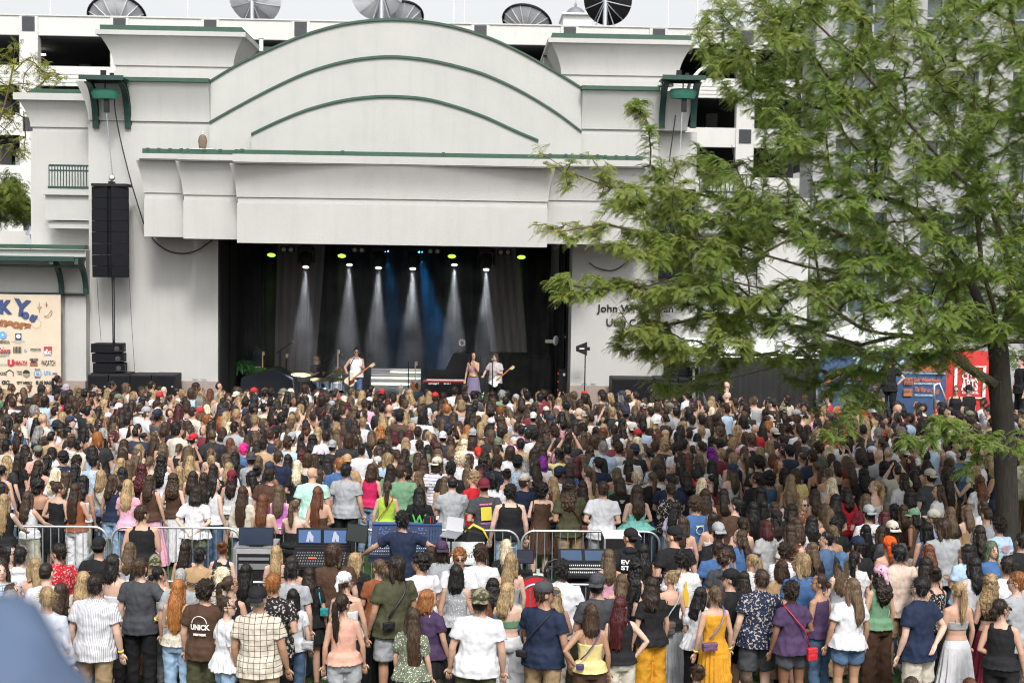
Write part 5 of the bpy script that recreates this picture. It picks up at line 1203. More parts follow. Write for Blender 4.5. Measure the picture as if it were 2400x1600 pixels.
class Tree:
    def __init__(s, seed): s.rs = random.Random(seed); s.P = []; s.par = []; s.cost = []
    def limb(s, pts, step=.35, start=None):
        """catmull-rom limb; returns index of last node"""
        pts = [Vector(p) for p in pts]; last = start
        if start is not None: pts = [s.P[start]] + pts
        for i in range(len(pts) - 1):
            p0 = pts[max(i - 1, 0)]; p1 = pts[i]; p2 = pts[i + 1]; p3 = pts[min(i + 2, len(pts) - 1)]
            n = max(1, int((p2 - p1).length / step))
            for k in range(n):
                if i == 0 and k == 0 and start is not None: continue
                t = k / n; q = 0.5 * ((2 * p1) + (p2 - p0) * t + (2 * p0 - 5 * p1 + 4 * p2 - p3) * t * t + (3 * p1 - p0 - 3 * p2 + p3) * t ** 3)
                last = s.node(q, last)
        return s.node(pts[-1], last)
    def node(s, p, parent):
        s.P.append(Vector(p)); s.par.append(-1 if parent is None else parent)
        s.cost.append(0 if parent is None else s.cost[parent] + (s.P[-1] - s.P[parent]).length); return len(s.P) - 1
    def nearest(s, p, bias=.45):
        A = np.array([tuple(q) for q in s.P]); d = np.linalg.norm(A - np.array(tuple(p)), axis=1) + bias * 0.3 * np.array(s.cost)
        d += np.where(A[:, 2] < s.minz, 50, 0)
        return int(np.argmin(d))
    def reach(s, tip, wob=.12, sag=.1, step=.3):
        i = s.nearest(tip); a = s.P[i]; b = Vector(tip); L_ = (b - a).length; n = max(2, int(L_ / step)); last = i; rs = s.rs
        off = Vector((rs.uniform(-1, 1), rs.uniform(-1, 1), rs.uniform(-.3, 1))) * wob * L_
        for k in range(1, n + 1):
            t = k / n; q = a.lerp(b, t) + off * math.sin(math.pi * t) * .6 + Vector((0, 0, 1)) * sag * L_ * math.sin(math.pi * t) + Vector((rs.uniform(-1, 1), rs.uniform(-1, 1), rs.uniform(-1, 1))) * .02
            last = s.node(q, last)
        return last
    def radii(s, tipr=.008, maxr=.2, e=2.15):
        n = len(s.P); r = [0.0] * n; ch = [0] * n
        for i in range(n):
            if s.par[i] >= 0: ch[s.par[i]] += 1
        for i in range(n - 1, -1, -1):
            if ch[i] == 0: r[i] = tipr ** e
            if s.par[i] >= 0: r[s.par[i]] += r[i] + 2e-8
        rr = [x ** (1 / e) for x in r]; k = maxr / rr[0] if rr[0] > maxr else 1
        rr = [x * (.72 if .02 < x < .13 else 1) for x in rr]; kk = (maxr / rr[0]); s.r = [min(max(x * (1 + (kk - 1) * min(1, x / rr[0] * 1.1)), .005), maxr) for x in rr]
    def wood(s, name, parent, trunk_z, mt, mb):
        kids = {}
        for i, p in enumerate(s.par): kids.setdefault(p, []).append(i)
        gt_, gb_ = G(), G(); 
        stack = [(i, None) for i in kids.get(-1, [])]
        while stack:
            i, pr = stack.pop()
            pts = []; rad = []
            if pr is not None: pts.append(s.P[pr]); rad.append(min(s.r[i] * 1.15, s.r[pr]))
            j = i
            while True:
                pts.append(s.P[j]); rad.append(s.r[j]); c = kids.get(j, [])
                if not c: break
                c = sorted(c, key=lambda q: -s.r[q])
                for q in c[1:]: stack.append((q, j))
                j = c[0]
            if len(pts) > 1:
                big = max(rad); tgt = gt_ if pr is None else gb_
                tgt.tube(pts, rad, 12 if big > .08 else 6 if big > .02 else 4, True)
        put('trunk', gt_, mt, parent, True); put('branches', gb_, mb, parent, True)
def fronds(P, Dv, hue, length, name, m, parent, pairs=10, seed=1, droop=.9, lw=.012, ll=.032):
    """pinnate leaves: P (n,3) bases, Dv (n,3) directions; every leaflet a small quad"""
    rng = np.random.default_rng(seed); n = len(P)
    Dv = Dv / np.linalg.norm(Dv, axis=1, keepdims=True); Ls = length * rng.uniform(.65, 1.25, n)
    ts = np.linspace(.08, 1, pairs); up = np.array([0, 0, 1.0])
    side = np.cross(Dv, up) + rng.normal(0, .15, (n, 3)); side /= np.linalg.norm(side, axis=1, keepdims=True)
    verts = []; 
    tg = []
    for t in ts:
        pos = P + Dv * (Ls * t)[:, None] * (1 - .25 * t * droop) - up * (Ls * droop * .75 * t * t)[:, None]
        tg.append(pos)
    tg = np.array(tg)                                     # pairs,n,3
    tang = np.gradient(tg, axis=0); tang /= np.linalg.norm(tang, axis=2, keepdims=True) + 1e-9
    prof = np.sin(np.pi * (ts * .82 + .12)) * .6 + .4
    quads = []
    for sgn in (-1, 1):
        for k in range(pairs):
            b = tg[k]; o = side * sgn * (ll * prof[k]) + tang[k] * ll * .35 - up * ll * .25 + rng.normal(0, .003, (n, 3))
            wv = tang[k] * lw * .5
            q = np.stack([b - wv * .5, b + o * .5 - wv, b + o, b + o * .5 + wv], 1); quads.append(q)
    for k in range(0, pairs - 1, 3):                      # rachis
        a = tg[k]; b = tg[min(k + 3, pairs - 1)]; quads.append(np.stack([a - side * .0015, a + side * .0015, b + side * .001, b - side * .001], 1))
    Q = np.concatenate(quads, 0); nq = len(Q); V = Q.reshape(-1, 3)
    me = bpy.data.meshes.new(name); me.vertices.add(len(V)); me.vertices.foreach_set('co', V.astype(np.float32).ravel())
    me.loops.add(nq * 4); me.loops.foreach_set('vertex_index', np.arange(nq * 4, dtype=np.int32)); me.polygons.add(nq)
    me.polygons.foreach_set('loop_start', np.arange(0, nq * 4, 4, dtype=np.int32)); me.update(calc_edges=True); me.validate()
    h = np.tile(hue, len(quads)); h = np.repeat(h, 4)
    a_ = me.attributes.new('hue', 'FLOAT', 'POINT'); a_.data.foreach_set('value', h.astype(np.float32))
    me.materials.append(m)
    o = bpy.data.objects.new(name, me); COL.objects.link(o); o.parent = parent; o.location = -parent.location; return o
def inpoly(x, y, poly):
    c = False; n = len(poly); j = n - 1
    for i in range(n):
        xi, yi = poly[i]; xj, yj = poly[j]
        if (yi > y) != (yj > y) and x < (xj - xi) * (y - yi) / (yj - yi) + xi: c = not c
        j = i
    return c
# ---- the honey locust at right
T = Tree(7); T.minz = 2.7; TDp = 25.6
def tp_(px, py, dd=0): return at(px, py, TDp + dd)
base = atz(2362, 1392, 0.0); TDp = base.y
tree = thing('locust_tree', 'big honey locust tree spreading feathery green leaves over the right half', 'tree', base)
tr = T.limb([base, tp_(2361, 1280), tp_(2360, 1180), tp_(2356, 1080), tp_(2350, 980), tp_(2343, 905)], .4)
trunk_nodes = tr
def n_at(px, py): 
    p = tp_(px, py); return min(range(len(T.P)), key=lambda i: (T.P[i] - p).length)
ca_ = T.limb([tp_(2285, 872, -.4), tp_(2225, 828, -.8), tp_(2180, 795, -1.1), tp_(2110, 785, -1.4), tp_(2020, 770, -1.8), tp_(1920, 700, -2.2), tp_(1800, 620, -2.6)], .4, n_at(2345, 925))
T.limb([tp_(2172, 770, -1.2), tp_(2160, 730, -1.3), tp_(2120, 640, -1.2), tp_(2060, 540, -1.4), tp_(1990, 420, -1.6)], .4, n_at(2180, 795))
cr = T.limb([tp_(2342, 850), tp_(2338, 800)], .3, tr)
T.limb([tp_(2280, 820, .6), tp_(2210, 822, 1.1), tp_(2110, 820, 1.5), tp_(2000, 832, 1.9), tp_(1900, 822, 2.1), tp_(1850, 760, 2.2), tp_(1800, 700, 2.3)], .4, cr)
T.limb([tp_(1850, 850, 2.0), tp_(1740, 880, 1.6), tp_(1640, 900, 1.0)], .4, n_at(1950, 830))
big1 = T.limb([tp_(2300, 720, .3), tp_(2265, 640, .6), tp_(2200, 560, .8), tp_(2120, 478, 1.0), tp_(1979, 455, 1.1), tp_(1875, 506, .8), tp_(1750, 450, .6), tp_(1715, 340, .6)], .4, cr)
big2 = T.limb([tp_(2330, 720, -.4), tp_(2300, 620, -.8), tp_(2282, 447, -1.0), tp_(2220, 390, -1.2), tp_(2140, 300, -1.4), tp_(2060, 210, -1.4), tp_(1950, 90, -1.3), tp_(1860, 0, -1.2), tp_(1800, -80, -1.2)], .4, cr)
big3 = T.limb([tp_(2370, 700, .6), tp_(2350, 560, 1.0), tp_(2250, 340, 1.5), tp_(2185, 220, 1.9), tp_(2150, 60, 2.1), tp_(2120, -100, 2.2)], .4, cr)
big4 = T.limb([tp_(2400, 740, -.6), tp_(2460, 600, -1.2), tp_(2480, 400, -1.6), tp_(2400, 150, -1.8), tp_(2350, -50, -1.8)], .4, cr)
big5 = T.limb([tp_(2420, 800, .3), tp_(2540, 720, .8), tp_(2680, 640, 1.2), tp_(2800, 500, 1.4)], .4, cr)
T.limb([tp_(2100, 640, -.3), tp_(1960, 640, -.9), tp_(1800, 600, -1.2), tp_(1680, 560, -1.4), tp_(1540, 560, -1.6), tp_(1420, 525, -1.7), tp_(1300, 545, -1.8)], .4, n_at(2230, 600))
T.limb([tp_(2000, 560, -.2), tp_(1850, 500, -.5), tp_(1700, 470, -.9), tp_(1560, 440, -1.2), tp_(1430, 440, -1.3), tp_(1340, 405, -1.4), tp_(1262, 355, -1.5)], .4, n_at(2180, 540))
T.limb([tp_(1800, 680, -1.6), tp_(1650, 640, -1.9), tp_(1520, 670, -2.0), tp_(1400, 678, -2.1), tp_(1310, 665, -2.1)], .4, n_at(1920, 700))
T.limb([tp_(1850, 760, -.2), tp_(1700, 740, -.5), tp_(1570, 760, -.8), tp_(1460, 780, -1.0)], .4, n_at(1960, 740))
T.limb([tp_(2040, 300, .2), tp_(1900, 250, 0), tp_(1780, 190, -.2), tp_(1690, 110, -.4)], .4, n_at(2120, 380))
# low branch from behind the right edge, hanging across the crowd
T.limb([tp_(2500, 900, -1.5), tp_(2440, 1060, -2.6), tp_(2380, 1056, -3.0), tp_(2300, 1026, -3.2), tp_(2210, 1020, -3.4), tp_(2140, 1030, -3.5)], .35, n_at(2540, 720))
T.minz = 2.2
rs = T.rs; tips = []
zones = [  # polygon, count, depth range
 ([(1720, -120), (1760, 60), (1800, 180), (1790, 330), (1720, 470), (1690, 600), (1700, 720), (1760, 820), (2060, 830), (2330, 800), (2900, 800), (2900, -120)], 2300, (-3.4, 3.6)),
 ([(1700, -40), (1620, 65), (1650, 150), (1700, 220), (1800, 330), (1820, 60)], 90, (-1.8, 1.6)),
 ([(1570, 320), (1480, 430), (1420, 480), (1380, 560), (1500, 640), (1430, 700), (1480, 800), (1560, 850), (1760, 870), (1800, 500), (1700, 350)], 430, (-2.8, 1.2)),
 ([(1240, 345), (1330, 330), (1450, 400), (1600, 450), (1600, 520), (1450, 490), (1330, 460), (1290, 430)], 26, (-1.9, -1.0)),
 ([(1200, 520), (1270, 500), (1420, 510), (1560, 540), (1450, 580), (1330, 570)], 20, (-2.0, -1.4)),
 ([(1275, 670), (1330, 640), (1430, 650), (1520, 670), (1450, 710), (1320, 710)], 34, (-2.4, -1.8)),
 ([(1400, 790), (1480, 770), (1580, 800), (1560, 860), (1450, 830)], 30, (-1.4, -.6)),
 ([(1480, 880), (1600, 880), (1700, 860), (1790, 890), (1680, 930), (1540, 925)], 22, (-.4, 1.4)),
 ([(1780, 840), (1900, 850), (1960, 900), (1860, 920)], 14, (.4, 2)),
 ([(1960, 850), (2090, 850), (2060, 960), (1960, 1010), (1900, 960)], 30, (-1.6, 0)),
 ([(1760, 800), (2200, 800), (2330, 860), (2180, 870), (2000, 880), (1780, 870)], 60, (-1.6, 1)),
 ([(1890, 1060), (1950, 1000), (2020, 940), (2040, 1000), (1960, 1060)], 6, (-2.4, -1.6)),
 ([(2080, 1060), (2110, 985), (2200, 975), (2330, 1000), (2340, 1050), (2200, 1050)], 16, (-3.8, -3.2)),
 ([(2250, 1080), (2300, 1060), (2310, 1120), (2270, 1120)], 4, (-3.2, -2.8)), ([(2385, 1000), (2460, 980), (2460, 1100), (2400, 1110)], 12, (-3.2, -2.6)),
 ([(1440, 235), (1500, 235), (1540, 290), (1520, 330), (1560, 340)], 12, (-1.6, -1.2)),
]
for poly, cnt, (d0, d1) in zones:
    xs = [p[0] for p in poly]; ys = [p[1] for p in poly]; k = 0; tries = 0
    while k < cnt and tries < cnt * 40:
        tries += 1
        x, y = rs.uniform(min(xs), max(xs)), rs.uniform(min(ys), max(ys))
        if not inpoly(x, y, poly): continue
        if noise.noise(Vector((x / 90, y / 70, .3))) < -.42 and cnt > 100: continue
        tips.append(tp_(x, y, rs.uniform(d0, d1))); k += 1
tips.sort(key=lambda p: (p - T.P[cr]).length)
ends = [T.reach(p, .12, .06, .3) for p in tips]
T.radii(.005, .18, 2.3)
T.wood('wood', tree, 3, bark, barky)
rng = np.random.default_rng(11)
FP = []; FD = []; FH = []
for e, tpt in zip(ends, tips):
    # leaves along the last part of the branch
    path = [T.P[e]]; j = e
    while T.par[j] >= 0 and len(path) < 5: j = T.par[j]; path.append(T.P[j])
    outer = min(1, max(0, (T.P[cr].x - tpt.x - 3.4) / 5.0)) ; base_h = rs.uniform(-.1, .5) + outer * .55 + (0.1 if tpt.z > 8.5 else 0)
    gd = path[0] - path[-1]; gd.z *= .4; gd.normalize()
    nl = rs.randint(22, 32) if outer < .5 else rs.randint(17, 26)
    for _ in range(nl):
        t = rs.random() ** 1.4 * (len(path) - 1.01); i = int(t); p = path[i].lerp(path[i + 1], t - i)
        an = rs.uniform(-1.9, 1.9); d = Vector((gd.x * math.cos(an) - gd.y * math.sin(an), gd.x * math.sin(an) + gd.y * math.cos(an), rs.uniform(-.35, 1.0)))
        FP.append(tuple(p)); FD.append(tuple(d)); FH.append(min(1, max(0, base_h + rs.gauss(0, .12))))
print('fronds', len(FP), 'nodes', len(T.P))
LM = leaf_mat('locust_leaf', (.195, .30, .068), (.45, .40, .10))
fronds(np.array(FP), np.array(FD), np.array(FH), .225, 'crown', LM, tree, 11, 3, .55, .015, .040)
# ---- sparse yellow-green tree at the left edge
T2 = Tree(3); T2.minz = 2.0; TDp = 47.0
b2 = Vector((tp_(-60, 600).x, TDp, 0)); tree2 = thing('sparse_tree', 'sparse yellow green tree with bare twigs at the upper left edge', 'tree', b2)
c2 = T2.limb([b2, tp_(-62, 700), tp_(-58, 540), tp_(-50, 420)], .6)
T2.limb([tp_(-20, 330), tp_(10, 250), tp_(30, 160), tp_(35, 100)], .5, c2); T2.limb([tp_(0, 380), tp_(30, 340), tp_(60, 320)], .5, c2); T2.limb([tp_(-60, 300), tp_(-80, 150)], .5, c2); T2.limb([tp_(0, 270), tp_(50, 230), tp_(100, 195)], .5, n_at.__call__ and min(range(len(T2.P)), key=lambda i: (T2.P[i] - tp_(-20, 330)).length))
tips2 = []
for poly, cnt in (([(-160, 90), (20, 90), (50, 130), (110, 130), (150, 170), (110, 215), (60, 200), (60, 330), (70, 360), (10, 380), (-160, 400)], 90), ([(-160, 400), (40, 395), (75, 430), (70, 530), (-160, 545)], 130)):
    k = 0
    while k < cnt:
        x, y = rs.uniform(-160, 150), rs.uniform(90, 545)
        if inpoly(x, y, poly): tips2.append((tp_(x, y, rs.uniform(-2, 2)), cnt == 130)); k += 1
FP = []; FD = []; FH = []
for p, low in tips2:
    e = T2.reach(p, .15, .02, .5); q = T2.P[e]; q2 = T2.P[T2.par[e]]
    for _ in range(9 if not low else 40):
        a = rs.uniform(0, 6.28); FP.append(tuple(q.lerp(q2, rs.random()) + Vector((rs.gauss(0, .12), rs.gauss(0, .2), rs.gauss(0, .1))))); FD.append((math.cos(a), math.sin(a), rs.uniform(-.2, .8))); FH.append(min(1, max(0, rs.gauss(.75 if not low else .4, .2))))
T2.radii(.012, .16, 2.3); T2.wood('wood', tree2, 3, bark, barky)
fronds(np.array(FP), np.array(FD), np.array(FH), .3, 'crown', leaf_mat('yellow_leaf', (.07, .14, .02), (.42, .40, .05)), tree2, 6, 5, .8, .045, .08)
# ---- bright shrubs / tree seen under the crown behind the fence
for (px, py, DD, n, lab, sd_) in ((1935, 720, 47, 46, 'bright green tree behind the black scrim fence', 21), (2330, 760, 44, 40, 'dark green tree behind the red banner', 22)):
    T3 = Tree(sd_); T3.minz = 1.0; TDp = DD; b3 = Vector((tp_(px, py).x, DD, 0)); tr3 = thing('background_tree', lab, 'tree', b3, 'trees beyond the lawn fence')
    c3 = T3.limb([b3, b3 + Vector((.1, 0, 2.2)), b3 + Vector((0, .1, 3.6))], .5); FP = []; FD = []; FH = []
    for _ in range(n):
        p = b3 + Vector((rs.gauss(0, 1.5), rs.gauss(0, 1.2), 4.4 + rs.gauss(0, 1.2))); p.z = max(p.z, 2.4); e = T3.reach(p, .15, .05, .4)
        for _ in range(46): a = rs.uniform(0, 6.28); q = T3.P[e]; FP.append((q.x + rs.gauss(0, .25), q.y + rs.gauss(0, .25), q.z + rs.gauss(0, .2))); FD.append((math.cos(a), math.sin(a), rs.uniform(-.2, .7))); FH.append(min(1, max(0, rs.gauss(.45, .2))))
    T3.radii(.012, .14, 2.3); T3.wood('wood', tr3, 3, bark, barky)
    fronds(np.array(FP), np.array(FD), np.array(FH), .28, 'crown', leaf_mat('background_leaf', (.05, .13, .02), (.3, .38, .05)), tr3, 6, sd_, .8, .05, .09)
# ================================================================== people
import time
SKIN = dict(a=(.56, .37, .29), b=(.48, .29, .21), c=(.36, .205, .135), d=(.20, .10, .06), e=(.09, .045, .03))
HAIRC = {'k': ((.008, .007, .007), 'black'), 'd': ((.016, .0095, .0065), 'dark brown'), 'b': ((.036, .020, .012), 'brown'), 'l': ((.08, .052, .030), 'light brown'), 'o': ((.24, .165, .085), 'blonde'),
 'p': ((.55, .47, .33), 'platinum blonde'), 'a': ((.085, .03, .013), 'auburn'), 'g': ((.22, .085, .024), 'ginger'), 'r': ((.055, .01, .012), 'burgundy'), 'y': ((.22, .21, .20), 'grey'), 'M': ((.65, .03, .22), 'magenta'),
 'U': ((.14, .01, .2), 'purple'), 'R': ((.5, .03, .02), 'bright red'), 'q': ((.62, .30, .36), 'pink'), 't': ((.06, .085, .05), 'teal tinted')}
CLO = dict(bk=((.012, .012, .014), 'black'), wh=((.57, .57, .60), 'white'), cr=((.50, .46, .39), 'cream'), gy=((.30, .31, .33), 'grey'), dg=((.05, .052, .06), 'dark grey'), nv=((.013, .021, .048), 'navy'), bl=((.05, .115, .26), 'blue'),
 lb=((.36, .48, .62), 'light blue'), rd=((.42, .015, .025), 'red'), mr=((.14, .015, .03), 'maroon'), pk=((.62, .33, .43), 'pink'), pc=((.56, .31, .24), 'peach'), br=((.065, .035, .022), 'brown'), ru=((.22, .07, .03), 'rust'), kh=((.30, .21, .12), 'khaki'),
 ol=((.055, .056, .03), 'olive'), gn=((.13, .25, .15), 'green'), sg=((.13, .15, .10), 'sage green'), mt=((.38, .60, .52), 'mint'), tq=((.22, .55, .50), 'turquoise'), pu=((.055, .032, .078), 'purple'), lv=((.44, .41, .56), 'lavender'), pw=((.42, .44, .53), 'pale grey'),
 ye=((.60, .50, .22), 'pale yellow'), li=((.33, .48, .06), 'lime'), tn=((.36, .24, .13), 'tan'), dj=((.06, .11, .20), 'blue denim'), ld=((.25, .36, .50), 'light denim'), om=((.52, .25, .02), 'mustard yellow'), mg=((.50, .02, .10), 'raspberry'), ro=((.6, .08, .01), 'orange'), vl=((.5, .15, .5), 'violet'))
def cloth_mat(name, pattern=None, c2=(.5, .5, .5), sc=30):
    m = mat(name, (.5, .5, .5), .85, var=.16, scale=7, bump=.35, bscale=22, objcol=True, spec=.25); nt = m.node_tree; b = nt.nodes['Principled BSDF']; L = nt.links; N = nt.nodes.new
    if pattern:
        src = b.inputs['Base Color'].links[0].from_socket; tc = N('ShaderNodeTexCoord'); mx = N('ShaderNodeMix'); mx.data_type = 'RGBA'; mx.inputs['B'].default_value = (*c2, 1)
        def wave(ax, s, th):
            sp = N('ShaderNodeSeparateXYZ'); L.new(tc.outputs['Object'], sp.inputs[0]); a = N('ShaderNodeMath'); a.operation = 'MULTIPLY'; a.inputs[1].default_value = s; L.new(sp.outputs[ax], a.inputs[0])
            f = N('ShaderNodeMath'); f.operation = 'FRACT'; L.new(a.outputs[0], f.inputs[0]); g = N('ShaderNodeMath'); g.operation = 'LESS_THAN'; g.inputs[1].default_value = th; L.new(f.outputs[0], g.inputs[0]); return g.outputs[0]
        if pattern == 'v': fac = wave('X', 60, .28)
        elif pattern == 'h': fac = wave('Z', 17, .16)
        elif pattern == 'p':
            mxx = N('ShaderNodeMath'); mxx.operation = 'MAXIMUM'; L.new(wave('X', 17, .1), mxx.inputs[0]); L.new(wave('Z', 17, .1), mxx.inputs[1]); fac = mxx.outputs[0]
        elif pattern in 'fcs':
            v = N('ShaderNodeTexNoise' if pattern != 's' else 'ShaderNodeTexVoronoi'); v.inputs['Scale'].default_value = sc; L.new(tc.outputs['Object'], v.inputs['Vector']); g = N('ShaderNodeMath'); g.operation = 'GREATER_THAN' if pattern != 's' else 'LESS_THAN'; g.inputs[1].default_value = {'f': .57, 'c': .52, 's': .28}[pattern]; L.new(v.outputs[0], g.inputs[0]); fac = g.outputs[0]
        L.new(src, mx.inputs['A']); L.new(fac, mx.inputs['Factor']); L.new(mx.outputs['Result'], b.inputs['Base Color'])
    return m
CM_ = {'': cloth_mat('cloth'), '|': cloth_mat('striped_cloth', 'v', (.22, .22, .25)), '=': cloth_mat('banded_cloth', 'h', (.08, .07, .2)), '#': cloth_mat('plaid_cloth', 'p', (.10, .04, .02)), '%': cloth_mat('floral_cloth', 'f', (.34, .30, .28), 34),
       '~': cloth_mat('camouflage_cloth', 'c', (.22, .20, .13), 22), '+': cloth_mat('sequin_cloth', 's', (.65, .6, .6), 40), 'w': cloth_mat('red_trim_cloth', 'v', (.6, .3, .25))}
PW = {'|': 'striped ', '=': 'striped ', '#': 'plaid ', '%': 'patterned ', '~': 'camouflage ', '+': 'sequin ', 'w': 'striped '}
def denim_m():
    m = mat('denim', (.1, .1, .1), .85, var=.35, scale=9, bump=.3, bscale=60, objcol=True); return m
M['denim'] = denim_m()
M['skin'] = mat('skin', (.5, .3, .2), .5, var=.10, scale=10, objcol=True, spec=.3)
M['skin'].node_tree.nodes['Principled BSDF'].inputs['Subsurface Weight'].default_value = 0.0
M['eye'] = mat('eye_dark', (.02, .014, .01), .25); M['lip'] = mat('lip', (.34, .10, .09), .5); M['brow'] = mat('eyebrow', (.05, .03, .02), .8); M['ink'] = mat('tattoo_ink', (.06, .06, .07), .7)
def hair_mat(name, attr=False):
    m = bpy.data.materials.new(name); m.use_nodes = True; nt = m.node_tree; L = nt.links; N = nt.nodes.new; b = nt.nodes['Principled BSDF']
    if attr: c = N('ShaderNodeAttribute'); c.attribute_name = 'tint'
    else: c = N('ShaderNodeObjectInfo')
    tc = N('ShaderNodeTexCoord'); mp = N('ShaderNodeMapping'); mp.inputs['Scale'].default_value = (130, 130, 4); L.new(tc.outputs['Object'], mp.inputs['Vector'])
    n = N('ShaderNodeTexNoise'); n.inputs['Scale'].default_value = 1.0; n.inputs['Detail'].default_value = 3; L.new(mp.outputs[0], n.inputs['Vector'])
    n2 = N('ShaderNodeTexNoise'); n2.inputs['Scale'].default_value = 7; L.new(tc.outputs['Object'], n2.inputs['Vector'])
    r = N('ShaderNodeMapRange'); r.inputs['From Min'].default_value = .32; r.inputs['From Max'].default_value = .68; r.inputs['To Min'].default_value = .42; r.inputs['To Max'].default_value = 1.75; L.new(n.outputs['Fac'], r.inputs['Value'])
    r2 = N('ShaderNodeMapRange'); r2.inputs['From Min'].default_value = .3; r2.inputs['From Max'].default_value = .7; r2.inputs['To Min'].default_value = .7; r2.inputs['To Max'].default_value = 1.3; L.new(n2.outputs['Fac'], r2.inputs['Value'])
    mu = N('ShaderNodeMath'); mu.operation = 'MULTIPLY'; L.new(r.outputs[0], mu.inputs[0]); L.new(r2.outputs[0], mu.inputs[1])
    s = N('ShaderNodeVectorMath'); s.operation = 'SCALE'; L.new(c.outputs['Color'], s.inputs[0]); L.new(mu.outputs[0], s.inputs['Scale']); L.new(s.outputs[0], b.inputs['Base Color'])
    b.inputs['Roughness'].default_value = .5; b.inputs['Specular IOR Level'].default_value = .35; b.inputs['Anisotropic'].default_value = .6
    bp = N('ShaderNodeBump'); bp.inputs['Strength'].default_value = .7; bp.inputs['Distance'].default_value = .006; L.new(n.outputs['Fac'], bp.inputs['Height']); L.new(bp.outputs[0], b.inputs['Normal'])
    return m
M['hair'] = hair_mat('hair')
def remesh(g, vox, smooth=2, dec=None):
    me = g.mesh('tmp'); o = bpy.data.objects.new('tmp', me); COL.objects.link(o)
    r = o.modifiers.new('r', 'REMESH'); r.mode = 'VOXEL'; r.voxel_size = vox
    if smooth: s = o.modifiers.new('s', 'SMOOTH'); s.factor = .5; s.iterations = smooth
    if dec: d = o.modifiers.new('d', 'DECIMATE'); d.ratio = dec
    dg = bpy.context.evaluated_depsgraph_get(); dg.update(); out = bpy.data.meshes.new_from_object(o.evaluated_get(dg)); bpy.data.objects.remove(o); bpy.data.meshes.remove(me)
    out.polygons.foreach_set('use_smooth', [True] * len(out.polygons)); return out
def co(me): a = np.empty(len(me.vertices) * 3, np.float32); me.vertices.foreach_get('co', a); return a.reshape(-1, 3)
def setco(me, a): me.vertices.foreach_set('co', a.astype(np.float32).ravel()); me.update()
def normals(me): a = np.empty(len(me.vertices) * 3, np.float32); me.vertices.foreach_get('normal', a); return a.reshape(-1, 3)
def disp(me, amp, fx, fz, seed=0, ridge=False, mask=None):
    a = co(me); n = normals(me); d = np.array([noise.noise(Vector((p[0] * fx + seed, p[1] * fx, p[2] * fz))) for p in a])
    if ridge: d = 1 - 2 * np.abs(d) - .6
    if mask is not None: d *= mask(a)
    setco(me, a + n * (d * amp)[:, None])
def append(me, g, mats):
    """add extra geometry of G (with material indices) to a mesh"""
    bm = bmesh.new(); bm.from_mesh(me); vs = [bm.verts.new(p) for p in g.v]
    for f, mi in zip(g.f, g.m):
        try: q = bm.faces.new([vs[i] for i in f]); q.material_index = mi; q.smooth = True
        except ValueError: pass
    bm.to_mesh(me); bm.free()
TOR = {'m': [(.86, .13, .10, -.005), (.93, .170, .120, -.012), (1.0, .165, .112, -.006), (1.10, .155, .104, 0), (1.20, .165, .112, .0), (1.30, .182, .118, -.002), (1.38, .185, .108, -.008), (1.43, .150, .085, -.012), (1.47, .09, .066, -.010), (1.50, .060, .060, -.006), (1.56, .056, .058, .004)],
       'f': [(.86, .13, .105, -.01), (.93, .176, .128, -.018), (1.0, .160, .112, -.008), (1.10, .128, .092, 0), (1.20, .138, .100, .004), (1.30, .155, .112, .006), (1.38, .158, .096, -.006), (1.43, .128, .075, -.010), (1.47, .075, .056, -.008), (1.50, .050, .050, -.004), (1.56, .046, .048, .004)]}
SH = {'m': .178, 'f': .150}
ARM = {'d': ((.245, -.02, 1.13), (.262, .06, .885)), 'h': ((.40, -.10, 1.17), (.20, -.045, 1.01)), 'f': ((.235, .05, 1.15), (-.04, .20, 1.17)), 'b': ((.29, -.12, 1.16), (.035, -.185, .97)),
       'u': ((.22, .20, 1.40), (.09, .30, 1.68)), 'o': ((.225, -.01, 1.14), (.14, .23, 1.20)), 'l': ((.27, .14, 1.17), (.22, .36, 1.10)), 'w': ((.33, .02, 1.20), (.30, .25, 1.08)), 'g': ((.25, -.06, 1.15), (.06, .17, 1.02)), 'N': ((.27, .10, 1.45), (.10, -.10, 1.52)), 'j': ((.30, .10, 1.18), (.26, .26, 1.33)), 'M': ((.23, .14, 1.20), (.07, .22, 1.50)), 'X': ((.46, .10, 1.22), (.62, .28, 1.08))}
def arm_pts(sex, code, s):
    S = Vector((s * SH[sex], -.012, 1.405)); E = Vector(ARM[code][0]); W = Vector(ARM[code][1])
    k = 1 if sex == 'm' else .92; E = Vector((E.x * k * s, E.y, E.z)); W = Vector((W.x * k * s, W.y, W.z))
    U = .285 * (1 if sex == 'm' else .95); A = .255 * (1 if sex == 'm' else .95)
    E = S + (E - S).normalized() * U
    W = E + (W - E).normalized() * A; return S, E, W
def head_g(g, c=math.cos(0), s=math.sin(0)):
    pass
def rz(p, a): return (p[0] * math.cos(a) - p[1] * math.sin(a), p[0] * math.sin(a) + p[1] * math.cos(a), p[2])
_B = {}
LEGS = {'m': .098, 'f': .092}
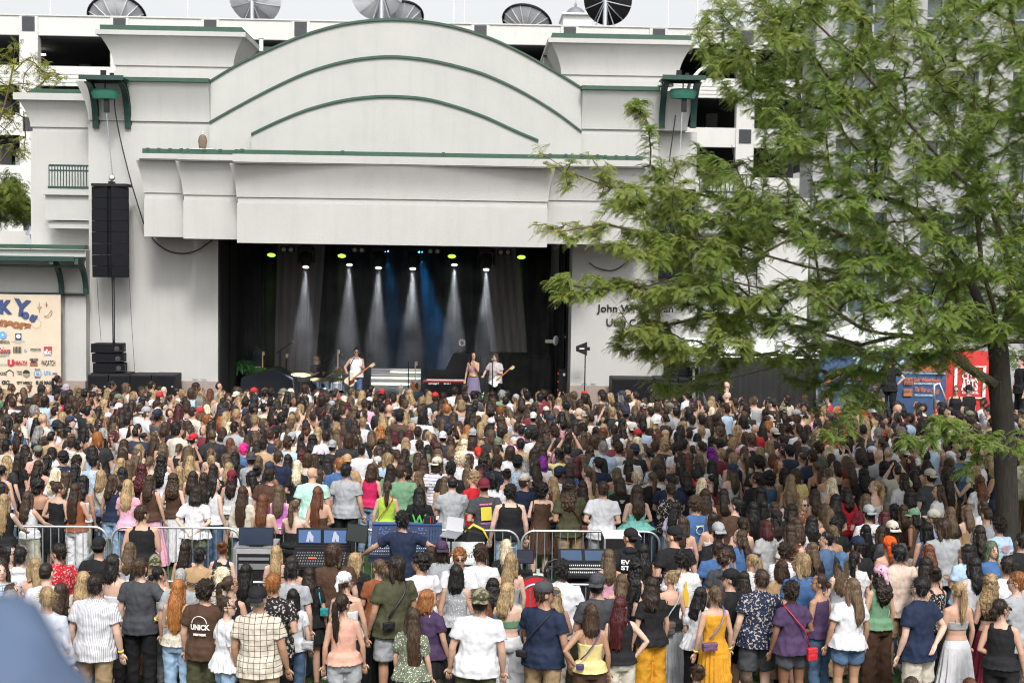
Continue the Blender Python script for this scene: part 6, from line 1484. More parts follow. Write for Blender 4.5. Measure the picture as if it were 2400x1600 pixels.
def body(sex, pose, yaw, bare='', sit=False):
    key = ('body', sex, pose, yaw, sit)
    if key in _B: return _B[key]
    g = G(); k = 1 if sex == 'm' else .88
    g.ring([(0, cy, z, rx, ry) for z, rx, ry, cy in TOR[sex]], 20)
    for s in (-1, 1):
        S, E, W = arm_pts(sex, pose[0 if s < 0 else 1], s)
        g.tube([Vector((s * .07, -.012, 1.43)), S + Vector((0, 0, -.002)), S.lerp(E, .35), S.lerp(E, .8), E, E.lerp(W, .3), E.lerp(W, .75), W], [.05 * k, .056 * k, .050 * k, .042 * k, .039 * k, .041 * k, .031 * k, .025 * k], 12)
        d = (W - E).normalized(); g.ell(W + d * .045, (.040 * k, .020 * k, .052), 10, 8, d.to_track_quat('Z', 'Y').to_matrix())
        x = s * LEGS[sex]
        if sit: L_ = [Vector((x, -.01, .90)), Vector((x * 1.3, .22, .90)), Vector((x * 1.5, .42, .88)), Vector((x * 1.5, .44, .66)), Vector((x * 1.5, .42, .46))]
        else: L_ = [Vector((x, -.01, .92)), Vector((x * 1.02, -.005, .74)), Vector((x * 1.08, .006, .52)), Vector((x * 1.10, -.012, .36)), Vector((x * 1.14, -.012, .09))]
        g.tube(L_, [.088, .082, .056, .057, .038], 14)
        f = L_[-1]; g.ell((f.x * 1.02, f.y + .06, f.z - .05), (.045, .125, .042), 12, 8); g.ell((f.x, f.y, f.z - .03), (.04, .05, .055), 10, 6)
    ya = -yaw * R(42)
    h = G(); h.ell((0, -.004, 1.665), (.072, .094, .097), 18, 12); h.ell((0, .038, 1.612), (.058, .062, .082), 16, 10); h.ell((0, .062, 1.565), (.034, .036, .032), 10, 8)
    h.tube([(0, .096, 1.655), (0, .113, 1.625), (0, .110, 1.612)], [.010, .016, .012], 8); h.ell((0, .094, 1.588), (.024, .012, .010), 8, 6)
    for s in (-1, 1): h.ell((s * .074, .0, 1.63), (.013, .022, .034), 8, 6)
    g.tube([(0, -.006, 1.46), (0, .004, 1.60)], [.062 * k, .054 * k], 14)
    h.v = [rz(p, ya) for p in h.v]; g.join(h)
    me = remesh(g, .0125, 2)
    me.materials.append(M['skin']); me.materials.append(M['eye']); me.materials.append(M['lip']); me.materials.append(M['brow'])
    e = G(); e.mi = 1
    for s in (-1, 1): e.ell((s * .030, .088, 1.642), (.0125, .008, .0065), 8, 6)
    e.mi = 2; e.ell((0, .1015, 1.588), (.021, .006, .0065), 8, 6); e.mi = 3
    for s in (-1, 1): e.tube([(s * .014, .096, 1.661), (s * .032, .094, 1.667), (s * .050, .080, 1.661)], .0045, 5)
    e.v = [rz(p, ya) for p in e.v]; e.mi = 0
    for s in (-1, 1):
        S, E, W = arm_pts(sex, pose[0 if s < 0 else 1], s); d = (W - E).normalized(); q = d.to_track_quat('Z', 'Y').to_matrix(); curl = Vector((0, 1, 0)) if pose[0] in 'uoN' else Vector((0, .4, -.6))
        for i, l in enumerate((.062, .074, .070, .056)):
            b = W + d * .085 + q @ Vector(((i - 1.5) * .018 * k, 0, 0)); e.tube([b - d * .02, b + d * l * .5, b + d * l * .8 + curl * .016, b + d * l * .85 + curl * .034], [.0095 * k, .009 * k, .0085 * k, .007 * k], 6)
        b = W + d * .03 + q @ Vector((-s * .03, 0, 0)); e.tube([b, b + d * .03 + q @ Vector((-s * .028, 0, 0)) * .7, b + d * .055 + q @ Vector((-s * .030, 0, 0)) * .8 + curl * .01], [.012, .0105, .008], 6)
    append(me, e, None); me.name = 'body'; _B[key] = me; return me
def top(sex, pose, ty):
    key = ('top', sex, pose, ty)
    if key in _B: return _B[key]
    g = G(); T_ = TOR[sex]; m = sex == 'm'
    def inter(z):
        for i in range(len(T_) - 1):
            if T_[i][0] <= z <= T_[i + 1][0]:
                t = (z - T_[i][0]) / (T_[i + 1][0] - T_[i][0]); return [T_[i][j] * (1 - t) + T_[i + 1][j] * t for j in range(4)]
        return list(T_[0]) if z < T_[0][0] else list(T_[-1])
    P = {'t': (.84 if m else .90, 1.492, .016, .75), 's': (.82 if m else .88, 1.50, .020, .9), 'l': (.84 if m else .90, 1.492, .016, .7), 'k': (.90 if m else .95, 1.425, .012, .45), 'c': (.95, 1.29, .011, .2), 'n': (1.0, 1.235, .011, .1), 'd': (.93, 1.40, .012, .1), 'b': (.88, 1.485, .022, .9), 'q': (.98, 1.25, .014, .3), 'x': (1.17, 1.27, .012, 0), 'H': (.84, 1.50, .032, .9), 'y': (.95, 1.42, .012, .3)}
    hem, zt, off, loose = P[ty]; rings = []; cw = inter(1.30)[1]; n = 14
    for i in range(n + 1):
        z = hem + (zt - hem) * i / n; _, rx, ry, cy = inter(z)
        if z < 1.30: rx = rx + max(0, cw - rx) * loose * .85; ry = ry + (.02 * loose if z < 1.2 else .01 * loose)
        fl = 0.016 * loose if i == 0 else 0
        if ty == 'b': fl += .03 * max(0, 1 - i / 6)
        if ty == 'q' : fl += .10 * max(0, 1 - i / 8)
        if ty == 'd': fl += 0
        if z < 1.06 and ty != 'd':
            wq = .150 if not m else .178; br = .190 if z < .93 else .190 + (wq - .190) * min(1, (z - .93) / (.07 if m else .11)); rx = max(rx, br + .042 - off); ry = max(ry, (.138 if z < .96 else .126) + .042 - off)
        rings.append((0, cy, z, rx + off + fl, ry + off + fl * .8))
    g.ring(rings, 24)
    if ty == 's': g.ring([(0, -.012, 1.47, .082 if m else .07, .075), (0, -.006, 1.515, .070 if m else .06, .066)], 16)
    if ty == 'H': g.ell((0, -.09, 1.47), (.12, .07, .06), 12, 8)
    for s in (-1, 1):
        S, E, W = arm_pts(sex, pose[0 if s < 0 else 1], s); k = 1 if m else .88; a = Vector((s * .06, -.012, 1.435))
        if ty in 'tsb': 
            f = .62 if ty != 'b' else .8; e = S.lerp(E, f); r = (.072 if ty == 't' else .076 if ty == 's' else .085) * k; g.tube([a, S + Vector((0, 0, .0)), S.lerp(E, f * .5), e], [.062 * k, .071 * k, r, r * (1.03 if ty != 'b' else .75)], 14)
        elif ty in 'lH': o_ = 1.0 if ty == 'l' else 1.22; g.tube([a, S, S.lerp(E, .5), E, E.lerp(W, .5), E.lerp(W, .93)], [.060 * k, .070 * k * o_, .062 * k * o_, .056 * k * o_, .050 * k * o_, .046 * k * o_], 14)
        elif ty == 'k': g.tube([(s * .09, .04, 1.40), (s * .095, .01, 1.455), (s * .095, -.04, 1.455), (s * .09, -.075, 1.39)], .026, 8)
        elif ty == 'y': g.tube([(s * .10, .04, 1.38), (s * .105, -.01, 1.45), (s * .10, -.08, 1.38)], .020, 8)
        elif ty in 'cxd': g.tube([(s * .085, .085, 1.29), (s * .09, .055, 1.40), (s * .09, -.012, 1.452), (s * .085, -.075, 1.39), (s * .075, -.10, 1.28)], .0085, 6)
    if ty == 'd':
        g.ring([(0, -.005, .52, .235, .21), (0, -.008, .70, .215, .185), (0, -.015, .88, .20, .155), (0, -.006, 1.0, .172, .122), (0, 0, 1.1, .14, .10)], 28)
    me = remesh(g, .0125 if ty not in 'cxd' else .010, 2)
    amp = {'t': .013, 's': .015, 'l': .012, 'k': .007, 'c': .005, 'n': .005, 'd': .010, 'b': .018, 'q': .018, 'x': .004, 'H': .018, 'y': .006}[ty]
    disp(me, amp, 9, 5, 3.1, True); disp(me, amp * .6, 16, 14, 8.7)
    if ty in 'bqd':
        a = co(me); an = np.arctan2(a[:, 1], a[:, 0]); w_ = np.clip((1.18 - a[:, 2]) / .25, 0, 1) * .010; a[:, :2] *= (1 + (np.sin(an * 22) * w_ / .2))[:, None]; setco(me, a)
    me.name = 'top'; _B[key] = me; return me
def bottom(sex, ty, sit=False):
    key = ('bot', sex, ty, sit)
    if key in _B: return _B[key]
    g = G(); T_ = TOR[sex]; x0 = LEGS[sex]; zw = 1.0 if sex == 'm' else 1.04
    wr = .150 if sex == 'f' else .178
    if ty in 'jpsw':
        g.ring([(0, -.008, .86, .165, .125), (0, -.016, .93, .190, .138), (0, -.008, zw, wr, .118)], 22)
        for s in (-1, 1):
            x = s * x0
            if sit: g.tube([(x, -.01, .90), (x * 1.3, .22, .90), (x * 1.5, .42, .89), (x * 1.5, .44, .70), (x * 1.5, .43, .52)], [.104, .095, .08, .075, .075], 14)
            elif ty == 'j': g.tube([(x, -.01, .93), (x * 1.02, -.005, .74), (x * 1.08, .004, .50), (x * 1.10, -.008, .30), (x * 1.16, -.01, .075)], [.103, .094, .076, .074, .072], 14)
            elif ty == 'w': g.tube([(x, -.01, .93), (x * 1.06, -.005, .74), (x * 1.15, .004, .50), (x * 1.2, -.008, .30), (x * 1.28, -.01, .05)], [.108, .106, .105, .112, .125], 14)
            elif ty == 's': g.tube([(x, -.01, .93), (x * 1.05, -.005, .74), (x * 1.12, .0, .53 if sex == 'm' else .72)], [.106, .104, .104 if sex == 'm' else .108], 14)
            elif ty == 'p': g.tube([(x, -.01, .93), (x * 1.03, -.005, .74), (x * 1.08, .004, .50), (x * 1.10, -.008, .30), (x * 1.14, -.01, .08)], [.103, .092, .072, .066, .060], 14)
    elif ty == 'm': g.ring([(0, -.012, .66, .225, .185), (0, -.014, .80, .205, .160), (0, -.014, .93, .187, .137), (0, -.008, zw, .150, .112)], 28)
    elif ty == 'L': g.ring([(0, -.005, .12, .30, .26), (0, -.006, .35, .265, .225), (0, -.01, .62, .225, .18), (0, -.014, .85, .195, .15), (0, -.014, .95, .182, .132), (0, -.008, zw, .148, .110)], 32)
    me = remesh(g, .0135, 2)
    if ty in 'mL':
        a = co(me); an = np.arctan2(a[:, 1], a[:, 0]); w_ = np.clip((.97 - a[:, 2]) / .5, 0, 1) * .022; a[:, :2] *= (1 + ((np.sin(an * 15 + np.sin(an * 4) * 2) + .4 * np.sin(an * 31)) * w_ / .22))[:, None]; setco(me, a); disp(me, .008, 8, 3, 4)
    else: setco(me, co(me) + normals(me) * .009); disp(me, .010, 7, 8, 5.5, True, lambda a: np.clip((1.0 - a[:, 2]) * 4, 0, 1)); disp(me, .005, 18, 18, 1.5)
    me.name = 'bottom'; _B[key] = me; return me
def shoes():
    if 'shoe' in _B: return _B['shoe']
    g = G()
    for s in (-1, 1):
        x = s * .108; g.ell((x, .05, .045), (.050, .140, .045), 12, 8); g.ell((x, -.01, .07), (.045, .06, .05), 10, 6); g.box(x - .045, x + .045, -.075, .17, .004, .03)
    me = remesh(g, .012, 1); me.name = 'shoes'; _B['shoe'] = me; return me
def hair(st):
    key = ('hair', st)
    if key in _B: return _B[key]
    g = G(); fine = (.0085, 60, 5, .012)
    cap = lambda dx=.0, dz=.0: g.ell((0, -.022, 1.672 + dz), (.089 + dx, .098 + dx, .103 + dx), 18, 12)
    def fall(zb, w0, w1, w2, d=.055, y2=-.135):
        g.ring([(0, -.115, zb - .02, w2 * .45, .018), (0, y2, zb + .05, w2, d * .55), (0, y2, zb + (1.45 - zb) * .5, w1 * 1.02, d * .85), (0, -.115, 1.45, w1, d), (0, -.075, 1.55, w0, .072), (0, -.03, 1.64, .088, .098)], 22)
    if st == 'L': cap(); fall(1.235, .096, .104, .078); 
    elif st == 'W': cap(.004); fall(1.245, .104, .116, .092, .058)
    elif st == 'V': cap(.003); fall(1.07, .102, .112, .085, .052)
    elif st == 'K': cap(.010, .004); fall(1.22, .114, .132, .108, .07)
    elif st == 'B': cap(.006); g.ring([(0, -.075, 1.43, .10, .06), (0, -.07, 1.50, .115, .085), (0, -.045, 1.58, .108, .095), (0, -.03, 1.65, .092, .099)], 22)
    elif st == 'M': cap(.010); g.ring([(0, -.06, 1.50, .06, .05), (0, -.055, 1.55, .085, .07), (0, -.035, 1.61, .095, .09), (0, -.03, 1.66, .095, .1)], 20)
    elif st == 'P': cap(-.003); g.tube([(0, -.105, 1.69), (0, -.15, 1.68), (0, -.165, 1.60), (0, -.15, 1.46), (0, -.145, 1.34), (0, -.14, 1.26)], [.025, .034, .042, .044, .034, .012], 12)
    elif st == 'N': cap(-.002); g.ell((0, -.10, 1.745), (.052, .048, .048), 14, 10)
    elif st == 'n': cap(-.002); g.ell((0, -.125, 1.62), (.055, .045, .045), 14, 10)
    elif st == 'S': g.ell((0, -.018, 1.683), (.086, .098, .098), 18, 12); g.ring([(0, -.05, 1.565, .055, .035), (0, -.045, 1.60, .075, .06), (0, -.03, 1.65, .085, .09)], 18)
    elif st == 'Z': g.ell((0, -.014, 1.676), (.0795, .099, .097), 18, 12); g.ring([(0, -.05, 1.59, .06, .045), (0, -.03, 1.65, .079, .088)], 18)
    elif st == 'C': g.ell((0, -.02, 1.69), (.098, .110, .105), 18, 12); g.ring([(0, -.05, 1.56, .06, .04), (0, -.045, 1.60, .085, .07), (0, -.03, 1.65, .096, .1)], 18)
    elif st == 'A': g.ell((0, -.03, 1.67), (.12, .125, .118), 18, 12); g.ell((0, -.06, 1.57), (.105, .085, .085), 14, 10)
    if st in 'LWVKBM':   # locks beside the face
        for s in (-1, 1): g.tube([(s * .078, .01, 1.70), (s * .088, .012, 1.62), (s * .094, -.0, 1.54), (s * .098, -.03, 1.46)] + ([(s * .105, -.04, 1.36)] if st in 'WVK' else []), [.02, .026, .028, .026] + ([.012] if st in 'WVK' else []), 10)
    me = remesh(g, .0095, 1)
    a = co(me); wv = np.clip((1.62 - a[:, 2]) / .12, 0, 1)
    if st in 'WV': a[:, 0] += np.sin(a[:, 2] * 38 + a[:, 0] * 25) * .007 * wv; setco(me, a)
    if st in 'KA': disp(me, .022, 26, 22, 2.2); disp(me, .016, 62, 50, 7.7)
    elif st in 'C': disp(me, .026, 26, 24, 2.2); disp(me, .012, 60, 55, 7.7)
    elif st in 'MSW': disp(me, .008, 24, 10, 4.2); disp(me, .009, 70, 12, 9.1)
    elif st == 'Z': disp(me, .003, 60, 60)
    else: disp(me, .006, 34, 3, 2.2); disp(me, .007, 85, 5, 5.1)
    if st in 'LVWBK':     # ragged strand ends
        a = co(me); low = a[:, 2].min(); k = np.clip(1 - (a[:, 2] - low) / .10, 0, 1); a[:, 2] += k * .05 * np.array([noise.noise(Vector((p[0] * 55, p[1] * 30, 0))) for p in a]); setco(me, a)
    # thin flyaway strands so the outline is not clean
    rs_ = random.Random(hash(st) if False else ord(st[0])); s = G(); a = co(me); nn = normals(me)
    for _ in range(260 if st != 'Z' else 0):
        i = rs_.randrange(len(a)); p = Vector(a[i]); 
        if p.y > .06 and p.z < 1.70: continue
        n_ = Vector(nn[i]); d = Vector((n_.x * .3, n_.y * .3, -.8 if p.z < 1.66 else -.1)) + Vector((rs_.gauss(0, .3), rs_.gauss(0, .3), 0)); d.normalize(); l = rs_.uniform(.03, .085); sd_ = n_.cross(d).normalized() * .0028
        e1 = p + n_ * rs_.uniform(.002, .009); e2 = e1 + d * l + n_ * rs_.uniform(0, .012); s.add([e1 - sd_ - d * .01, e1 + sd_ - d * .01, e2 + sd_ * .2, e2 - sd_ * .2], [(0, 1, 2, 3)])
    append(me, s, None); me.name = 'hair'; _B[key] = me; return me
def hat(ty):
    key = ('hat', ty)
    if key in _B: return _B[key]
    g = G()
    if ty in 'bf':
        s = -1 if ty == 'b' else 1
        g.ell((0, -.012, 1.715), (.089, .106, .084), 20, 12); g.ring([(0, -.012, 1.685, .090, .107), (0, -.012, 1.72, .089, .105)], 22)
        me = remesh(g, .0095, 1); v = G(); n = 12; vs = []
        for j in range(3):
            for i in range(n + 1):
                an = math.pi * (i / n); r = 1 + .0; y = s * (.075 + .105 * math.sin(an) * (j / 2)); x = .082 * math.cos(an); vs.append((x, y - .012, 1.69 - .018 * (j / 2) - .012 * abs(x) / .08 * (j / 2)))
        k = n + 1; fs = [(j*k+i, j*k+i+1, (j+1)*k+i+1, (j+1)*k+i) for j in range(2) for i in range(n)]; v.add(vs, fs); v.add([(x, y, z - .006) for x, y, z in vs], [tuple(reversed(f)) for f in fs])
        v.ell((0, -.012, 1.803), (.010, .010, .006), 8, 4); append(me, v, None)
    elif ty == 'n': g.ell((0, -.03, 1.705), (.096, .108, .088), 18, 10); g.tube([(0, -.12, 1.66), (0, -.15, 1.62), (.02, -.155, 1.55)], [.03, .03, .012], 8); me = remesh(g, .009, 1); disp(me, .010, 20, 14, 3, True)
    elif ty == 'z': g.ell((0, -.03, 1.68), (.102, .112, .098), 18, 10); g.tube([(0, -.10, 1.62), (0, -.13, 1.50), (.0, -.14, 1.36)], [.07, .06, .02], 10); me = remesh(g, .009, 1); disp(me, .012, 18, 12, 3, True)
    me.name = 'cap'; _B[key] = me; return me
def glasses():
    if 'gl' in _B: return _B['gl']
    g = G()
    for s in (-1, 1): g.ell((s * .032, .108, 1.643), (.026, .005, .018), 12, 6); g.tube([(s * .058, .10, 1.647), (s * .083, .05, 1.65), (s * .085, -.01, 1.645)], .003, 5)
    g.tube([(-.008, .112, 1.648), (.008, .112, 1.648)], .003, 5); me = g.mesh('sunglasses', [M['black']], True); _B['gl'] = me; return me
def part(name, me, par, m, col, objcol=True):
    if not me.materials: me.materials.append(None)
    o = bpy.data.objects.new(name, me); COL.objects.link(o); o.parent = par
    if m is not None: o.material_slots[0].link = 'OBJECT'; o.material_slots[0].material = m
    o.color = (*col, 1); return o
HV = random.Random(99)
def person(loc, facing, sex, hs, hc, tt, tc, tp, bt, bc, bp, pose='dd', yaw=0, hatc=None, hatt=None, skin='b', h=1.0, label='', glass=False, sit=False, shoe=(.35, .35, .35), wide=1.0, extra=None, group='people in the audience', boots=False):
    t = thing('person', label, 'person', loc, group); t.rotation_euler = (0, 0, -facing); t.scale = (h * wide, h * wide, h)
    part('body', body(sex, pose, yaw, sit=sit), t, None, SKIN[skin])
    if tt: part('dress' if tt == 'd' else 'top', top(sex, pose, tt), t, CM_[tp], tc)
    if bt: part({'j': 'trousers', 'p': 'trousers', 'w': 'trousers', 's': 'shorts', 'm': 'skirt', 'L': 'skirt'}[bt], bottom(sex, bt, sit), t, M['denim'] if bp == 'D' else CM_[bp], bc)
    if not sit: part('shoes', shoes(), t, CM_[''], shoe)
    t.rotation_euler = (HV.gauss(0, .018), HV.gauss(0, .022), -facing)
    if hs != 'X':
        o = part('hair', hair(hs), t, M['hair'], hc); o.rotation_euler = (0, 0, -yaw * R(42)); a_, s_ = (HV.uniform(.85, .95), HV.uniform(.80, 1.12)) if hs in 'LWVKPB' else (HV.uniform(.92, .99), 1.0)
        o.scale = (a_, max(a_, .95), s_); o.location = (0, 0, 1.70 * (1 - s_))
    if hatt: o = part('cap' if hatt in 'bf' else 'headscarf', hat(hatt), t, CM_['~' if hatc[1] == '~' else '%' if hatc[1] == '%' else ''], hatc[0]); o.rotation_euler = (0, 0, -yaw * R(42))
    if glass: o = bpy.data.objects.new('sunglasses', glasses()); COL.objects.link(o); o.parent = t; o.rotation_euler = (0, 0, -yaw * R(42))
    return t
HW = dict(L='long straight', W='long wavy', V='very long', K='long curly', B='shoulder length', P='ponytailed', N='bunned', n='low bunned', S='short', Z='cropped', C='short curly', A='big curly', M='shaggy', X='')
TW = dict(t='t-shirt', s='short sleeved shirt', l='long sleeved top', k='tank top', c='strappy top', n='strapless top', d='dress', b='blouse', q='strapless ruffled top', x='bikini top', H='jacket', y='sleeveless top')
BW = dict(j='trousers', p='slim trousers', w='wide trousers', s='shorts', m='short skirt', L='long skirt')
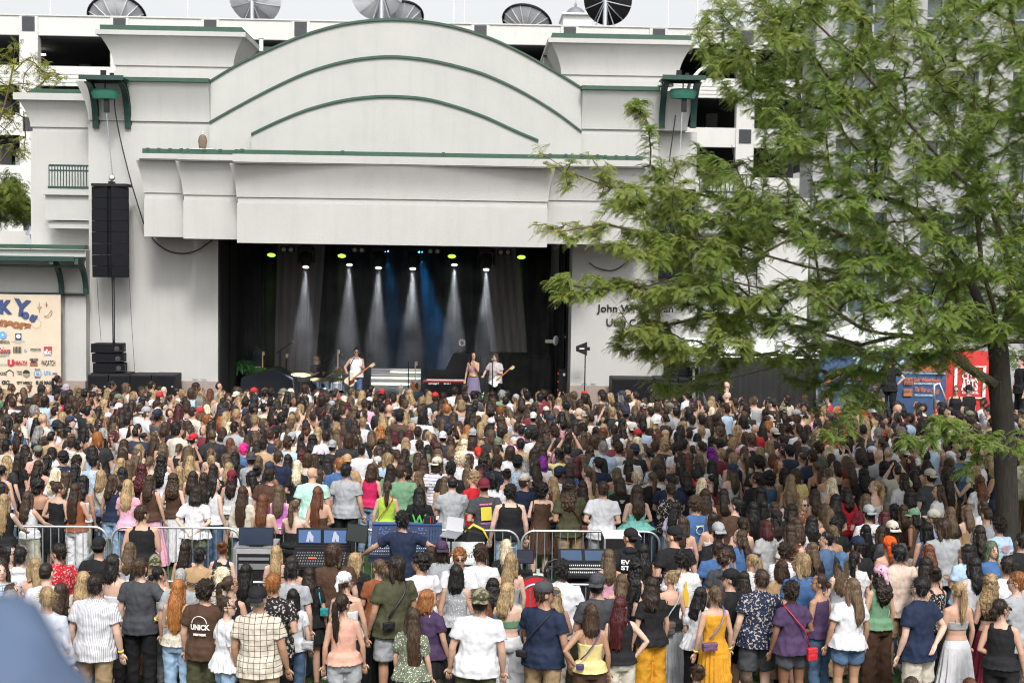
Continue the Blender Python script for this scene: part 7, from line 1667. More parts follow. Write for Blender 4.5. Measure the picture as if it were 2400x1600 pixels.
# token order: x y sex hair(style+colour) top(type+colour+pattern) bottom(type+colour+pattern) then options:
# f<deg> facing (right +), p<two arm codes>, h<hat type><colour>, g glasses, s<skin>, e "note" | '-' = not seen
DATA = """
@0 1160 3.563
30 530 m Mb tlb# - f150
80 400 f Bk cwh - f60 y1
185 425 m Sk Hwh - 
290 515 f Lo cwh jdj f-50
405 555 m Zd twh jdj 
495 400 m Sd srd% jnv f-70
800 335 m Zk tbk - hbbk
1080 380 f Ll cwh - 
950 495 f Bk nwh jbk f20 y1 sa pdh
1185 515 m Sb tdg jbk f10 pdh w1.05
770 655 m Sd swh| jkh pdd w1.1
720 625 f Wo bcr jbk f10 phd
410 755 m So lpw jgy y-1
475 725 f Lb kbk jnv 
120 725 f Lb twh - f70
60 790 m Sy tlb -
1290 485 f Lo klv - hb~ol
1110 560 f Lk twh - h.93
1390 590 f nk kcr jgy f60 g
1500 600 m Zy tgy -
1490 690 f Vg ccr% jld f10
1645 430 m Sk ttn jbk 
1570 380 f Ld knv jnv 
1840 370 f Na knv jbk 
1860 600 f Mp tcr= jbk f-75 g
1960 655 f Pb kbk jbk f50 g pod
1725 690 m Cd tbr sol w1.1
1900 830 f Nb bwh sld f60 g y1
1820 550 f Lk tbk -
2060 570 f Lk tbk jbk
1195 78 m Sb kbk jbk y1 pdo sb w1.05
@600 1160 3.563
50 750 m Zy scr# jkh hbbk w1.15 pdd
155 640 m Sg sbk% jbk w1.05
300 770 f Lk twh jdj h.95
265 545 m Sk tgy jdg
320 490 f Bd cwh - y1
200 400 f Lo cbk jbk sa
455 600 f Vd tbk mbk b1
660 395 m Mb tbr jbk w1.1
790 620 f nb cwh mbk hnwh y1
870 465 f Wo tbk - y1
760 810 f Pd kpc sgy y1 g
1015 520 f nl tru Lbk y-1
1140 505 m Md sol sgy f-30 y-1 w1.15
1130 482 f Lg tpk -
1385 470 m Ck twh jbk f-30 y-1 sc w1.1
1315 935 f Vb bsg+ jdj h.94
1440 770 f Bg tpu mbk f30 y1 w1.15 h.96
1555 370 m Md tgy jnv hbpu
1670 430 m Cg twh jkh f175 pff g
1865 395 m Cb twh jbk w1.05
1690 570 f Bk kgy+ jbk f15
1815 770 m Sd twh jol hb~ol w1.12
1905 790 f La tdj jdj y-1 h.95
1940 680 f Wk kld jdj 
1450 410 f Lb tbk - 
1240 120 m Ck tnv jbk pXX
2090 365 f Bp tbk jbk
2080 470 f Lo cgy sdj 
2120 715 f Wo xgn wwh y1
@1200 1160 3.563
270 700 m Sb tnv jkh hfdg f30 y1 pfd w1.12
440 525 m Ck swh wol pdd f10 sd
350 770 f Wo clb - h.92
720 625 m Sk tdg sgy hbdg w1.05
660 895 f Bb cye wbr phd h.96
915 835 f Vr kbk jcr y1 pdh h.97
800 440 f Ll cpk - 
880 640 f Wl clb -
990 265 m Zk Hbk jbk hbbk w1.2 n1
1100 395 f Wk kbk jbk 
1010 520 f Kk cpk jbk
1060 690 f Lk nbk jdj f40 y1 h.97
1170 660 f Wd tbk wom
1310 610 f No cbk Lgy phd y-1
1390 250 m Zb tbk jbk hbbk y-1 pgg w1.15
1410 445 m Ck twh+ jgy w1.05
1440 165 f Lb cpk - y1
1380 40 f Lk slv jdj f40
1545 -8 m Cb tbl jbk w1.05
1690 135 f Ld cwh - f-50
1810 15 m Sk tbr jdg f-60 w1.05
1725 215 m Sb tbk jbk hbgy
1690 370 m Sd tbl jbl w1.05
1765 435 m Cb tdg jbl y1 f20
1830 610 m Sk tbk sbk hfbk f-40 y-1 w1.15
1880 275 f Wb tbl jbl f-30 y-1
1990 480 f Po twh - y-1
1915 170 f nd nbl - 
1545 750 f Wk bwh jbk f60 h.92
1710 740 f nl dom - pdd h.98
1930 620 f Ld tbk -
2050 615 m Sb snv% sdg w1.15
1495 1400 f Nb tpk - h.55
1950 1475 m Zb tgy - h.55
2100 30 f Vk tnv -
@1800 1160 3.563
225 695 f Cd spu sdg sd w1.1 y1
100 525 f Bb ttn Lbr 
300 480 m Mo tbl sdj y-1 w1.05
450 640 f nb ypu jdj f-40 y-1 pod
130 375 m Cd swh -
240 400 f Wa tbk - f150
350 380 f Ll tbk -
470 300 m Sk sdj - f-40 y-1
600 460 f Ll kgy - hndj
725 455 f Pk twh Lwh y1 w1.08
665 690 f Ll twh sdj f-10 y-1 w1.1
930 565 f Kd kgn wbr hnpk
1110 405 m Sk scrw skh w1.15
770 335 m Sd tbk - hfnv f-20
800 240 f Lk tbk -
1000 320 f Pa cwh - hzro
1080 365 m Ck sgy -
1290 670 m Sk snv scr pdb w1.02
1400 585 f Nd kbk% Lbk 
1590 715 f Po xgy% Lwh pod
1330 395 f La ctn - 
1320 500 f Ld tbk - 
1321 215 f Wk kbl jdj f-20
1515 190 m Mb tgy jdj w1.1
1650 395 f Bk tlb - y-1 pod
1860 380 f Mt tbl jbk f165 
1700 500 f Wk kwh Lbk 
1860 650 f Ko xbk Lmr f-10 y1 pod
1995 505 m Sd twh -
2080 630 m Sg tgy jdg f-60 g
1990 870 f nd kbk jbk f30 y1 g w1.05
1930 165 m Cd tlb -
1740 235 f Wd tbk -
1670 80 f Ll ctn -
850 70 m Sd twh - hbgy
1030 200 m Md tdg - hbcr
1210 105 f Wk kbr - f-50 y-1 hfgn sd g
1385 110 m Sl tlb - hfcr f-50
1225 1510 f Bb tcr - h.55
1640 1520 f Ba twh - h.55
2110 310 m Sk tbk -
@0 1000 5.88
55 510 f Pk klv jnv
30 740 f Bk ktn jbk f70 se
30 905 f Vo kbk jbr pll
430 880 f Wb kwh wcr pll
760 735 f Nb dbk - f20 y1 w1.15
1070 760 f Vb kru wwh
1430 590 f Bo kcr jdj f25 pod
1400 530 f Lr twh -
1560 640 f Wb knv - f50
1790 720 f Wo tpk jdj
2110 640 f Lb kbr Lpk pdd
540 685 f Ak nbk - sc
760 555 f Wp twh -
1080 660 f Wk cwh - 
950 590 f Lb tcr - 
1300 455 f nl tbk jbk
1310 375 m Sk tlb% -
1050 485 f Lk lnv -
540 440 f Vd crd -
380 320 f Vd trd+ s~
690 365 f Lk tbk -
250 350 f Wd tbk -
860 320 m Ck tnv - f-60 sc
1040 370 m Cd lcr -
1095 155 m Sk scr# -
1000 130 m Sb twh -
720 260 f Bk twh -
520 245 m Sk tpc - hfsg f-40
100 210 m Zb tsg jbk hbdg w1.1
355 230 f Bk tbk -
580 165 f Lb twh -
100 15 f Ck nbk - sc
235 -60 m Zl tbl - w1.1
545 -30 f Wy tbk -
950 -5 m Sk tbk - y1
790 -110 m Sk tmr - hbbk
1240 -60 f Wd kwh - 
1430 150 f Wk tbk -
1480 210 f Vk tbk -
1430 0 f Wy tgy -
1590 30 f Lr tgy - f60
1715 155 f Bb cgy -
1690 290 f Bb tgy -
1890 290 f Ll kdg -
2010 60 f Pk tnv - f70 pNo
2140 40 f Ll twh -
2250 205 f Wl cbk -
2110 395 f nl cnv - puu
2240 395 f Kk twh -
1660 410 f Wo ccr -
1780 440 f Ll cwh -
1960 510 f Kr tbk -
1690 550 f Wk tpkw -
2130 570 f Pl kbk -
@400 1000 5.88
320 75 m Sk twh - hbrd f50
120 220 f nl kbk - 
550 75 f Bk cbk - sc
350 265 f Vk tbk - 
720 -5 m Bb tgy -
960 15 f Lb tgy - f60
830 150 f Wa tbk -
1180 30 f Ll twh -
1380 20 m Sb tnv - w1.15
1270 10 f Wk cwh -
1070 85 f Lb tgy -
1010 210 m CM tbl= -
1490 165 f nl klb -
1620 120 m Cb llb -
1630 10 f Ll twh -
1810 85 f Pk trd% -
1960 100 f Kk cwh -
2030 -10 f Wo twh -
2180 85 f Ll tbl -
2290 20 f Ll tgy -
2230 170 m Sb tbk - hbgy
2280 240 f Pd tpk -
2070 300 f Bk tbk - hflv
1810 320 f Kr tbk -
1490 320 m Sb tnv -
1600 365 f Ld trd% -
1930 350 m Mb tcr -
270 380 f Wo ctn -
560 285 f nl cbk -
880 240 f Wl tbk -
890 320 f Lk tbk -
760 350 f Wl cwh - f-60
530 380 f Po cpk - f-30
1120 335 m Sb tgy - hbdg
1230 390 f Wl tgy -
1780 435 f Lp tbk -
2080 375 f Vl tbk -
150 525 f Wo cpc -
600 490 f Ld tbk -
810 470 f Lo twh -
300 590 f Wd cwh -
450 620 f Wd tbk -
1350 550 m Sd tbr jbk w1.15
1610 430 f Wb kld -
1220 520 f Nk tbk -
1110 580 f Lk cwh - f-50
820 570 f Wd kwh - hnmr
600 680 f Wk kwh jdj f40 y1
870 610 m Ck tgy sdj w1.1
1940 545 m Xb tmt jnv w1.2
2040 570 f Bb tgy - f60
2300 420 m Sg sbl jbl y-1
50 630 f Kb kbr Lwh 
310 805 f Bd bwh s~ol pbb w1.15
1010 800 f Vb lcr sdj
1500 785 f Ll kvl -
1300 905 f La nbk - sa
1700 990 f Pl nbk jbk w1.1 pll sa
2090 815 f Va nbr jlb
@800 1000 5.88
60 505 m Sk tgy jbk w1.1
110 365 m Zb ttn - hbtn
280 230 m Sk twh -
235 165 m Sk tnv -
200 100 f Ld tgy - hnwh
420 30 f Ll tbk -
530 0 f Ll ttn -
650 0 f Wb tlb -
640 110 f Ll tbk -
830 25 f Ld tbk -
740 45 f Br twh -
940 30 f Br tbk -
890 130 f Lo twh -
850 205 f Wo tgy -
630 235 f Ld tbk -
500 240 f Lb tbk - f-60
1080 170 m Cb tsg -
1190 235 f Lk tbk -
1170 20 f Wb tgy -
1280 170 f Kr tbk -
1400 50 m Sd tnv - hb%wh
1265 85 f Wl twh -
1510 120 f Lb ttn -
1690 90 f Wo ttn - f160
1620 165 f Kd tbk -
1510 235 f Bl twh -
1810 140 m Mb twh -
1700 170 f Kp tgy -
1930 170 f Lo tgy -
2160 135 m Sd ttn% - hb~sg
1990 100 m Sd tbk - hbnv
1880 265 f nR twh -
1980 320 f Kd tbk -
1970 405 f Kd cpc -
2180 370 m Cb tnv -
2130 235 m Sb tol -
1660 330 m Cp twh -
1770 350 f Wb cpk - f40
1490 310 f Ld tgy -
1330 285 f Ll tgy -
1460 455 m Ck tbk -
1060 325 f Lb tsg -
890 280 f Ld tbk - f50
760 300 f nb cwh -
840 430 f Lb tgy -
960 465 m Bk tsg -
1110 430 f Wb tdg -
1320 400 m Mb twh= jnv hbcr w1.15
1720 545 f Ll kbk -
1900 560 f Lr tbk -
500 390 f Bl tgy - hn%wh
490 475 f Wl tbk -
640 350 m Mo tlb -
660 500 f Vd tgn -
350 495 f Bb kmg jld
860 520 m Sb tgn jdj w1.1 y1
1030 590 f Vl npk - f-40 y-1
600 730 f Pb kli jbr sb
1090 810 f Vk tbk jbk w1.05
1440 670 f Ll cwh - 
1520 670 m Zk sgy jbk pff w1.1
1820 605 m Co trd jbk f-40 y-1
2050 690 m Zb tdg jbk hbmr w1.1
2130 620 m Mk twh - y1
2290 560 f Nd cwh -
2310 770 m Ck kbk jld w1.1
@1200 1000 5.88
120 150 m Sk ltn - w1.1
90 370 m Sk tlb% - hbbk
310 20 m Ck twh -
460 0 f Kb tgy -
600 45 f WM tbk -
780 20 f Wb tgy -
900 130 f Vl tgy -
1120 110 m Mb tgy -
980 60 f Wb tlb -
1250 0 f Aa tol -
1400 -40 m Sb twh -
1730 20 m Sk tbr - hfrd
1900 0 f Ld twh -
2010 30 f Ll trd -
2110 20 f Ll tbr - hztn
2280 40 f Vk tbk -
1430 95 f Lk twh -
390 140 f Kd tgy -
650 140 f Ld tpk - hfbk puu
300 280 f Ld tbk -
420 250 f Ld tbk -
760 220 m Sk tdg -
1260 190 m Sy slb# -
1470 195 m Cb twh - w1.15
1690 215 m Sd tbk - hbnv w1.15
1720 120 f Wp tcr -
1880 280 f nd crd - f-50
1960 195 m Sb tlb -
2100 200 f No tbk -
2290 195 m Cd twh -
1070 265 f Kb tbk -
970 355 f Wl tbk -
670 300 f Nk tye - puu sd
420 390 f BU twh -
200 400 f Wy tdj -
400 460 m Sk tpk jbk y1 w1.15
880 405 f Wr tbk -
1170 415 m Sk tnv - w1.1
1610 435 f Wd twh -
1980 400 f Ll tlb -
2040 495 f Bk tgy -
2300 320 f Ld cmr -
2330 390 m Ck tol - y-1 g
770 480 f Bb tbl - 
640 525 m Zk twh - hfnv f50 se w1.1
1090 525 f Pl nye - f-50
1420 540 f Vl cgn -
1710 585 f np twh - pNN
1890 600 f Pl tbk -
2040 580 f Cb twh+ -
2160 640 m Sk tnv - w1.1
180 630 m Sb lnv - hfcr f50
550 670 f Vo kbr sdj f-40
380 745 f Ak dbr - sa w1.08
830 690 m Kb tol jkh hbbk w1.15
1000 720 f Ld kbk sdj
1230 740 m Sb twh jgy w1.08
1480 680 f Bb tbk jbk
1720 785 f Wb qtq jnv w1.1
2170 755 f nb bbk% jdj pod
2290 1000 f Lk slv sgy f30
@1600 1000 5.88
200 75 f Wk tbk -
270 -10 f So twh - f60
30 165 m Sk tbk - f50
400 130 f Kk tgy -
490 150 m Ck tbk - f-60
650 85 f Lb twh -
690 115 f Po cwh -
860 60 f Wb twh - f-50
950 125 f Ld twh -
1260 0 m Sk tbk - hbcr w1.1
1100 -30 f Ld twh -
1370 110 f nd npk -
1190 170 f Lo twh -
1650 90 m Sk tdg -
1600 -40 m Sb twh -
1770 80 f Wl tgy -
1580 180 f Lb twh -
1870 190 m Cd npc -
1470 235 m Ck tnv -
1380 210 f Br tpu -
2080 110 m Sb twh - hbdg y1
2000 240 f Bp tlb -
2210 210 f Ld cwh -
2310 70 m Cd tlb -
290 205 f nk tgy -
130 245 f nb tgn -
390 270 f KU twh -
230 345 f Ll twh -
530 280 f no tmr -
640 280 f Lb tbk -
660 330 f Wd trd -
850 250 f Ll twh -
60 360 f La tbr -
30 390 f Ak tol -
400 430 f Vk lwh -
730 350 m So knv jbk w1.05
950 310 f Lk tbk -
1060 260 f Wo cwh -
1240 355 f Ba twh -
1380 290 f Pd cpc -
1780 300 m Cb tnv -
1650 340 f Pb tgy -
1080 450 f Wk tbk - y1
1340 440 f Lg cwh - f165
2040 360 f Wb cpc -
1910 380 f Bt twh -
1855 465 f Pl cbk -
2130 460 f Bd cnv - f-40 y-1
2250 380 f Wl krd -
1430 560 f Wd cwh -
1600 560 m Mb tye -
1180 590 f Ak kdj - w1.08
950 620 f nd lbk - y-1 w1.15
90 600 f Wd lnv - 
260 690 f Bp tgy -
420 630 f Pk kmr -
1480 650 f Lo clb -
2060 690 f Vp nwh -
560 835 f Ld tbr -
320 830 f Lb ktn -
1780 835 f Wb cpc -
1500 850 f Ll knv -
1070 800 f Vk sbl% -
950 1010 f Vk tbk - 
200 920 m Cb tbl jbk 
640 965 m Sk tbr - f-50
440 1165 f Lb cwh - f-60
810 1220 f nb npc - 
1290 1020 f Lb tgn -
1460 1030 f Wd tbk -
1650 970 f Bo tru% - f160 g
1890 1035 f Bl cbk - pod
2090 910 f Vk tbk -
2290 800 f Wd trd -
1320 1120 f Ld twh - hnbk
2000 1120 f Bl cwh -
1190 1270 f Br sgy% -
1580 1235 f Lb twh -
1750 1200 f Vk tbk -
1500 1320 f Lb tcr -
2090 1230 m Ck tbk -
2020 1340 f nl cbk -
@2000 1000 5.88
500 0 f Wo twh - f120
370 150 f Pb twh -
440 110 f Pd tbk -
60 80 m Sb tlb -
120 -40 m Sk tol -
250 250 f Bb tbk - hnwh
100 245 f Bk twh -
350 310 m Xb tgy -
480 270 m Zy tnv - w1.15
70 370 m Sd twh -
700 275 m Zd tol - hbcr sd
780 395 f Lr tbk -
540 430 f Ld tpu -
940 210 m Cb twh -
980 310 m Ck tbk - w1.1
1080 150 m Sk slb -
900 140 f Wd tnv -
1280 160 f Wb cpc - f-60
1400 140 m Sk tmr - f140 hbbk
1320 320 f Bo twh - hnwh
1480 300 m Sk sdj -
420 470 f Kk tgy -
110 560 f Kk tbk -
1000 440 f Wd ktn -
1050 560 m Sd tdg - hbcr w1.08
1310 440 f Kb cwh -
690 630 f Vd lwh -
310 720 f Po cwh - f-40 y-1
750 840 f Bk twh -
1310 625 f Vd kbk - pod
1190 790 f Lb bwh - f-40 y-1
1680 535 f Bo kbk - f-60 g pjj
1740 660 f Ka twh -
130 915 f Ll tmr -
240 1060 m Sb twh - hbgy w1.1
560 1045 f Kk tbl -
720 1060 f Lb tbr -
440 1130 f Lr tbk -
1310 1090 f Wl tbk -
1530 1065 f Ka tbk -
1650 1090 f Ll cpc -
1780 990 f Lb twh -
1850 1105 m Zb tgy -
500 1275 m Md tdg - hbcr
140 1340 f Bk twh -
390 1350 f Lb tbk -
2270 945 f Bd tsg -
"""
def parse():
    out = []; ox = oy = 0; sc = 1
    for ln in DATA.strip().splitlines():
        w_ = ln.split()
        if w_[0] == '@0' or w_[0][0] == '@': ox, oy, sc = float(w_[0][1:]), float(w_[1]), float(w_[2]); continue
        d = dict(x=ox + float(w_[0]) / sc, y=oy + float(w_[1]) / sc, sex=w_[2], hs=w_[3][0], hc=w_[3][1], top=w_[4], bot=w_[5], f=None, pose=None, yaw=0, hat=None, g=False, s=None, h=1.0, w=1.0, b=0, n=0)
        for o in w_[6:]:
            k, v = o[0], o[1:]
            if k == 'f': d['f'] = float(v)
            elif k == 'p': d['pose'] = v
            elif k == 'y': d['yaw'] = int(v)
            elif k == 'h' and (v[0].isdigit() or v[0] == '.'): d['h'] = float(v)
            elif k == 'h': d['hat'] = v
            elif k == 'g': d['g'] = True
            elif k == 's': d['s'] = v
            elif k == 'w': d['w'] = float(v)
            elif k == 'b': d['b'] = 1
            elif k == 'n': d['n'] = 1
        out.append(d)
    # drop double entries written down from two overlapping views
    keep = []
    for d in out:
        if all(abs(d['x'] - q['x']) > 13 or abs(d['y'] - q['y']) > 13 for q in keep): keep.append(d)
    return keep
FOLK = parse(); FOLK.sort(key=lambda d: -d['y'])
rs = random.Random(31); placed = []
for d in FOLK: d['D0'] = atz(d['x'], d['y'], (1.77 if d['sex'] == 'm' else 1.66) * d['h']).y
FOLK.sort(key=lambda d: d['D0'])
KEEP_OUT = [(xa_, ya_) for xa_, ya_ in ()]
def headz(d):
    base = 1.76 if d['sex'] == 'm' else 1.65
    return base
for d in FOLK:
    hat_ex = .035 if d['hat'] else {'A': .03, 'C': .03, 'N': .02, 'K': .01}.get(d['hs'], .01)
    best = None
    for k in (0, .02, -.02, .04, -.04, .06, -.06, .085, -.085, -.11):
        hh = headz(d) * d['h'] * (1 + k * .8); p = atz(d['x'], d['y'], hh * (1.77 + hat_ex) / 1.76)
        dist = min([((p.x - q[0]) ** 2 + (p.y - q[1]) ** 2) ** .5 for q in placed[-60:]] or [9])
        sc_ = min(dist, .46) - abs(k) * .6
        for q in placed[-70:]:
            if abs(p.x - q[0]) < .5 and p.y < q[1] + .16 and d['D0'] > q[4] + .08: sc_ -= .30
        if 17.45 < p.y < 18.0 and -7 < p.x < 2.6: sc_ -= .25      # keep clear of the barrier lines
        if 20.95 < p.y < 21.45 and -8 < p.x < 2.6: sc_ -= .35
        if best is None or sc_ > best[0]: best = (sc_, hh, p)
    if abs(best[2].x - base.x) < .5 and abs(best[2].y - base.y) < .45: best[2].x += .45 if best[2].x > base.x else -.45
    d['hh'] = best[1]; d['P'] = best[2]; placed.append((best[2].x, best[2].y, d['x'], d['y'], d['D0']))
N_IND = 296
ind = FOLK[:N_IND]; rest = FOLK[N_IND:]
HR = rs
def resolve(d):
    m = d['sex'] == 'm'
    d['sk'] = d['s'] or rs.choice('aabbbc')
    tt, tcn, tpn = d['top'][0], d['top'][1:3], d['top'][3:]
    d['tt'], d['tc'], d['tp'] = tt, CLO[tcn][0], tpn; d['tcn'] = CLO[tcn][1]
    b = d['bot']
    if b == '-' or b[1:3] not in CLO:
        if b != '-' and '~' in b: d['bt'], d['bc'], d['bp'], d['bcn'] = 's', CLO['sg'][0], '~', ''
        else:
            c = rs.choice(['bk', 'dj', 'ld', 'bk', 'kh', 'dg', 'cr']); d['bt'] = rs.choice('jjs' if m else 'jjjsmw'); d['bc'] = CLO[c][0]; d['bp'] = 'D' if c in ('dj', 'ld') else ''; d['bcn'] = None
    else: d['bt'], d['bc'], d['bp'], d['bcn'] = b[0], CLO[b[1:3]][0], ('D' if b[1:3] in ('dj', 'ld') else b[3:]), CLO[b[1:3]][1]
    if tt == 'd': d['bt'] = None
    hc = HAIRC[d['hc']][0]; v = rs.uniform(.85, 1.2); d['hcol'] = tuple(min(1, c * v) for c in hc)
    f0 = math.atan2(-1.0 - d['P'].x, 42 - d['P'].y) + rs.gauss(0, .10)
    f = d['f']; yaw = d['yaw']
    if f is None: fa = f0
    elif abs(f) > 100: fa = R(f)
    elif abs(f) >= 50 and yaw == 0: yaw = 1 if f > 0 else -1; fa = R(f) - yaw * R(38)
    else: fa = R(f)
    if f is None and yaw == 0 and rs.random() < .16: yaw = rs.choice((-1, 1)); fa = f0 - yaw * R(14)
    d['fa'], d['yaw'] = fa, yaw
    if d['pose'] is None: d['pose'] = rs.choice(('dd', 'dd', 'dd', 'ff', 'dg', 'gd', 'od' , 'dd')) if d['y'] > 1200 else rs.choice(('dd', 'ff', 'dd', 'gg'))
    d['hatt'] = None; d['hatc'] = None
    if d['hat']:
        v = d['hat']; d['hatt'] = v[0]; r_ = v[1:]; pt = ''
        if r_[0] in '~%': pt = r_[0]; r_ = r_[1:]
        d['hatc'] = (CLO[r_][0], pt); d['hatn'] = ('camouflage' if pt == '~' else 'patterned' if pt == '%' else CLO[r_][1]) + {'b': ' backwards cap', 'f': ' cap', 'n': ' headscarf', 'z': ' long headscarf'}[v[0]]
for d in FOLK: resolve(d)
# ---- labels: look first, then neighbours where two people look alike
def base_label(d):
    hw = (HW[d['hs']] + ' ' + HAIRC[d['hc']][1] + ' hair').strip() if d['hs'] != 'X' else 'shaved head'
    l = 'person with ' + hw
    if d['hat']: l = 'person in ' + d['hatn'] + ' and'
    else: l += ' in'
    return l + ' ' + d['tcn'] + ' ' + PW.get(d['tp'], '') + TW[d['tt']]
def short(d): return (d['hatn'] if d['hat'] else ('shaven one' if d['hs'] == 'X' else HAIRC[d['hc']][1] + ' hair')) + ' in ' + d['tcn']
for d in ind: d['lab'] = base_label(d)
cnt = {}
for d in ind: cnt.setdefault(d['lab'], []).append(d)
used = set(k for k, v in cnt.items() if len(v) == 1)
for k, v in cnt.items():
    if len(v) == 1:
        d = v[0]
        if d['bcn'] and d['bt'] and len(k.split()) < 12: d['lab'] = k + ' with ' + d['bcn'] + ' ' + BW[d['bt']]
        elif d['bt'] is None: pass
        continue
    for d in v:
        nb = sorted((q for q in ind if q is not d), key=lambda q: (q['x'] - d['x']) ** 2 + (q['y'] - d['y']) ** 2)[:14]; ok = False
        for q in nb:
            dx, dy = q['x'] - d['x'], q['y'] - d['y']; rel = ('left of' if dx > 0 else 'right of') if abs(dx) > abs(dy) else ('just behind' if dy > 0 else 'just before')
            l = d['lab'] + ', ' + rel + ' ' + short(q)
            if l not in used and len(l.split()) <= 16: used.add(l); d['lab2'] = l; ok = True; break
        if not ok:
            for q in nb:
                l = d['lab'] + ' beside ' + short(q); l = l if len(l.split()) <= 16 else ' '.join(l.split()[:16])
                if l not in used: used.add(l); d['lab2'] = l; ok = True; break
        if not ok: d['lab2'] = d['lab']
    for d in v: d['lab'] = d['lab2']
t0 = time.time()
for d in ind:
    p = d['P']; sc_ = d['hh'] / 1.76; zf = 0.0
    if d['h'] < .8: sc_ = (1.62 if d['sex'] == 'f' else 1.7) / 1.76; zf = d['hh'] - 1.76 * sc_; zf = max(zf, -.84 * sc_)
    d['ob'] = person((p.x, p.y, zf if d['h'] < .8 else 0), d['fa'], d['sex'], d['hs'], d['hcol'], d['tt'], d['tc'], d['tp'], d['bt'], d['bc'], d['bp'], d['pose'], d['yaw'], d['hatc'], d['hatt'], d['sk'], sc_, d['lab'], d['g'], d['h'] < .8,
        rs.choice(((.6, .6, .6), (.02, .02, .02), (.4, .38, .35), (.12, .07, .04))), min(d['w'], 1.12) * .985)
def find(x, y): return min(ind, key=lambda d: (d['x'] - x) ** 2 + (d['y'] - y) ** 2)
# ---- prints on shirts
def back_print(px, py, lines, col, z0, name='back_print', y=-.158, extra=None):
    d = find(px, py); g = G(); z = z0
    for s, size, w_ in lines:
        tg = text_g(s, size, .004); xs = [v[0] for v in tg.v]; k = w_ / max(.001, max(xs) - min(xs))
        g.add([(x * k, y * math.sqrt(max(.05, 1 - (x * k / .24) ** 2)) - .012, zz + z) for x, _, zz in tg.v], tg.f); z -= size * 1.02
    if extra: extra(g)
    o = link(name, g.mesh(name, [mat('print_ink', col, .7)]), d['ob']); return o
def bx2(g, x0, x1, z0, z1, y=-.172): g.add([(x0, y, z0), (x1, y, z0), (x1, y, z1), (x0, y, z1)], [(0, 1, 2, 3)])
back_print(1478, 1234, [('EVENT', .085, .29), ('STAFF', .085, .29)], (.8, .8, .8), 1.33, y=-.225)
back_print(484, 1354, [('UNICK', .085, .22), ('NEW YORK', .03, .15)], (.7, .7, .68), 1.25, extra=lambda g: g.tube([(.085 * math.cos(t * .26), -.172, 1.30 + .085 * math.sin(t * .26)) for t in range(13)], .005, 4))
back_print(1149, 1117, [('LIGHT MY FIRE', .03, .19)], (.6, .18, .35), 1.39)
back_print(1149, 1117, [('THE DOORS', .04, .19)], (.35, .12, .35), 1.08)
back_print(1149, 1117, [], (.62, .52, .05), 1.3, 'picture_print', extra=lambda g: bx2(g, -.08, .08, 1.13, 1.35, -.176))
back_print(985, 1138, [('W', .3, .24)], (.07, .42, .08), 1.20)
back_print(1634, 1156, [('WASATCH', .03, .12)], (.6, .65, .45), 1.34, extra=lambda g: g.tube([(.06 * math.cos(t * .45), -.174, 1.28 + .06 * math.sin(t * .45)) for t in range(15)], .007, 4))
back_print(461, 1281, [('DOOKIE', .05, .28)], (.04, .04, .05), 1.28)
back_print(1596, 1285, [('Corona', .035, .11)], (.1, .25, .15), 1.02, extra=None)
back_print(1596, 1285, [], (.62, .40, .02), 1.3, 'picture_print', extra=lambda g: g.add([(-.045, -.176, 1.06), (.045, -.176, 1.06), (.045, -.176, 1.22), (.015, -.176, 1.32), (.015, -.176, 1.40), (-.015, -.176, 1.40), (-.015, -.176, 1.32), (-.045, -.176, 1.22)], [tuple(range(8))]))
back_print(1452, 1116, [('GOOD LUCK', .03, .1), ('BABY', .03, .06)], (.5, .5, .45), 1.36)
back_print(2038, 1180, [('Our', .04, .06), ('Shoulders', .05, .2)], (.04, .04, .05), 1.36)
back_print(2341, 1206, [('LORDE', .04, .16), ('ULTRASOUND', .03, .18), ('TOUR', .03, .12)], (.4, .2, .25), 1.36)
back_print(1036, 1008, [('TECH', .08, .24)], (.7, .7, .7), 1.30)
# ---- bags
def bag(px, py, lab, col, side=1, kind_='crossbody', strapcol=None, z=.98, size=(.10, .05, .08), name='shoulder_bag', grp=None):
    d = find(px, py); o = d['ob']; t = thing(name, lab, 'bag', o.location, grp); t.rotation_euler = o.rotation_euler; t.scale = o.scale; sc = strapcol or col
    m1 = mat('bag_leather', col, .5, var=.15, scale=20); m2 = mat('bag_strap', sc, .5)
    s = side; g = G()
    if kind_ == 'crossbody': P = [(-s * .10, .09, 1.40), (-s * .11, .0, 1.50), (-s * .10, -.10, 1.44), (-s * .03, -.16, 1.33), (s * .07, -.17, 1.20), (s * .14, -.16, z + .08)]
    else: P = [(s * .155, .12, z + .1), (s * .16, .06, 1.40), (s * .15, -.01, 1.47), (s * .165, -.09, 1.38), (s * .2, -.12, z + .10)]
    g.tube(P, .012, 6, True, .5); l = link('strap', g.mesh('strap', [m2], True), t)
    g = G(); c = (s * (.15 if kind_ == 'crossbody' else .24), -.19 if kind_ == 'crossbody' else -.10, z); a_, b_, h_ = size[0] * .8, size[1] * .7, size[2] * .8; g.box(c[0] - a_, c[0] + a_, c[1] - b_, c[1] + b_, c[2] - h_, c[2] + h_ * .8); g.ell((c[0], c[1], c[2] - h_ * .3), (a_ * 1.08, b_ * 1.35, h_ * .8), 14, 8); g.box(c[0] - a_ * 1.02, c[0] + a_ * 1.02, c[1] - b_ * 1.25, c[1], c[2] + h_ * .1, c[2] + h_ * .85)
    me = remesh(g, .008, 2); me.materials.append(m1); me.name = 'bag'; link('pouch', me, t)
    return t
bag(1680, 1368, 'purple waist bag worn across the back of the yellow dress', (.13, .07, .13), -1, z=1.05, size=(.12, .05, .07), strapcol=(.16, .12, .25))
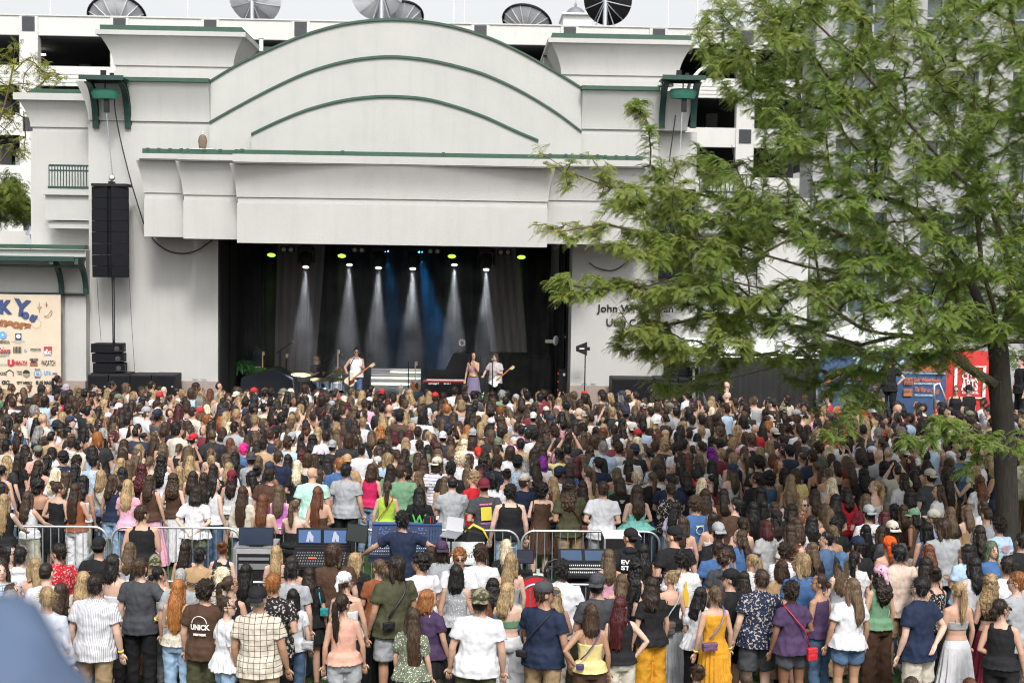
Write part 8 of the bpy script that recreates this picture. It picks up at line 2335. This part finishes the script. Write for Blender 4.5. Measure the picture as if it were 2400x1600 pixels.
bag(1568, 1331, 'slouchy taupe bag on the woman in a black strappy top', (.12, .09, .08), -1, z=1.0, size=(.17, .07, .12), strapcol=(.2, .3, .32))
bag(1863, 1355, 'red clear crossbody bag on a bright red strap', (.5, .02, .03), 1, z=.90, size=(.075, .04, .11))
bag(728, 1328, 'small teal handbag hanging from the shoulder of the long haired woman in black', (.02, .22, .24), 1, 'shoulder', z=1.14, size=(.075, .04, .08))
bag(684, 1376, 'grey handbag beside the plaid shirt and the teal bag', (.42, .43, .46), 1, 'shoulder', z=1.0, size=(.10, .05, .08))
bag(920, 1302, 'black strap across the olive shirt back', (.015, .015, .018), -1, z=1.0, size=(.08, .04, .06))
bag(1276, 1356, 'black strap across the navy t-shirt of the capped man', (.015, .015, .018), -1, z=1.0, size=(.07, .04, .05))
bag(1385, 1411, 'dark purple strap across the pale yellow camisole', (.06, .04, .14), -1, z=1.05, size=(.06, .03, .05))
bag(1457, 1394, 'dark leather bag beside the burgundy haired woman', (.05, .02, .015), -1, 'shoulder', z=.88, size=(.085, .04, .09))
bag(1341, 1117, 'brown leather bag on a long strap over the olive t-shirt', (.11, .03, .015), 1, z=.98, size=(.06, .035, .10))
bag(1265, 1127, 'small black bag with chain on the brown dress', (.01, .01, .014), -1, 'shoulder', z=1.13, size=(.08, .04, .05))
bag(902, 1124, 'brown leather bag across the lime green top', (.25, .07, .015), -1, z=1.0, size=(.08, .04, .07))
bag(243, 1100, 'blue shoulder bag on the woman in a cream tank top', (.2, .27, .48), 1, z=1.05, size=(.15, .06, .10), strapcol=(.02, .02, .03))
bag(1828, 1308, 'dark pink strap across the tan t-shirt', (.16, .01, .07), -1, z=1.0, size=(.07, .04, .05))
bag(2322, 1267, 'orange strap across the blue shirt of the smiling woman', (.6, .28, .02), 1, z=1.0, size=(.07, .04, .05))
# ---- cups and bottles held
def held(px, py, hand, lab, what):
    d = find(px, py); o = d['ob']; s = -1 if hand == 'l' else 1; S, E, W = arm_pts(d['sex'], d['pose'][0 if s < 0 else 1], s); dd = (W - E).normalized(); p = W + dd * .10
    Rm = Matrix.Rotation(-d['fa'], 3, 'Z'); wp = Vector(o.location) + Rm @ Vector((p.x * o.scale.x, p.y * o.scale.x, p.z * o.scale.z)); t = thing('drink_cup' if what != 'bottle' else 'bottle', lab, what if what == 'bottle' else 'cup', wp)
    g = G()
    if what == 'bottle': g.lathe(wp, [(.03, -.12), (.033, -.1), (.033, .0), (.014, .05), (.014, .08)], 14); put('bottle', g, mat('cola', (.03, .015, .01), .15), t, True, 40); g = G(); g.lathe(wp, [(.0335, -.06), (.0335, -.01)], 14); put('wrap_label', g, mat('label_red', (.45, .1, .1), .5), t, True); g = G(); g.lathe(wp, [(.016, .075), (.016, .095)], 12); put('lid', g, M['black'], t)
    else: g.lathe(wp, [(.028, -.06), (.036, .02)], 16); put('beer', g, mat('beer', (.55, .22, .02), .2), t, True, 40); g = G(); g.lathe(wp, [(.0365, .02), (.04, .06), (.042, .062)], 16); put('clear_rim', g, mat('clear_plastic', (.7, .7, .7), .15), t, True, 40)
held(333, 1305, 'r', 'dark cola bottle held behind the back of the man in a grey t-shirt', 'bottle')
held(2246, 1361, 'l', 'plastic cup of beer by the blonde ponytailed woman at right', 'cup')
# ---- yellow wristbands
for i, (px, py, hnd, lb) in enumerate(((333, 1305, 1, 'wide grey t-shirt'), (216, 1344, 1, 'striped shirt'), (1680, 1368, 1, 'yellow dress'), (1680, 1368, -1, 'yellow dress'))):
    d = find(px, py); S, E, W = arm_pts(d['sex'], d['pose'][0 if hnd < 0 else 1], hnd); dd = (W - E).normalized(); g = G(); g.lathe(W - dd * .02, [(.031, -.01), (.031, .01)], 14, dd); o = link('wristband', g.mesh('wristband', [mat('wristband_yellow', (.7, .65, .05), .5)], True), d['ob'])
# ================================================================== performers
def P_(px, pyh, D, zf=z_stage): p = at(px, pyh, D); return p, (p.z - zf) / 1.78
p, s = P_(834, 814, 39.9)
bp = person((p.x, p.y, z_stage), R(172), 'm', 'S', HAIRC['k'][0], 'k', (.75, .75, .75), '', 'j', (.10, .17, .33), 'D', 'ow', 0, None, None, 'b', s, 'bass player in a white sleeveless shirt and blue jeans on the stage', True, False, group='musicians on the stage', wide=.98)
p, s = P_(1110, 824, 39.7)
sp = person((p.x, p.y, z_stage), R(200), 'f', 'W', HAIRC['d'][0], 'x', (.42, .22, .26), '', 'L', (.18, .15, .24), '', 'Md', -1, None, None, 'b', s, 'singer in a bikini top and long shiny purple skirt on the stage', group='musicians on the stage')
g = G(); g.tube([rz((.145 * math.cos(k * math.pi / 10), .115 * math.sin(k * math.pi / 10), 1.03), 0) for k in range(21)], .02, 6, False); o = link('gold_belt', g.mesh('belt', [mat('gold', (.6, .38, .08), .3, .8)], True), sp)
g = G(); g.cyl(at(1099, 843, 39.45), at(1103, 856, 39.45), .016, 8); g.ell(at(1098.5, 841, 39.45), (.03, .03, .035), 10, 6); tag(put('handheld_microphone', g, M['black'], None, True), 'black microphone in the singer\'s raised hand', 'microphone')
p, s = P_(1163, 828, 39.9)
gp = person((p.x, p.y, z_stage), R(205), 'm', 'M', HAIRC['l'][0], 's', (.5, .45, .47), '%', 'p', CLO['bk'][0], '', 'ow', 0, None, None, 'a', s, 'guitarist in a patterned short sleeved shirt and black trousers on the stage', group='musicians on the stage')
p, s = P_(747, 834, 42.3)
dp = person((p.x, p.y, z_stage - .30), R(150), 'm', 'M', HAIRC['o'][0], 't', CLO['bk'][0], '', 'j', CLO['ld'][0], 'D', 'oo', 0, None, None, 'a', (p.z - z_stage + .30) / 1.78, 'blond drummer in a black t-shirt seated behind the drum kit', True, True, group='musicians on the stage')
tag(put('drum_stool', (lambda g: (g.lathe((p.x, p.y, z_stage), [(.03, 0), (.03, .38), (.18, .39), (.2, .46), (.17, .5), (.01, .51)], 18), g)[1])(G()), M['black'], None, True, 40), 'round black stool under the drummer', 'stool')
guitar(820, 893, 39.58, 'cream bass guitar with dark pickguard held by the bass player', mat('cream_gloss', (.66, .58, .42), .25), R(-52), .92, body=mat('tort', (.12, .02, .01), .3), name='bass_guitar', neckcol='wood')
guitar(1158, 896, 39.58, 'white electric guitar held by the guitarist in the patterned shirt', mat('white_gloss', (.7, .7, .68), .25), R(-48), .78, body=M['white'], neckcol='wood')
# security and people beside the stage
X0 = [(137, 880, 38.2, 'm', 'P', 'k', 'H', 'bk', 50, 'd', 'stage guard with long black hair and beard in black at the left banner', 0.2), (1704, 893, 36.6, 'm', 'X', 'y', 't', 'bk', 60, 'a', 'grey bearded man in black at the scrim fence', 0.0),
      (2087, 836, 36.0, 'm', 'M', 'b', 't', 'bk', -150, 'a', 'long haired man in black t-shirt standing before the navy banner, drinking', 0.9), (2048, 884, 36.0, 'm', 'S', 'k', 't', 'dg', 175, 'c', 'man in black cap and grey t-shirt with hand on his chin', 0.3),
      (2238, 905, 35.9, 'f', 'N', 'l', 'k', 'bk', -160, 'b', 'woman with a blonde top bun at the red banner', .2), (2271, 904, 35.9, 'm', 'S', 'k', 't', 'bk', 150, 'a', 'smiling man in black cap before the red banner', .2), (2396, 838, 34.5, 'm', 'S', 'd', 't', 'bk', -100, 'a', 'man in black holding a camera behind the tree trunk', .9)]
for x_, y_, D, sx, hs_, hc_, tt_, tcn_, fa_, sk_, lb_, zf in X0:
    p = at(x_, y_, D); zz = p.z - 1.76 * (1.0 if sx == 'm' else .94)
    o = person((p.x, p.y, max(zz, 0)), R(fa_), sx, hs_, HAIRC[hc_][0], tt_, CLO[tcn_][0], '', 'j', CLO['bk'][0], '', {2087: 'ho', 2048: 'fM'}.get(x_, 'dd'), 0, (CLO['bk'][0], '') if x_ in (2048, 2271) else None, 'f' if x_ in (2048, 2271) else None, sk_, 1.0 if sx == 'm' else .94, lb_, x_ in (2087, 2238, 1704), group='people standing at the edge of the crowd')
    if zz > .1:
        g = G(); g.box(p.x - .3, p.x + .3, p.y - .25, p.y + .25, 0, zz - .002); tag(put('low_platform', g, M['black']), 'black step platform under the ' + {2087: 'long haired man drinking', 137: 'stage guard', 2396: 'man with a camera'}.get(x_, 'person at x %d' % x_ if 0 else ('man with hand on chin' if x_ == 2048 else 'bunned woman' if x_ == 2238 else 'smiling capped man' if x_ == 2271 else 'bearded man')), 'platform')
# ---- blurred near shoulder at lower left
nb_ = person((-.735, 1.60, 3.552), R(12), 'm', 'S', HAIRC['b'][0], 'l', (.07, .10, .165), '', 'j', CLO['dj'][0], 'D', 'hh', 0, None, None, 'b', 1.0, 'blurred blue clothed shoulder close to the camera at the lower left corner', group='people on the terrace', wide=1.1)
# ================================================================== far crowd as one mass
def tri_arrays(me, dec):
    o = bpy.data.objects.new('t', me); COL.objects.link(o); d = o.modifiers.new('d', 'DECIMATE'); d.ratio = dec; dg = bpy.context.evaluated_depsgraph_get(); dg.update(); m2 = bpy.data.meshes.new_from_object(o.evaluated_get(dg)); bpy.data.objects.remove(o)
    m2.calc_loop_triangles(); f = np.empty(len(m2.loop_triangles) * 3, np.int32); m2.loop_triangles.foreach_get('vertices', f); v = co(m2); bpy.data.meshes.remove(m2); return v, f.reshape(-1, 3)
_L = {}
def low(key, fn, dec):
    if key not in _L: _L[key] = tri_arrays(fn(), dec)
    return _L[key]
pts = [(d['P'].x, d['P'].y) for d in FOLK]
far = []
rng2 = random.Random(77); cells = {}
def okpt(x, y, r):
    cx, cy = int(x / .6), int(y / .6)
    for i in (-1, 0, 1):
        for j in (-1, 0, 1):
            for (a, b) in cells.get((cx + i, cy + j), ()):
                if (a - x) ** 2 + (b - y) ** 2 < r * r: return False
    return True
for a, b in pts: cells.setdefault((int(a / .6), int(b / .6)), []).append((a, b))
for _ in range(26000):
    y = rng2.uniform(24.3, 38.0); x = rng2.uniform(-15.5, 15.0)
    if abs(x - .5) > y * .40 + .6: continue
    if x > 8.6 + (y - 25) * .12 and y > 36.2: continue
    if y > 37.2 and (x < -11.8): pass
    if abs(x - base.x) < .45 and abs(y - base.y) < .45: continue
    if okpt(x, y, .44 if y > 27 else .50): cells.setdefault((int(x / .6), int(y / .6)), []).append((x, y)); far.append((x, y))
ALLF = []
for x, y in far:
    sx = 'm' if rng2.random() < .36 else 'f'
    if sx == 'f': hs_ = rng2.choices('LWVKBPNnA', (30, 24, 8, 10, 10, 6, 2, 5, 2))[0]; hc_ = rng2.choices('kdblopagrMUq', (18, 22, 24, 16, 13, 2.5, 2.5, 1.2, 3, .2, .2, .2))[0]; tt_ = rng2.choices('tkcnl', (3, 4, 5, 2, 1))[0]; bt_ = rng2.choice('jjms')
    else: hs_ = rng2.choices('SCMZX', (50, 22, 16, 12, 2))[0]; hc_ = rng2.choices('kdbloyg', (30, 28, 24, 8, 4, 4, 2))[0]; tt_ = rng2.choices('tskl', (7, 2, 1, 1))[0]; bt_ = 'j'
    ct = rng2.choices(['bk', 'wh', 'cr', 'gy', 'dg', 'nv', 'lb', 'rd', 'mr', 'pk', 'br', 'ol', 'gn', 'tn', 'lv', 'dj'], (24, 26, 10, 7, 4, 5, 5, 3, 2, 4, 3, 2, 2, 3, 2, 3))[0]
    ht = rng2.choices((None, 'b', 'f', 'n'), (88, 6, 4, 2))[0]
    v = rng2.uniform(.8, 1.25)
    ALLF.append((x, y, sx, hs_, tuple(c * v for c in HAIRC[hc_][0]), tt_, CLO[ct][0], bt_, CLO[rng2.choice(['bk', 'dj', 'ld', 'kh'])][0], SKIN[rng2.choice('aabbbcd')], math.atan2(-1 - x, 42 - y) + rng2.gauss(0, .25) + (rng2.choice((-1.4, 1.4, 2.8)) if rng2.random() < .05 else 0), (1.76 if sx == 'm' else 1.65) * rng2.uniform(.95, 1.05) / 1.76, ht, CLO[rng2.choice(['bk', 'wh', 'nv', 'rd', 'cr', 'sg', 'gy'])][0], rng2.choice(('dd', 'dd', 'ff')) if rng2.random() > .05 else 'uu'))
for d in rest:
    ALLF.append((d['P'].x, d['P'].y, d['sex'], d['hs'], d['hcol'], d['tt'] if d['tt'] != 'd' else 'k', d['tc'], d['bt'] or 'm', d['bc'], SKIN[d['sk']], d['fa'] + d['yaw'] * .5, d['hh'] / 1.76, d['hatt'], d['hatc'][0] if d['hatc'] else (0, 0, 0), 'uu' if d['pose'] == 'uu' else 'dd'))
Vs = []; Fs = []; Cs = []; Ms = []; off = 0
for (x, y, sx, hs_, hcol, tt_, tcl, bt_, bcl, skn, fa, sc_, ht, hcl, ps) in ALLF:
    yw = rng2.choice((0, 0, 0, 1, -1))
    c, s = math.cos(-fa), math.sin(-fa); dk = 1.0 if y < 30 else .72
    q = 1 if y < 30 else 2
    comps = [(low(('b', sx, ps, q, yw), lambda: body(sx, ps, yw), .10 if q == 1 else .06), skn, 0), (low(('t', sx, ps, tt_, q), lambda: top(sx, ps, tt_), .14 if q == 1 else .08), tcl, 0), (low(('o', sx, bt_), lambda: bottom(sx, bt_), .03), bcl, 0)]
    if hs_ != 'X': comps.append((low(('h', hs_, q), lambda: hair(hs_), .30 if q == 1 else .16), hcol, 1))
    if ht: comps.append((low(('c', ht, q), lambda: hat(ht), .25), hcl, 0))
    hz_ = rng2.uniform(.74, 1.06) if hs_ in 'LWVKPB' else 1.0
    for (v, f), col, mi in comps:
        if mi == 1: v = v * np.array([.89, .96, hz_], np.float32) + np.array([0, 0, 1.70 * (1 - hz_)], np.float32)
        w_ = np.empty_like(v); w_[:, 0] = (v[:, 0] * c - v[:, 1] * s) * sc_ * 1.03 + x; w_[:, 1] = (v[:, 0] * s + v[:, 1] * c) * sc_ * 1.03 + y; w_[:, 2] = v[:, 2] * sc_
        Vs.append(w_); Fs.append(f + off); off += len(v); Cs.append(np.tile(np.array((*col, 1.0), np.float32), (len(v), 1))); Ms.append(np.full(len(f), mi, np.int32))
V = np.concatenate(Vs); Fa = np.concatenate(Fs); C = np.concatenate(Cs); Mi = np.concatenate(Ms); nf = len(Fa)
me = bpy.data.meshes.new('crowd'); me.vertices.add(len(V)); me.vertices.foreach_set('co', V.astype(np.float32).ravel()); me.loops.add(nf * 3); me.loops.foreach_set('vertex_index', Fa.astype(np.int32).ravel()); me.polygons.add(nf)
me.polygons.foreach_set('loop_start', np.arange(0, nf * 3, 3, dtype=np.int32)); me.polygons.foreach_set('material_index', Mi); me.polygons.foreach_set('use_smooth', np.ones(nf, bool)); me.update(calc_edges=True)
ca = me.attributes.new('tint', 'FLOAT_COLOR', 'POINT'); ca.data.foreach_set('color', C.ravel())
mc = mat('crowd_cloth', (.5, .5, .5), .8, bump=.3, bscale=20); a_ = mc.node_tree.nodes.new('ShaderNodeAttribute'); a_.attribute_name = 'tint'; mc.node_tree.links.new(a_.outputs['Color'], mc.node_tree.nodes['Principled BSDF'].inputs['Base Color'])
me.materials.append(mc); me.materials.append(hair_mat('crowd_hair', True))
kind(link('crowd', me), 'stuff', 'dense far crowd of standing people facing the stage')
print('individuals', len(ind), 'far', len(ALLF), 'faces', nf, 'time', time.time() - t0)
